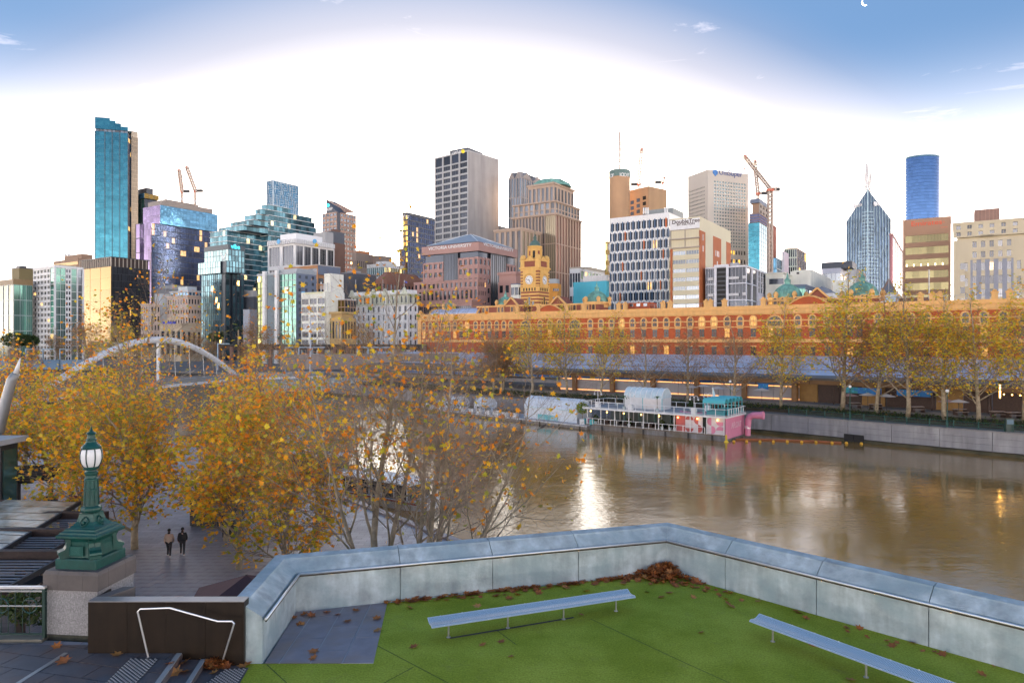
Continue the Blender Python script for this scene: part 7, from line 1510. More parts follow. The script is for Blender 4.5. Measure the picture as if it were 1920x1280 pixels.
# louvred pergola in three saw-tooth bays
for bi, (ox, oy, lab) in enumerate(((-23.0, 34.6, 'grey louvred pergola roof directly under the glass awning edge'), (-21.8, 31.2, 'grey louvred pergola roof behind the green lamp base'), (-20.4, 27.6, 'grey louvred pergola roof nearest the iron fence'))):
    lv = thing('louvred_pergola', lab, 'pergola', (ox - 2.5, oy, 6.0), 'louvred pergola bays')
    hz0, hz1 = 6.0, 6.0
    w_ = 6.2 if bi < 2 else 5; dd = 3.0
    nsl = 10
    for i in range(nsl):
        y = oy + dd * i / nsl; MB().obox((ox - w_ + .1 + (.25 * (nsl - i) / nsl), y, hz0 + .25 * i / nsl), (w_ - .2, 0, 0), (0, .12, 0), (0, 0, .03)).build('slat', SLATGREY, lv)
    MB().obox((ox - w_ + .1, oy, hz0 - .5), (w_ - .2, 0, 0), (0, dd, 0), (0, 0, .03)).build('gap_shade_sheet', BLACK, lv)  # added black sheet, paints the shade seen between the slats
    MB().bar((ox, oy - .15, hz0 + .0), (ox + .25, oy + dd + .1, hz0 + .28), .12, .24).build('side_beam', CHAR, lv)
    MB().bar((ox - w_, oy - .15, hz0), (ox - w_ + .25, oy + dd + .1, hz0 + .28), .12, .24).build('side_beam', CHAR, lv)
    MB().obox((ox - w_ - .1, oy + dd + .16, hz0 + .0), (w_ + .6, 0, 0), (0, .35, 0), (0, 0, .55)).build('box_beam', DARKTIMBER, lv)
    MB().obox((ox - w_ - .1, oy - .48, hz0 - .25), (w_ + .2, 0, 0), (0, .3, 0), (0, 0, .45)).build('box_beam', DARKTIMBER, lv)
    for xx in (ox - .6, ox - w_ + .3): MB().obox((xx, oy - .46, PZ0), (.3, 0, 0), (0, .28, 0), (0, 0, hz0 - PZ0 - .25)).build('post', DARKTIMBER, lv)
# building corner with balcony, far left
cb = thing('restaurant_building', 'dark framed glass restaurant corner with balcony at the left edge', 'building', (-40, 48, PZ0))
MB().obox((-48, 45.5, PZ0), (13.9, 0, 0), (0, 1.6, 0), (0, 0, 6.6)).build('wall', CHAR, cb)
for i in range(6):
    MB().obox((-46.6 + i * 2.05, 45.44, PZ0 + 3.4), (1.85, 0, 0), (0, .05, 0), (0, 0, 2.9)).build('window', G('shop_glass', (.07, .13, .11), rough=.08, lit=.0), cb)
for i in range(1): MB().obox((-34.09, 45.7 + i * 1.5, PZ0 + .4), (.05, 0, 0), (0, 1.2, 0), (0, 0, 5.8)).build('window', _mc['shop_glass'], cb)
MB().obox((-48.5, 44.6, 9.12), (14.8, 0, 0), (0, 3.0, 0), (0, 0, .35)).build('roof', M('pale_roof', (.5, .5, .5), .5), cb)
MB().obox((-48, 43.6, 4.9), (14.2, 0, 0), (0, 1.85, 0), (0, 0, .45)).build('balcony', DARKTIMBER, cb)
for z_ in (5.9, 6.35): MB().obox((-48, 43.65, z_), (14.2, 0, 0), (0, .05, 0), (0, 0, .05)).build('balcony_rail', CHAR, cb)
for i in range(10): MB().obox((-47.9 + i * 1.55, 43.65, 5.3), (.05, 0, 0), (0, .05, 0), (0, 0, 1.05)).build('baluster', CHAR, cb)
# curved glass canopy with fins behind
cc = thing('finned_canopy', 'curved glass canopy with dark projecting fins beside the restaurant corner', 'canopy', (-37, 54, 6))
base = V(-41.5, 53, 5.3)
arc = [base + V(cos(a) * 4.6, sin(a) * 4.6, .0) for a in [radians(-75 + 12 * i) for i in range(12)]]
MB().prism([(base.x - 3, base.y - 4.4)] + [(p.x, p.y) for p in arc] + [(base.x - 3, base.y + 4.5)], 5.3, 5.36).build('glass_roof', M('canopy_glass', (.55, .60, .60), .1, .4, var=.35, scale=2), cc)
for i in range(9):
    y = base.y - 4.3 + i * 1.1; xe = base.x + sqrt(max(.2, 4.6 ** 2 - (y - base.y) ** 2)) + 1.7
    MB().bar((base.x - 3, y, 5.30), (xe, y, 5.55), .10, .22).build('fin', CHAR, cc)
for yy in (base.y - 2, base.y + 2.4): MB().cyl((base.x + 1.5, yy, PZ0), (base.x + 1.5, yy, 5.3), .12).build('post', CHAR, cc)
# tall light column
lc = thing('light_column', 'slim dark twin tube light column on the promenade beside the canopy', 'street lamp', (-38.9, 57.6, PZ0))
MB().obox((-39.25, 57.25, PZ0), (.7, 0, 0), (0, .7, 0), (0, 0, .5)).build('base', CHAR, lc)
MB().cyl((-38.9, 57.6, PZ0 + .5), (-38.9, 57.6, PZ0 + 2.0), .17).build('lower_column', CHAR, lc)
for dx in (-.1, .1): MB().cyl((-38.9 + dx, 57.6, PZ0 + 2), (-38.9 + dx, 57.6, PZ0 + 8.2), .06).build('tube', STEEL_D, lc)
MB().obox((-40.2, 57.3, PZ0 + 8.2), (2.6, 0, 0), (0, .6, 0), (0, 0, .18)).build('lamp_head', CHAR, lc)
# leaning white mast far left
lm = thing('leaning_mast', 'white leaning bridge mast tapering to a point at the left edge', 'mast', P(-45, 985, 50))
MB().tube([P(-45, 985, 50), P(-2, 800, 50), P(22, 712, 50), P(30, 700, 50)], [.45, .4, .32, .26], 10).build('lower_mast', M('mast_grey', (.30, .31, .32), .4, .3), lm, smooth=True)
MB().tube([P(30, 700, 50), P(38, 671, 50)], [.2, .03], 10).build('tip', WHITE, lm, smooth=True)
# maroon umbrella below the parapet
um = thing('market_umbrella', 'maroon canvas market umbrella just beyond the bronze wall', 'umbrella', (-9.6, 24.5, PZ0))
ap = P(462, 1077, 24.3); rim = []
for k in range(4):
    a = pi / 4 + k * pi / 2 + .25; rim.append(V(ap.x + cos(a) * 2.7, ap.y + sin(a) * 2.7, ap.z - .95))
for k in range(4): MB().poly([rim[k], rim[(k + 1) % 4], ap]).build('canopy_panel', MAROON, um)
MB().cyl((ap.x, ap.y, PZ0), (ap.x, ap.y, ap.z), .04).build('pole', DARKTIMBER, um)
for k in range(4): MB().bar(V(ap.x, ap.y, ap.z - .06), rim[k] - Z * .05, .03, .03).build('rib', DARKTIMBER, um)
# kiosks and bins under the trees
ks = thing('kiosk', 'dark grey kiosk with curved roof on the promenade under the trees', 'kiosk', (-19, 50, PZ0))
kp = V(-23.6, 50, PZ0)
MB().obox(kp, (3.1, 0, 0), (0, 2.4, 0), (0, 0, 2.2)).build('body', CHAR, ks)
MB().loft([[kp + V(-.1 + 3.3 * q / 8, y, 2.2 + .5 * sin(pi * q / 8)) for q in range(9)] + [kp + V(3.2, y, 2.19), kp + V(-.1, y, 2.19)] for y in (-.2, 2.6)]).build('roof', M('kiosk_roof', (.16, .13, .12), .6), ks)
MB().obox(kp + V(.3, -.03, .9), (1.1, 0, 0), (0, .03, 0), (0, 0, .9)).build('hatch', SLATGREY, ks)
MB().obox(kp + V(1.6, -.03, .9), (1.1, 0, 0), (0, .03, 0), (0, 0, .9)).build('hatch', SLATGREY, ks)
bn = thing('rubbish_bin', 'dark steel rubbish bin beside the kiosk on the promenade', 'bin', (-19.6, 47.5, PZ0))
MB().obox((-20.0, 47.1, PZ0), (.8, 0, 0), (0, .8, 0), (0, 0, 1.2)).build('body', CHAR, bn)
MB().obox((-20.05, 47.05, PZ0 + 1.2), (.9, 0, 0), (0, .9, 0), (0, 0, .12)).build('lid', STEEL_D, bn)
# hedge at the fence and green shrubs
def leafball(mb, c, rx, ry, rz_, n, s_):
    for k in range(n):
        while True:
            x, y, z = U_(-1, 1), U_(-1, 1), U_(-1, 1); d = x * x + y * y + z * z
            if d < 1 and d > .3: break
        p = V(c.x + x * rx, c.y + y * ry, c.z + z * rz_); a = V(U_(-1, 1), U_(-1, 1), U_(-.6, 1)).normalized(); b = a.cross(V(U_(-1, 1), U_(-1, 1), U_(-1, 1))).normalized(); s = s_ * U_(.6, 1.3)
        c2 = a.cross(b); mb.poly([p - b * s, p + c2 * s * .6, p + b * s, p - c2 * s * .6])
sh = MB(); leafball(sh, V(-13.2, 18.9, 8.7), 1.0, .45, .55, 900, .07)
tag(sh.build('clipped_hedge', HEDGE, at=(-13.4, 18.6, 8)), 'small clipped hedge showing through the iron fence', 'hedge')
# ------------------------------------------------------------ arched footbridge, far left bank
fb = thing('footbridge', 'white arched footbridge with flat deck crossing the river on the left', 'bridge', (-78, 150, 6))
a0, a1 = V(-83, 118, 6.2), V(-73.5, 184, 6.2); WB = M('bridge_white', (.70, .71, .73), .45, var=.06)
bp_ = [lerp(a0, a1, i / 24) + Z * (10.2 * sin(pi * i / 24)) for i in range(25)]
def rib(off): return [p + V(off, 0, 0) for p in bp_]
for i in range(12):
    MB().tube(bp_[i * 2:i * 2 + 3], [.72 if 3 < i < 8 else .66] * 3, 8).build('arch_segment', WB, fb)
dk0, dk1 = V(-86, 96, 6.0), V(-56, 204, 6.0)
dpts = [V(-88, 84, 6.0), a0, lerp(a0, a1, .5) + V(1.5, 0, .3), a1, V(-57, 203, 5.8)]
for a, b in zip(dpts[:-1], dpts[1:]):
    n = V(-(b - a).y, (b - a).x, 0).normalized()
    MB().obox(a - n * 2.2 - Z * .5, (b - a), n * 4.4, Z * .55).build('deck', WB, fb)
    for sd in (-1, 1):
        MB().bar(a + n * 2.2 * sd + Z * 1.2, b + n * 2.2 * sd + Z * 1.2, .1, .1).build('handrail', STEEL_D, fb); MB().obox(a + n * 2.15 * sd + Z * .1, (b - a), n * .04, Z * .9).build('glass_screen', M('screen_glass', (.42, .48, .52), .15, .4), fb)
for i in range(4, 21, 2): MB().bar(bp_[i], V(bp_[i].x + .4, bp_[i].y, 6.1), .09, .09).build('hanger', STEEL_D, fb)
MB().obox((bp_[12].x - .25, bp_[12].y - .3, 6.2), (.5, 0, 0), (0, .6, 0), (0, 0, 10)).build('mid_strut', WB, fb)
for i, p in enumerate((a0, a1)): MB().box(p - Z * 4, (5, 4, 7.2)).build('pier', CONC, fb)
# concrete landing on the north side and low jetty
ld = thing('bridge_landing', 'grey concrete bridge landing with dark culvert on the north bank', 'landing', (-50, 205, 3)); MB().obox((-72, 200, 1.2), (30, 8, 0), (-2, 6, 0), (0, 0, 3.6)).build('slab', CONC, ld); MB().obox(P(1228 / 1920 * 440 + 400, 732, 199), (6.5, -1.6, 0), (0, 1, 0), (0, 0, 2.3)).build('culvert', BLACK, ld)
jt = thing('jetty', 'low grey floating jetty upstream of the footbridge', 'jetty', P(445, 737, 205)); MB().obox(P(415, 740, 205), (16, 3, 0), (0, 4, 0), (0, 0, .9)).build('deck', STEEL_D, jt)
for k in range(4): c = P(420 + k * 22, 745, 205); MB().cyl(V(c.x, c.y, -.5), V(c.x, c.y, 2.4), .2, n=6).build('pile', CHAR, jt)
# tall pole right of the bridge
tp = thing('light_pole', 'tall slim pale light pole at the right end of the footbridge', 'street lamp', P(582, 704, 205)); c = P(582, 704, 205); MB().tube([c, V(c.x, c.y, ZP(592, 205))], [.28, .16], 8).build('pole', M('pole_pale', (.45, .5, .58), .5), tp); MB().obox(V(c.x - .7, c.y, ZP(596, 205)), (1.4, 0, 0), (0, .3, 0), (0, 0, .2)).build('lamp_head', _mc['pole_pale'], tp)
# yard portal frames and walls on the left
YB = M('portal_blue', (.26, .36, .46), .5, .2)
for i, (px, D) in enumerate(((535, 250), (560, 250), (585, 250), (670, 245), (690, 245), (712, 245), (18, 300), (48, 300), (80, 300), (112, 300), (408, 280))):
    t_ = thing('overhead_mast', ['thin pale blue mast at the left end of the rail yard fence', 'thin pale blue mast just left of the tall light pole', 'thin pale blue mast behind the tall light pole', 'thin pale blue mast left of the golden tree top', 'thin pale blue mast behind the golden tree', 'thin pale blue mast right of the golden tree', 'pale blue rail mast nearest the left edge', 'pale blue rail mast second from the left edge', 'pale blue rail mast third from the left edge', 'pale blue rail mast fourth from the left edge', 'pale blue rail mast behind the arch crown'][i], 'mast', P(px, 700, D), 'overhead line masts')
    c = P(px, 715, D); top = ZP(652 if px > 500 else 655 if px < 200 else 645, D); MB().obox((c.x - .22, c.y, 3), (.44, 0, 0), (0, .44, 0), (0, 0, top - 3)).build('post', YB, t_); MB().obox((c.x - .2, c.y, top), (5.0, 0, 0), (0, .35, 0), (0, 0, .35)).build('arm', YB, t_)
yw = thing('yard_wall', 'long brown retaining wall of the rail yard right of the footbridge', 'wall', P(620, 690, 240)); MB().obox(P(525, 692, 238), P(860, 692, 225) - P(525, 692, 238), (0, .6, 0), (0, 0, 5.2)).build('wall', M('yard_concrete', (.24, .20, .185), .8, var=.2, scale=.3, streak=.2), yw)
vb = thing('blue_wall', 'long faded blue metal wall at the far left beyond the bridge', 'wall', P(50, 695, 300)); BWM = M('blue_metal', (.13, .23, .36), .6, var=.12, scale=.2)
for k in range(14): a = P(-30 + k * 15, 694, 300); MB().obox(a, (3.4, 0, 0), (0, .3, 0), (0, 0, 4.6)).build('panel', BWM, vb)
vv = thing('brick_viaduct', 'dark rail viaduct on columns in front of the towers left of the station', 'viaduct', P(600, 655, 300)); MB().obox(P(400, 656, 320), P(800, 656, 296) - P(400, 656, 320), (0, 3, 0), (0, 0, 2.0)).build('beam', DARKTIMBER, vv); MB().obox(P(400, 650, 320), P(800, 650, 296) - P(400, 650, 320), (0, .3, 0), (0, 0, 1.1)).build('railing', CHAR, vv)
for k in range(17): c = P(410 + k * 24, 672, 312 - k); MB().obox((c.x, c.y - 2, 3), (1.4, 0, 0), (0, 1.4, 0), (0, 0, c.z + 2.5)).build('column', BROWN_D, vv)
lowb = thing('low_shed', 'low pale cream shed roofs behind the arch of the bridge', 'shed', P(200, 660, 300)); MB().obox(P(175, 668, 310), (24, 0, 0), (0, 8, 0), (0, 0, 6.5)).build('wall', CREAM, lowb); MB().obox(P(172, 645, 309), (27, 0, 0), (0, 10, 0), (0, 0, .5)).build('roof', ROOFG, lowb)

# ------------------------------------------------------------ the floating bar
bf = V(XP(1360, 109), 109, 0)                 # nearest corner at the waterline
bl = V(XP(1100, 125), 125, 0); BD = (bl - bf).normalized(); BL_ = (bl - bf).length; BN = V(-BD.y, BD.x, 0); BN = BN if BN.y > 0 else -BN   # BN points to the bank
BW = 8.2
BA = thing('floating_bar', 'white two deck floating bar barge with pink front and teal barrel roofs', 'barge', bf)
def bp(l, w_, z_): return bf + BD * l + BN * w_ + Z * z_
def bbox(l0, l1, w0, w1, z0, z1, name, m_, par=None): return MB().obox(bp(l0, w0, z0), BD * (l1 - l0), BN * (w1 - w0), Z * (z1 - z0)).build(name, m_, par or BA)
HULL = M('hull_grey', (.26, .26, .27), .6, .2, var=.25, scale=.6, streak=.35, hue=(.17, .14, .10)); PINKW = M('pink_wrap', (.74, .27, .40), .7, var=.05); DECKG = M('deck_grey', (.30, .31, .32), .7, var=.1, scale=.6); TEALC = M('teal_canvas', (.10, .48, .52), .7, var=.06); CORAL = M('coral_panel', (.52, .12, .11), .6)
bbox(0, BL_, 0, BW, -.6, .85, 'hull', HULL); bbox(-.1, BL_ + .1, -.1, BW, .86, .98, 'lower_deck', M('deck_wood', (.22, .17, .12), .7, var=.2)); 
for k in range(6): bbox(2 + k * 4.1, 2.25 + k * 4.1, -.18, -.1, -.3, .85, 'fender', CHAR)
UZ = 3.75
bbox(-.5, BL_ + .5, -.7, BW, UZ, UZ + .28, 'upper_deck', WHITE); bbox(-.4, BL_ + .4, -.6, BW - .1, UZ + .281, UZ + .30, 'deck_surface', DECKG)
bbox(.4, BL_ - .6, BW - .5, BW - .3, .98, UZ - .01, 'back_wall', M('bar_back', (.16, .20, .20), .6)); bbox(0.0, .25, 1.2, BW, .98, UZ - .01, 'end_wall', PINKW)
bbox(-.12, -.02, 0, BW + .1, .35, UZ + .02, 'pink_screen', PINKW)
text('lettering', 'AFLOAT', BA, bp(-.16, BW * .55, 2.3), BN, -BD, 1.35, M('faded_letter', (.80, .50, .58), .7), ext=.02, stretch=.9)
# patterned panels at the near end
for l0, m_ in ((.15, WHITE), (3.9, CORAL)):
    o = bbox(l0, l0 + 3.0, .25, .33, .99, UZ - .02, 'pattern_panel', M('pattern_white', (.72, .66, .68), .6))
    MM = PINKW if l0 < 1 else CORAL
    for i in range(2):
        for j in range(2):
            cx_, cz_ = l0 + .75 + i * 1.5, 1.68 + j * 1.36; a0_ = (0, pi / 2, pi, 3 * pi / 2)[(i + 2 * j + (1 if l0 > 1 else 0)) % 4]
            pts = [bp(cx_ + .72 * cos(a0_ + pi * q / 10) * .98, .24, cz_ + .66 * sin(a0_ + pi * q / 10)) for q in range(11)]
            MB().loft([pts, [p - BN * .02 for p in pts]]).build('pattern_shape', MM, o)
bbox(6.95, 8.6, .3, .36, .99, UZ - .02, 'pattern_panel', CORAL)
mb = MB()
for k in range(10): l_ = .2 + k * (BL_ - .4) / 9; MB().obox(bp(l_, -.02, .98), BD * .13, BN * .13, Z * (UZ - .98)).build('post', WHITE, BA)
for k in range(10): l_ = .2 + k * (BL_ - .4) / 9; MB().obox(bp(l_, BW - 1.2, .98), BD * .13, BN * .13, Z * (UZ - .98)).build('post', WHITE, BA)
def railing(l0, w0, l1, w1, z0, h, n_, name='railing'):
    a, b = bp(l0, w0, z0), bp(l1, w1, z0); mb = MB(); mb.bar(a + Z * h, b + Z * h, .10, .08); mb.bar(a + Z * .12, b + Z * .12, .06, .06)
    for k in range(n_ + 1): p = lerp(a, b, k / n_); mb.bar(p, p + Z * h, .09, .09)
    mb.build(name, WHITE, BA); o = MB().obox(a + Z * .16, b - a, V(0, .02, 0), Z * (h - .22)).build('railing_glass', M('rail_glass', (.40, .42, .42), .15, .3), BA) if False else None
railing(3.4, -.06, BL_, -.06, .98, 1.05, 18); railing(-.4, -.6, BL_ + .4, -.6, UZ + .3, 1.1, 15); railing(-.4, -.6, -.4, BW - .1, UZ + .3, 1.1, 8); railing(-.4, BW - .1, BL_ + .4, BW - .1, UZ + .3, 1.1, 15); railing(BL_ + .4, -.6, BL_ + .4, BW - .1, UZ + .3, 1.1, 6)
for k in range(8): p = bp(1.3 + k * (BL_ - 2.2) / 7, -.05, 3.35); MB().ball(p, .13, 8).build('wall_lamp', M('lamp_globe', (1, .75, .4), .4, emit=(1, .5, .1), es=1.3), BA)
for k in range(7):   # seats and tables on the lower deck
    bbox(9.5 + k * 2.2, 10.6 + k * 2.2, 2.2, 3.4, .99, 1.75, 'sofa', CHAR if k % 2 else DARKTIMBER)
for k in range(5): bbox(9 + k * 3.1, 9.12 + k * 3.1, 5.8, 6.6, 1.0, UZ - .02, 'partition', M('partition_teal', (.2, .33, .33), .6))
# white barrel shelter on the top deck
shl = thing('barrel_shelter', 'white barrel roofed shelter standing on the upper deck of the floating bar', 'shelter', bp(16, 4, UZ + .3))
l0, l1 = 12.2, 19.6; w0, w1 = 2.6, 6.2; z0 = UZ + .3; hs = 2.0; r_ = (w1 - w0) / 2
MB().loft([[bp(l_, w, z) for w, z in ((w0, z0), (w1, z0), (w1, z0 + hs), (w0, z0 + hs))] for l_ in (l0, l1)]).build('wall', M('shelter_wall', (.70, .69, .68), .6), shl)
ar = lambda l_, k_: [bp(l_, (w0 + w1) / 2 - r_ * k_ * cos(pi * i / 10), z0 + hs + r_ * .95 * k_ * sin(pi * i / 10)) for i in range(11)]
MB().loft([ar(l0, 1), ar(l1, 1)]).build('roof', M('shelter_roof', (.55, .66, .70), .35), shl)
for k in range(8): MB().tube(ar(l0 + (l1 - l0) * k / 7, 1.01), .06, 5).build('roof_rib', WHITE, shl)
for k in (0, .5, 1): p = bp(l0 + (l1 - l0) * k, w0 - .03, z0); MB().bar(p, p + Z * hs, .1, .1).build('corner_post', TEALC, shl)
MB().obox(bp(l0 + .4, w0 - .03, z0 + .3), BD * (l1 - l0 - .8) * .5, -BN * .02, Z * 1.5).build('panel', M('panel_cream', (.74, .68, .64), .6), shl)
# five teal barrel canopies at the near end
for k in range(5):
    bc = thing('barrel_canopy', ('teal barrel canopy nearest the river on the floating bar', 'second teal barrel canopy from the river side', 'middle teal barrel canopy of the five', 'fourth teal barrel canopy from the river side', 'teal barrel canopy nearest the bank on the floating bar')[k], 'canopy', bp(1, k * 1.6, UZ + .3), 'teal barrel canopies')
    wc = .3 + k * 1.62; r2 = .78; zc = UZ + 2.3
    MB().loft([[bp(l_, wc - r2 * cos(pi * i / 8), zc + r2 * sin(pi * i / 8)) for i in range(9)] + [bp(l_, wc + (r2 - .05) * cos(pi * i / 8), zc + (r2 - .05) * sin(pi * i / 8)) for i in range(9)] for l_ in (-.1, 3.6)]).build('roof', TEALC, bc)
    for l_ in (0, 3.5):
        for w in (-r2, r2): p = bp(l_, wc + w * .97, UZ + .3); MB().bar(p, V(p.x, p.y, zc), .09, .09).build('post', TEALC, bc)
    MB().obox(bp(.4, wc - .3, UZ + .3), BD * 2.6, BN * .6, Z * .75).build('table', M('table_teal', (.08, .3, .33), .6), bc)
# twin globe lamps
def globe_lamp(l_, w_, lab):
    t_ = thing('globe_lamp', lab, 'lamp', bp(l_, w_, UZ + .3), 'twin globe lamps on the upper deck'); b_ = bp(l_, w_, UZ + .3)
    MB().box(b_ + Z * .5, (.75, .75, 1.0), rz=atan2(BD.y, BD.x)).build('planter', WHITE, t_); MB().cyl(b_ + Z, b_ + Z * 2.6, .05, n=6).build('stem', WHITE, t_)
    for sg in (-1, 1):
        MB().tube([b_ + Z * (2.6 + .45 * sin(pi * q / 8)) + BD * sg * (.35 - .35 * cos(pi * q / 8)) for q in range(9)], .04, 5).build('arm', WHITE, t_); MB().ball(b_ + BD * sg * .7 + Z * 2.42, .17, 10).build('globe', OPAL, t_)
for l_, w_, lab in ((23.6, .1, 'white twin globe lamp at the left end of the upper deck'), (16.9, -.1, 'white twin globe lamp left of the barrel shelter front'), (5.2, -.1, 'white twin globe lamp nearest the teal canopies'), (5.5, 6.4, 'white twin globe lamp behind the deck pool near the bank')): globe_lamp(l_, w_, lab)
# planters with palms and shrubs
def fronds(mb, c, n_, L_, s_):
    for k in range(n_):
        a = U_(0, 6.28); el = U_(.2, 1.1); pts = [c + V(cos(a) * L_ * q * cos(el), sin(a) * L_ * q * cos(el), L_ * (q * sin(el) - .55 * q * q)) for q in (0, .35, .7, 1)]
        for p, q in zip(pts[:-1], pts[1:]):
            t_ = (q - p).cross(Z).normalized() * s_; mb.poly([p - t_, q - t_ * .6, q + t_ * .6, p + t_])
def potted(l_, w_, z_, lab, h=1.1, palm=False):
    t_ = thing('potted_plant', lab, 'plant', bp(l_, w_, z_), 'pot plants on the floating bar'); b_ = bp(l_, w_, z_); MB().lathe(b_, [(.22, 0), (.3, .5), (.27, .52)], 10).build('pot', M('pot_pale', (.5, .58, .58), .5), t_)
    mb = MB()
    if palm: MB().cyl(b_ + Z * .5, b_ + Z * (h), .06, n=6).build('trunk', BARK, t_); fronds(mb, b_ + Z * h, 16, 1.1, .09)
    else: leafball(mb, b_ + Z * (.55 + h * .35), .5, .5, h * .4, 120, .16)
    mb.build('crown', EVERGREEN if not palm else M('palm_green', (.06, .14, .03), .5), t_)
for l_, w_, z_, lab, h, pm_ in ((18.2, .0, UZ + .3, 'small palm in a white tub beside the left globe lamp', 2.2, True), (12.0, .3, UZ + .3, 'small palm in front of the barrel shelter', 2.3, True), (22.5, 5, UZ + .3, 'broad leaf plant behind the left lamp', 2.0, True), (8.2, 5.6, UZ + .3, 'leafy shrub in a low pot by the deck pool', 1.3, False), (24.3, .5, .98, 'leafy shrub at the far end of the lower deck', 1.6, False), (8.9, .5, .98, 'leafy pot on the lower deck left of the coral panels', 1.2, False), (9.8, .6, .98, 'small pale pot plant beside the coral panels', .8, False), (11.2, .5, .98, 'tall leafy pot plant on the lower deck centre', 1.5, False), (17.5, .5, .98, 'leafy pot plant on the lower deck left half', 1.3, False)): potted(l_, w_, z_, lab, h, pm_)
pl = thing('deck_pool', 'small teal deck pool with pink rim on the upper deck', 'pool', bp(7, 3, UZ + .3)); pts = lambda s_, z_: [bp(6.6 + 2.4 * s_ * cos(a), 2.9 + 1.3 * s_ * sin(a), z_) for a in [2 * pi * i / 20 for i in range(20)]]
MB().loft([pts(1, UZ + .3), pts(1, UZ + .42)]).build('rim', PINKW, pl); MB().loft([pts(.85, UZ + .41), pts(.85, UZ + .44)]).build('water', M('pool_teal', (.06, .42, .46), .1), pl)
fp_ = thing('feather_flag', 'pale blue feather flag on a pole at the floating bar', 'flag', bp(3.7, 4, UZ + .3)); b_ = bp(3.7, 4, UZ + .3); MB().cyl(b_, b_ + Z * 4.6, .03, n=5).build('pole', STEEL_D, fp_); MB().loft([[b_ + Z * 4.5 + BD * .02, b_ + Z * 3.2 - BD * .45, b_ + Z * 1.6 - BD * .7, b_ + Z * 1.6], [q + V(0, .03, 0) for q in (b_ + Z * 4.5 + BD * .02, b_ + Z * 3.2 - BD * .45, b_ + Z * 1.6 - BD * .7, b_ + Z * 1.6)]]).build('cloth', M('flag_pale', (.45, .62, .68), .8), fp_)
# pink ventilation pipe
pp = thing('vent_pipe', 'pink bent ventilation pipe at the bank end of the pink front', 'pipe', bp(-.7, 7.4, .3)); pb = bp(-1.1, 7.2, .3)
MB().tube([pb, pb + Z * 1.1, pb + Z * 2.6 - BD * .1, pb + Z * 3.2 - BD * .3], [.45, .45, .5, .5], 12).build('riser', PINKW, pp); MB().tube([pb + Z * 3.1 - BD * .2, pb + Z * 3.45 - BD * .9, pb + Z * 3.5 - BD * 1.9, pb + Z * 3.55 - BD * 2.6], [.5, .55, .58, .7], 12).build('cowl', PINKW, pp); MB().lathe(pb + Z * 1.2, [(.47, 0), (.47, .5)], 12).build('clamp', STEEL, pp)
# mooring pontoon bits
yp = thing('corner_post', 'yellow corner bumper post at the waterline of the floating bar', 'bollard', bp(-.2, -.3, 0)); MB().lathe(bp(-.3, -.4, -.1), [(.45, 0), (.3, .25), (.18, .4), (.15, 1.2), (.02, 1.3)], 10).build('bumper', TRY, yp)
br_ = MB(); br_.tube([bp(-.6, 3, .12), bp(-5, 6, .12), bp(-11, 8.5, .12), bp(-15, 9.5, .12)], .16, 6); tag(br_.build('boom', M('boom_orange', (.36, .12, .05), .7), at=bp(-5, 6, 0)), 'rusty orange floating boom running from the barge to the river wall', 'boom')
bm2 = MB().ball((0, 0, .06), .24, 10).mesh('buoy', M('buoy_yellow', (.75, .40, .03), .5))
for k, (px, py) in enumerate(((1376, 828), (1400, 828), (1425, 828), (1450, 828), (1476, 828), (1503, 829), (1530, 829), (1560, 830.5), (1587, 831), (1615, 832))):
    p = PZ(px, py, .05); tag(inst('buoy', bm2, None, p), 'small yellow ball buoy in the line from the floating bar to the drain mouths', 'buoy', 'yellow buoys on the water')
# pontoons with white tents upstream
pt = thing('pontoon', 'long low floating pontoon with white edging upstream of the bar', 'pontoon', P(1000, 790, 140)); pa = PZ(1102, 806, 0); pb2 = PZ(760, 766, 0); pd = (pb2 - pa).normalized(); pn_ = V(-pd.y, pd.x, 0); pn_ = pn_ if pn_.y > 0 else -pn_; PL = (pb2 - pa).length
def pp_(l_, w_, z_): return pa + pd * l_ + pn_ * w_ + Z * z_
MB().obox(pp_(.6, .5, -.3), pd * (PL - 1), pn_ * 6.5, Z * .9).build('float', HULL, pt); MB().obox(pp_(.4, .3, .61), pd * (PL - .6), pn_ * 6.8, Z * .14).build('deck', M('pontoon_deck', (.36, .38, .42), .7, var=.15), pt); MB().obox(pp_(.4, .2, .45), pd * (PL - .6), pn_ * .1, Z * .25).build('edge', WHITE_D, pt)
for k in range(11): MB().cyl(pp_(2 + k * 5, .15, -.6), pp_(2 + k * 5, .15, .5), .16, n=6).build('fender', CHAR, pt)
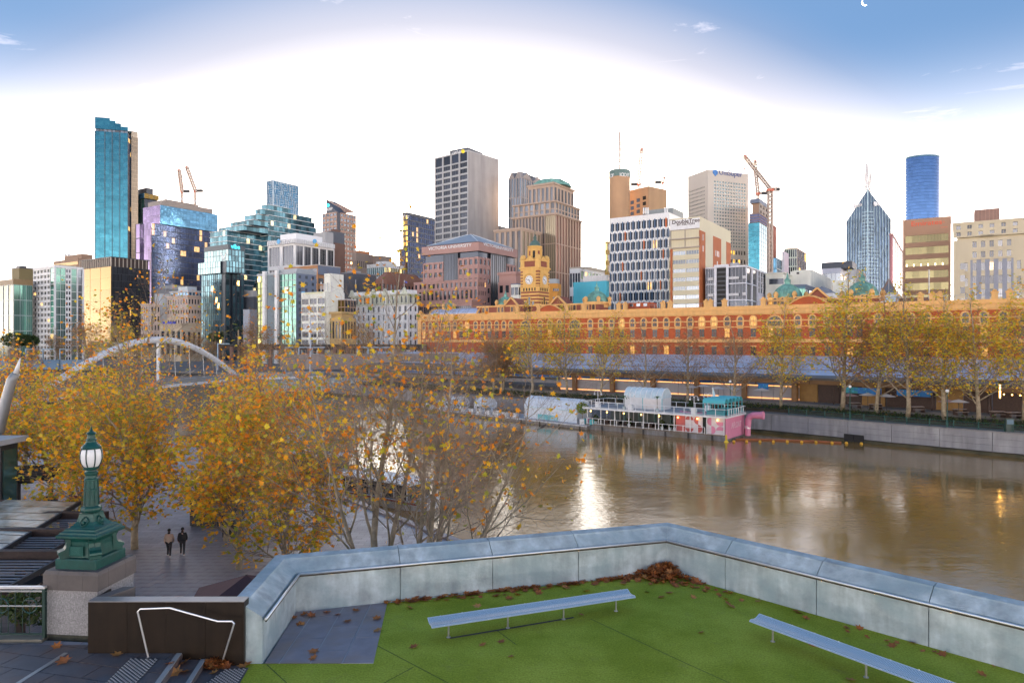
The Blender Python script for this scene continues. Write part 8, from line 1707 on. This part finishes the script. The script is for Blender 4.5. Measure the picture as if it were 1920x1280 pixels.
def tent(l0, l1, w0, w1, h, rh, lab, wallm=None):
    t_ = thing('greenhouse_tent', lab, 'tent', pp_((l0 + l1) / 2, w0, .75), 'white tents on the pontoon'); z0 = .75; TM = M('tent_white', (.66, .71, .76), .5, var=.05)
    for nm, q in (('side_wall', [(l0, w0, 0), (l1, w0, 0), (l1, w0, h), (l0, w0, h)]), ('side_wall', [(l0, w1, 0), (l1, w1, 0), (l1, w1, h), (l0, w1, h)])):
        pts = [pp_(a, b, z0 + c) for a, b, c in q]; MB().loft([pts, [p + pn_ * .06 for p in pts]]).build(nm, TM, t_)
    m_ = (w0 + w1) / 2
    for l_ in (l0, l1):
        pts = [pp_(l_, w0, z0), pp_(l_, w1, z0), pp_(l_, w1, z0 + h), pp_(l_, w1 - (w1 - w0) * .22, z0 + h + rh * .8), pp_(l_, m_, z0 + h + rh), pp_(l_, w0 + (w1 - w0) * .22, z0 + h + rh * .8), pp_(l_, w0, z0 + h)]; MB().loft([pts, [p + pd * .06 for p in pts]]).build('end_wall', TM, t_)
    pr = [(w0 - .1, h - .05), (w0 + (w1 - w0) * .22, h + rh * .8), (m_, h + rh + .05), (w1 - (w1 - w0) * .22, h + rh * .8), (w1 + .1, h - .05)]
    MB().loft([[pp_(l_, w_, z0 + z_) for w_, z_ in pr] + [pp_(l_, w_, z0 + z_ - .06) for w_, z_ in reversed(pr)] for l_ in (l0 - .1, l1 + .1)]).build('roof', TM, t_)
    n_ = max(2, int((l1 - l0) / 2))
    for k in range(n_ + 1): MB().tube([pp_(l0 + (l1 - l0) * k / n_, w_ - (.04 if i < 2 else 0), z0 + z_ + .03) for i, (w_, z_) in enumerate(pr[:3])], .05, 4).build('frame_rib', WHITE, t_)
    MB().obox(pp_(l0, w0 - .05, z0 + h - .12), pd * (l1 - l0), -pn_ * .04, Z * .12).build('eave', TEALC, t_)
    return t_
tt = tent(3.8, 17.5, 1.6, 5.8, 2.3, 2.0, 'long white translucent greenhouse tent beside the floating bar'); MB().obox(pp_(8.5, 1.5, .8), pd * 5.2, -pn_ * .03, Z * 1.0).build('mural', M('tent_mural', (.15, .50, .54), .6, var=.35, scale=.9, hue=(.5, .6, .62)), tt)
tent(29, 33, 2, 5, 1.9, 1.2, 'small white tent further along the pontoon'); tent(38, 45, 2, 5, 1.7, 1.1, 'far white tent at the upstream end of the pontoon')
for k in range(12):
    l_ = 19 + k * 2.6; t_ = thing('planter_box', 'white planter box with greenery on the pontoon upstream of the long tent', 'planter', pp_(l_, .9, .75), 'planter boxes on the pontoon'); MB().obox(pp_(l_, .7, .75), pd * 1.6, pn_ * .7, Z * U_(.7, 1.1)).build('box', WHITE, t_); mb = MB(); leafball(mb, pp_(l_ + .8, 1.05, 1.9), .7, .4, .35, 50, .14); mb.build('crown', EVERGREEN, t_)
lt = thing('potted_tree', 'small yellow green lemon tree in a white tub left of the floating bar', 'tree', pp_(2.2, 1.2, .75)); b_ = pp_(2.2, 1.2, .75); MB().box(b_ + Z * .5, (1.0, 1.0, 1.0)).build('tub', WHITE, lt); MB().cyl(b_ + Z, b_ + Z * 2.2, .06, n=6).build('trunk', BARK, lt); mb = MB(); leafball(mb, b_ + Z * 3.0, 1.15, 1.15, 1.05, 420, .17); mb.build('crown', leafmat('lemon_leaf', [(0, (.10, .22, .03)), (.5, (.20, .30, .03)), (1, (.42, .38, .04))], .35), lt)
for k, (m_, nm) in enumerate(((TEALC, 'teal'), (PINKW, 'pink'), (M('block_teal', (.05, .3, .36), .5), 'dark teal'))):
    t_ = thing('seat_block', nm + ' seat block on the pontoon between tent and floating bar', 'seat', pp_(.8 + k * .5, .9, .75)); b_ = pp_(.2 + k * .75, 1.4 + (k % 2) * .5, .75); MB().box(b_ + Z * .6, (.65, .65, .95), rz=.5).build('seat', m_, t_); MB().box(b_ + Z * .06, (.5, .5, .12), rz=.5).build('foot', CHAR, t_)
# moored boats and tables under the trees on the south side
for k, (x, y, lab, m_) in enumerate(((-13.5, 69, 'white moored river boat with red trim by the south quay', WHITE_D), (-25, 84, 'white moored river boat further along the south quay', WHITE_D))):
    t_ = thing('river_boat', lab, 'boat', (x, y, 0)); d = V(-.82, .57, 0); n = V(.57, .82, 0); c = V(x, y, 0)
    prf = lambda s_, w_, z_: c + d * s_ + n * w_ + Z * z_
    MB().loft([[prf(s_, -w_, .9), prf(s_, -w_ * .8, -.2), prf(s_, w_ * .8, -.2), prf(s_, w_, .9)] for s_, w_ in ((-7, 1.3), (-5, 1.9), (3, 2.0), (6, 1.3), (8, .2))]).build('hull', m_, t_)
    MB().obox(prf(-5.5, -1.6, .9), d * 9, n * 3.2, Z * 1.5).build('cabin', G('boat_glass', (.10, .12, .13), rough=.1), t_); MB().obox(prf(-6, -1.9, 2.4), d * 10, n * 3.8, Z * .15).build('roof', WHITE, t_); MB().obox(prf(-7, -1.95, .75), d * 10, -n * .03, Z * .15).build('trim', M('boat_red', (.35, .05, .04), .5), t_)
    for s_ in range(6): MB().obox(prf(-5.5 + s_ * 1.7, -1.62, .95), d * .1, n * .06, Z * 1.45).build('window_post', WHITE, t_)
# ------------------------------------------------------------ trees
LEAF5 = [(0, -.5), (.14, -.26), (.50, -.20), (.28, .02), (.44, .30), (.15, .20), (0, .55), (-.15, .20), (-.44, .30), (-.28, .02), (-.50, -.20), (-.14, -.26)]
def add_leaf(mb, rnd, c, s, simple):
    a = rnd.uniform(0, 6.283); tl = rnd.gauss(0, .75); m_ = Matrix.Rotation(a, 3, 'Z') @ Matrix.Rotation(tl + .5, 3, 'X') @ Matrix.Rotation(rnd.uniform(0, 6.28), 3, 'Z')
    ex, ey = m_ @ V(1, 0, 0), m_ @ V(0, 1, 0)
    if simple: mb.poly([c - ey * s * .5, c + ex * s * .42 - ey * s * .05, c + ey * s * .5, c - ex * s * .42 + ey * s * .05])
    else:
        ez = m_ @ V(0, 0, 1); cu = rnd.uniform(.05, .5)
        mb.poly([c + ex * x * s + ey * y * s + ez * (abs(x) * cu * s) for x, y in LEAF5])
def grow_tree(seed, spec, leaf_n, leaf_s, simple=False, clump=.5, low=0.0, sides=(8, 6, 4, 3, 3)):
    """spec: per level (length, n children, t0, t1, angle0, angle1, up, wander); returns wood, twigs, leaves"""
    rnd = random.Random(seed); wood, twig = MB(), MB(); tips = []; last = len(spec) - 1
    def grow(p, d, L_, r, lev):
        n = (7, 6, 4, 3, 2)[lev]; pts, rs = [p], [r]; sp = spec[lev]
        for i in range(n):
            d = (d + V(rnd.gauss(0, sp['w']), rnd.gauss(0, sp['w']), rnd.gauss(0, sp['w'] * .6)) + Z * sp['up']).normalized()
            p = p + d * (L_ / n); pts.append(p); rs.append(r * (1 - sp.get('tap', .65) * (i + 1) / n))
        (wood if lev <= 1 else twig).tube(pts, rs, sides[lev], cap=lev < 2)
        if lev == last:
            tips.append(pts[-1]); tips.append(lerp(pts[-2], pts[-1], .3)); return
        nc = sp['n']; az = rnd.uniform(0, 6.28); nx = spec[lev + 1]
        for k in range(nc):
            t = sp['t0'] + (sp['t1'] - sp['t0']) * ((k + rnd.uniform(.1, .9)) / nc); f = t * n; i = min(n - 1, int(f)); q = lerp(pts[i], pts[i + 1], f - i); dd = (pts[i + 1] - pts[i]).normalized()
            az += 2.4 + rnd.uniform(-.5, .5); an = rnd.uniform(sp['a0'], sp['a1']); side = dd.cross(V(cos(az), sin(az), .13)).normalized()
            cd = (dd * cos(an) + side * sin(an)).normalized()
            ll = nx['L'] * rnd.uniform(.7, 1.2) * (1 - sp.get('short', .4) * t); rr = (rs[i] + (rs[i + 1] - rs[i]) * (f - i)) * sp.get('rr', .5)
            grow(q, cd, ll, max(rr, .004), lev + 1)
        if lev > 0 or sp.get('tip'):
            grow(pts[-1], d, nx['L'] * .7, max(rs[-1], .004), lev + 1)
    for b in spec[0].get('stems', [(V(0, 0, 0), Z)]): grow(b[0], b[1].normalized(), spec[0]['L'] * (b[2] if len(b) > 2 else 1), spec[0]['r'] * (b[3] if len(b) > 3 else 1), 0)
    lv = MB(); pos = []
    zmax = max(t.z for t in tips); zmin = min(t.z for t in tips)
    off = V(seed * 3.1, seed * 1.7, 0)
    cand = []
    for t in tips:
        nv = noise.noise((t + off) * .45) + .5 * noise.noise((t + off) * 1.3)
        hf = (t.z - zmin) / (zmax - zmin + 1e-6)
        cand.append((t, max(0.02, 1 + clump * 2.2 * nv + low * (.5 - hf))))
    tot = sum(c[1] for c in cand)
    for t, w_ in cand:
        e = leaf_n * w_ / tot; k = int(e) + (1 if rnd.random() < e - int(e) else 0)
        for _ in range(k): pos.append((t + V(rnd.gauss(0, .22), rnd.gauss(0, .22), rnd.gauss(-.05, .2)), leaf_s * rnd.uniform(.65, 1.3)))
    for p, s in pos: add_leaf(lv, rnd, p, s, simple)
    return wood, twig, lv, pos
def place_tree(name, label, seed, loc, spec, leaf_n, leaf_s, lmat, group=None, simple=False, clump=.5, low=0.0, single=0, rz=0):
    wd, tw, lv, pos = grow_tree(seed, spec, leaf_n - single, leaf_s, simple, clump, low)
    t = thing(name, label, 'tree', loc, group, rz)
    for nm, mb, m_ in (('trunk', wd, BARK), ('twig', tw, TWIG), ('crown', lv, lmat)):
        o = bpy.data.objects.new(nm, mb.mesh(nm, m_, smooth=nm == 'trunk')); col.objects.link(o); o.parent = t
        if nm != 'trunk': o['kind'] = 'stuff'
    if single:   # the leaves one can pick apart
        rnd = random.Random(seed + 5); ms = []
        for k in range(6): mb = MB(); add_leaf(mb, rnd, V(0, 0, 0), 1, False); ms.append(mb.mesh('leaf', lmat))
        for p, s in rnd.sample(pos, min(single, len(pos))):
            o = bpy.data.objects.new('leaf', rnd.choice(ms)); col.objects.link(o); o.parent = t; o.location = p + V(rnd.gauss(0, .25), rnd.gauss(0, .25), rnd.gauss(0, .2)); o.scale = (s * 1.1,) * 3; o.rotation_euler = (rnd.uniform(-.6, .6), rnd.uniform(-.6, .6), rnd.uniform(0, 6.28))
    return t
PB = 2.44
def vase(H, r, stems, n1=9, l1=.42, n2=7, n3=5, n4=4, up=.10, t0=.22):
    return [dict(L=H, r=r, n=n1, t0=t0, t1=.97, a0=.5, a1=1.1, up=.03, w=.07, short=.45, rr=.48, stems=stems, tip=True),
            dict(L=H * l1, n=n2, t0=.2, t1=.95, a0=.4, a1=.85, up=up, w=.10, short=.4, rr=.5),
            dict(L=H * l1 * .48, n=n3, t0=.2, t1=.98, a0=.4, a1=.9, up=.04, w=.14, short=.35, rr=.55),
            dict(L=H * l1 * .24, n=n4, t0=.2, t1=.98, a0=.4, a1=1.0, up=.02, w=.2, short=.3, rr=.6),
            dict(L=H * l1 * .13, n=0, t0=0, t1=1, a0=0, a1=0, up=.0, w=.25, tap=.5)]
# two sparse trees in front of the water, just beyond the parapet
place_tree('plane_tree', 'sparse orange leaved plane tree with leaning trunks just beyond the concrete parapet', 3, (-6.7, 34.5, PB), vase(11.2, .21, [(V(0, 0, 0), V(-.16, .1, 1), 1.12), (V(.25, .2, 0), V(.12, .1, 1), .95, .8), (V(-.3, .1, 0), V(-.42, .05, 1), .85, .7)], n1=9, l1=.62, n2=7, n3=5, n4=3), 2000, .27, LEAF_NEAR, 'plane trees on the promenade', clump=.6, single=230)
place_tree('plane_tree', 'nearly bare plane tree with many upright pale trunks in front of the bright water', 8, (-4.3, 33, PB), vase(9.6, .20, [(V(0, 0, 0), V(-.03, .05, 1), 1.0), (V(.25, .1, 0), V(.22, .05, 1), .95, .75), (V(-.25, .1, 0), V(-.2, .1, 1), .95, .8), (V(.3, -.1, 0), V(.55, .0, 1), .95, .7)], n1=9, l1=.62, n2=7, n3=5, n4=3), 1050, .25, LEAF_NEAR, 'plane trees on the promenade', clump=.7, single=200)
# full trees of the left promenade
one = [(V(0, 0, 0), V(.03, .02, 1))]
for i, (x, y, H, r, lf, lm_, sd, lab, lo) in enumerate((
    (-16.2, 40.5, 7.0, .19, 3000, LEAF_GREEN, 21, 'orange and green plane tree behind the bronze wall and maroon umbrella', .8),
    (-24.6, 44.5, 7.7, .24, 3400, LEAF_GREEN, 22, 'yellow green plane tree with thick trunk right behind the green lamp', 1.0),
    (-33.0, 52.0, 8.0, .22, 3300, LEAF_GREEN, 23, 'golden plane tree beside the finned canopy on the left', .6),
    (-21.5, 55.0, 8.2, .22, 2400, LEAF_NEAR, 24, 'orange plane tree behind the kiosk on the promenade', .4),
    (-34.6, 61.0, 13.2, .26, 1300, LEAF_NEAR, 25, 'tall thin topped plane tree rising above the footbridge arch', -.2),
    (-47.0, 66.0, 8.6, .24, 2600, LEAF_NEAR, 26, 'orange plane tree at the far left beside the white leaning mast', .3),
    (-13.5, 47.5, 7.0, .18, 1500, LEAF_NEAR, 27, 'light orange plane tree between the kiosk and the sparse trees', .5),
    (-29.5, 70.0, 7.6, .22, 1900, LEAF_NEAR, 28, 'rust orange plane tree by the quay in front of the footbridge end', .2),
    (-12.6, 37.5, 5.6, .15, 1500, LEAF_GREEN, 31, 'low spreading orange plane tree left of the sparse trees by the parapet', .9),
    (-19.5, 46.5, 6.6, .17, 2000, LEAF_NEAR, 32, 'orange plane tree between the kiosk and the thick trunked tree', .8),
    (-39.5, 58.5, 7.2, .2, 2200, LEAF_GREEN, 33, 'golden green plane tree behind the finned canopy', .6),
    (-44.0, 79.0, 7.8, .24, 2000, LEAF_NEAR, 29, 'orange plane tree further along the left promenade near the bridge landing', .2))):
    place_tree('plane_tree', lab, sd, (x, y, PB), vase(H, r, [(V(0, 0, 0), V(U_(-.08, .08), U_(-.05, .05), 1))], n1=17, l1=.62, n2=7, n3=5, n4=3 if y < 60 else 2, up=.045, t0=.12), int(lf * 1.6), .28, lm_, 'plane trees on the promenade', clump=.45, low=lo, simple=y > 58)
# rows along the north bank: three grown trees, copied
def bankspec(H): return [dict(L=H * .93, r=.30, n=22, t0=.17, t1=.97, a0=.6, a1=1.15, up=.05, w=.035, short=.62, rr=.42, stems=one, tip=True), dict(L=H * .50, n=9, t0=.2, t1=.97, a0=.35, a1=.85, up=.09, w=.07, short=.35, rr=.5), dict(L=H * .17, n=5, t0=.15, t1=.98, a0=.4, a1=.9, up=.06, w=.13, short=.3, rr=.55), dict(L=H * .08, n=0, t0=0, t1=1, a0=0, a1=0, up=.0, w=.2, tap=.5)]
protos = []
for k in range(3):
    wd, tw, lv, pos = grow_tree(40 + k, bankspec(18), 4000, .36, True, .35, .15); protos.append([mb.mesh(nm, m_, smooth=nm == 'trunk') for nm, mb, m_ in (('trunk', wd, BARK), ('twig', tw, TWIG), ('crown', lv, LEAF_BANK))])
wd, tw, lv, pos = grow_tree(47, bankspec(18), 2300, .32, True, .5); protos.append([mb.mesh(nm, m_) for nm, mb, m_ in (('trunk', wd, BARK), ('twig', tw, TWIG), ('crown', lv, LEAF_BROWN))])
wd, tw, lv, pos = grow_tree(49, bankspec(18), 4000, .36, True, .3); protos.append([mb.mesh(nm, m_) for nm, mb, m_ in (('trunk', wd, BARK), ('twig', tw, TWIG), ('crown', lv, LEAF_BROWN))])
def proto_tree(name, label, pi_, loc, sc, rz, group, wide=1.0):
    t = thing(name, label, 'tree', loc, group, rz); t.scale = (sc * wide, sc * wide, sc)
    for me in protos[pi_]:
        o = bpy.data.objects.new(me.name.split('.')[0], me); col.objects.link(o); o.parent = t
        if 'trunk' not in me.name: o['kind'] = 'stuff'
    return t
NB_T = offset_line(NB, 7.0); NB_T2 = offset_line(NB, 11)
bank = [(1578, 556, 0, 'broad golden bank tree between the floating bar and the dark blue murals'), (1702, 573, 1, 'tall golden bank tree in the middle of the right bank row'), (1836, 588, 2, 'dense golden bank tree second from the right edge'), (1925, 560, 1, 'dark leafed bank tree cut off by the right edge'), (1463, 598, 2, 'golden bank tree just right of the teal barrel canopies'), (1375, 622, 3, 'thin half bare bank tree behind the floating bar flag'), (1290, 622, 3, 'bare branched bank tree behind the white barrel shelter'), (1207, 628, 3, 'bare branched bank tree behind the left half of the floating bar'), (1128, 612, 0, 'golden bank tree at the left end of the floating bar'), (1062, 600, 1, 'golden bank tree behind the long white tent'), (1000, 598, 2, 'golden bank tree left of the long white tent'), (942, 628, 4, 'brown bank tree left of the golden group by the tents'), (890, 634, 4, 'brown bank tree behind the sparse foreground tree, right of its middle'), (838, 640, 4, 'brown bank tree behind the middle of the sparse foreground tree'), (788, 648, 3, 'half bare bank tree in front of the station left end'), (1640, 590, 4, 'brownish smaller bank tree between the two tall golden ones'), (1770, 585, 0, 'golden bank tree between the tall middle tree and the dense one')]
for i, (px, pt, k, lab) in enumerate(bank):
    ln = NB_T if i % 3 else NB_T2
    p, _ = seg_at(ln, along(ln, px, 0, 300)); H = ZP(pt, p.y) - 3.75
    proto_tree('bank_tree', lab, k, (p.x, p.y, 3.75), H / 20.2, U_(0, 6.28), 'plane trees along the north bank', 1.35 if H > 15 else 1.45)
far = [(490, 612, 262, 1.35, 4, 'large round golden brown tree right of the footbridge'), (455, 640, 275, 1.1, 4, 'brown tree just left of the large golden brown one'), (400, 640, 290, 1.2, 4, 'brown tree below the glass hotel with the V sign'), (355, 628, 300, 1.2, 4, 'pale brown tree under the pink heritage block'), (318, 640, 310, 1.2, 3, 'thin bare tree seen through the bridge arch top'), (262, 630, 305, 1.2, 4, 'brown tree in the middle of the bridge arch'), (222, 612, 300, 1.2, 2, 'yellow green tree above the left of the bridge arch'), (160, 608, 300, 1.3, 4, 'brown bare crowned tree below the white apartments'), (112, 632, 310, 1.2, 4, 'brown tree left of the bridge arch foot'), (60, 655, 295, 1.0, 4, 'low brown tree in front of the blue wall at left'), (20, 650, 300, 1.0, 4, 'rust brown tree at the far left edge'), (690, 612, 255, 1.1, 4, 'golden brown tree in front of the white heritage hotel'), (640, 640, 250, 1.0, 3, 'thin bare tree in front of the cream hotel'), (745, 650, 240, 1.0, 4, 'brown tree left of the station corner'), (530, 650, 270, .9, 3, 'thin bare tree at the left end of the rail yard')]
for px, pt, D, wd_, k, lab in far:
    H = ZP(pt, D) - 3; proto_tree('distant_tree', lab, k, (XP(px, D), D, 3.0), H / 18.6, U_(0, 6.28), 'distant trees by the rail yard', wd_)
# evergreens and palms
for px, pt, D, s_, lab in ((30, 624, 330, 5.5, 'dark round evergreen tree in front of the far left office'), (52, 628, 335, 4.5, 'smaller dark evergreen beside the round one at far left'), (404, 624, 330, 3.0, 'small dark green tree left of the palms under the glass hotel')):
    t = thing('evergreen_tree', lab, 'tree', (XP(px, D), D, 4), 'evergreens by the towers'); z_ = ZP(pt, D); mb = MB(); c = V(XP(px, D), D, z_ - s_ * .6)
    leafball(mb, c, s_ * 1.25, s_, s_ * .65, 900, .55); mb.build('crown', EVERGREEN, t, stuff=True); MB().tube([V(c.x, c.y, 4), V(c.x, c.y, c.z)], [.4, .25], 6).build('trunk', BARK, t)
for px, pt, D, lab in ((418, 622, 335, 'small palm under the glass hotel, left of two'), (447, 614, 338, 'taller palm right of the glass hotel foot'), (528, 628, 335, 'small palm at the foot of the blue office')):
    t = thing('palm_tree', lab, 'tree', (XP(px, D), D, 4), 'palms by the towers'); z_ = ZP(pt, D); mb = MB(); fronds(mb, V(XP(px, D), D, z_ - 1), 40, 4.2, .28); mb.build('crown', M('palm_far', (.06, .09, .035), .6), t, stuff=True); MB().tube([V(XP(px, D), D, 4), V(XP(px, D), D, z_ - 1)], [.45, .35], 8).build('trunk', BARK, t)
# ------------------------------------------------------------ people on the promenade
SKIN = M('skin', (.50, .30, .22), .6); HAIR = M('dark_hair', (.02, .014, .01), .7)
def skinned(name, verts, edges, radii, m_, parent):
    me = bpy.data.meshes.new(name); me.from_pydata([tuple(v) for v in verts], edges, []); me.materials.append(m_)
    o = bpy.data.objects.new(name, me); col.objects.link(o); o.parent = parent
    sk = o.modifiers.new('skin', 'SKIN'); sk.use_smooth_shade = True
    if not me.skin_vertices: bm = bmesh.new(); bm.from_mesh(me); bm.verts.layers.skin.verify(); bm.to_mesh(me); bm.free()
    for i, r in enumerate(radii): me.skin_vertices[0].data[i].radius = r if isinstance(r, tuple) else (r, r)
    me.skin_vertices[0].data[0].use_root = True
    sd = o.modifiers.new('sub', 'SUBSURF'); sd.levels = sd.render_levels = 1
    return o
def person(label, x, y, rz, top, legs, hair=HAIR, stride=.28, h=1.0, coat=False, bag=None):
    t = thing('person', label, 'person', (x, y, PB), None, rz); t.scale = (h,) * 3
    s = stride
    J = dict(pel=V(0, 0, .95), chest=V(0, -.02, 1.28), neck=V(0, -.01, 1.46), head0=V(0, .02, 1.55), head1=V(0, .03, 1.68), lh=V(.10, 0, .90), lk=V(.11, -s * .55, .49), la=V(.11, -s * .75, .09), lt=V(.11, -s * .75 - .0 + .17, .03), rh=V(-.10, 0, .90), rk=V(-.11, s * .65, .50), ra=V(-.11, s * .35, .09), rt=V(-.11, s * .35 + .17, .03), ls=V(.19, -.02, 1.40), le=V(.24, s * .25, 1.13), lw=V(.21, s * .5 + .06, .92), lf=V(.20, s * .55 + .10, .83), rs=V(-.19, -.02, 1.40), re=V(-.24, -s * .3, 1.14), rw=V(-.22, -s * .35 + .05, .91), rf=V(-.21, -s * .35 + .08, .82))
    ks = list(J); ix = {k: i for i, k in enumerate(ks)}
    E = [('pel', 'chest'), ('chest', 'neck'), ('neck', 'head0'), ('head0', 'head1'), ('pel', 'lh'), ('lh', 'lk'), ('lk', 'la'), ('la', 'lt'), ('pel', 'rh'), ('rh', 'rk'), ('rk', 'ra'), ('ra', 'rt'), ('chest', 'ls'), ('ls', 'le'), ('le', 'lw'), ('lw', 'lf'), ('chest', 'rs'), ('rs', 're'), ('re', 'rw'), ('rw', 'rf')]
    rad = dict(pel=(.15, .11), chest=(.16, .11), neck=.055, head0=.085, head1=.085, lh=.09, lk=.06, la=.04, lt=.035, rh=.09, rk=.06, ra=.04, rt=.035, ls=.06, le=.042, lw=.032, lf=.035, rs=.06, re=.042, rw=.032, rf=.035)
    skinned('body', [J[k] for k in ks], [(ix[a], ix[b]) for a, b in E], [rad[k] for k in ks], SKIN, t)
    ck = ['pel', 'chest', 'neck', 'ls', 'le', 'lw', 'rs', 're', 'rw']; ci = {k: i for i, k in enumerate(ck)}
    pts = [J[k].copy() for k in ck]; pts[0].z -= .08 if not coat else .22; pts[2].z -= .05
    skinned('jacket', pts, [(0, 1), (1, 2), (1, 3), (3, 4), (4, 5), (1, 6), (6, 7), (7, 8)], [(.21, .16), (.215, .155), .085, .085, .07, .055, .085, .07, .055], top, t)
    lk = ['pel', 'lh', 'lk', 'la', 'rh', 'rk', 'ra']; pts = [J[k].copy() for k in lk]; pts[3].z += .02; pts[6].z += .02
    skinned('trousers', pts, [(0, 1), (1, 2), (2, 3), (0, 4), (4, 5), (5, 6)], [(.165, .125), .105, .075, .055, .105, .075, .055], legs, t)
    for sx_, a, b in ((1, 'la', 'lt'), (-1, 'ra', 'rt')): mb = MB(); mb.tube([J[a] - V(0, .05, .03), J[b] + V(0, .03, .01)], [.055, .04], 6); o = bpy.data.objects.new('shoe', mb.mesh('shoe', M('shoe_white', (.5, .5, .5), .6))); col.objects.link(o); o.parent = t
    mb = MB(); mb.ball(J['head1'] + V(0, -.025, .015), .105, 10); mb.ball(J['head0'] + V(0, -.06, -.02), .085, 8); o = bpy.data.objects.new('hair', mb.mesh('hair', hair, smooth=True)); col.objects.link(o); o.parent = t
    if bag: mb = MB(); mb.box(V(0, -.24, 1.2), (.32, .16, .45)); o = bpy.data.objects.new('backpack', mb.mesh('backpack', bag)); col.objects.link(o); o.parent = t
    return t
DK = M('dark_cloth', (.02, .02, .024), .8)
person('person in a beige jacket and dark trousers walking on the promenade', -21.6, 43.0, .2, M('beige_jacket', (.45, .32, .24), .8), DK, coat=True)
person('person in dark clothes walking beside the one in the beige jacket', -20.9, 43.3, .3, DK, DK)
person('person in a red jacket with a blue scarf walking near the left trees', -34.4, 53.5, 2.8, M('red_jacket', (.35, .02, .02), .8), DK, bag=M('backpack_dark', (.05, .015, .02), .8))
person('person in a black coat walking behind the green lamp column', -33.0, 53.2, .1, DK, DK, coat=True)
# a dove on a twig of the bare tree
bd = thing('dove', 'small dark dove perched on a bare twig over the water', 'bird', P(1019, 800, 33)); c = P(1019, 800, 33)
mb = MB(); mb.tube([c + V(-.17, 0, -.06), c + V(-.06, 0, 0), c + V(.04, 0, .05), c + V(.09, 0, .10), c + V(.13, 0, .12)], [.015, .055, .06, .035, .03], 8); mb.build('body', M('dove_grey', (.05, .045, .045), .7), bd, smooth=True)
MB().loft([[c + V(-.17, y, -.06), c + V(-.32, y * 1.6, -.13), c + V(-.31, y * 1.6, -.145), c + V(-.16, y, -.08)] for y in (-.02, .02)]).build('tail', _mc['dove_grey'], bd); MB().lathe(c + V(.14, 0, .12), [(.02, 0), (.012, .0), (.004, .01)], 6).build('head', _mc['dove_grey'], bd)
MB().tube([c + V(-1.3, .2, -.5), c + V(-.4, .05, -.12), c + V(.05, 0, -.055), c + V(.6, -.1, .0)], [.018, .012, .01, .006], 5).build('perch_twig', TWIG, bd)
# thin moon high on the right
mc_ = P(1622, 5, 9000); mr = 42
arc_ = lambda th_: [mc_ + V((mr - th_ * mr * sin(pi * i / 12)) * cos(radians(130 + 15 * i)), 0, (mr - th_ * mr * sin(pi * i / 12)) * sin(radians(130 + 15 * i))) for i in range(13)]
outer = arc_(0); inner = arc_(.32)[1:-1]
tag(MB().loft([outer + inner[::-1], [p + V(0, 8, 0) for p in outer + inner[::-1]]]).build('moon', M('moon_glow', (1, 1, 1), .9, emit=(.9, .95, 1), es=1.1), at=mc_), 'thin white crescent moon high in the blue sky at the right', 'moon')
# lettering becomes mesh
dg = bpy.context.evaluated_depsgraph_get()
for o in [o for o in scene.objects if o.type == 'FONT']:
    me = bpy.data.meshes.new_from_object(o.evaluated_get(dg)); q = bpy.data.objects.new(o.name.split('.')[0], me); col.objects.link(q)
    q.parent = o.parent; q.location = o.location; q.rotation_euler = o.rotation_euler; q.scale = o.scale; bpy.data.objects.remove(o)
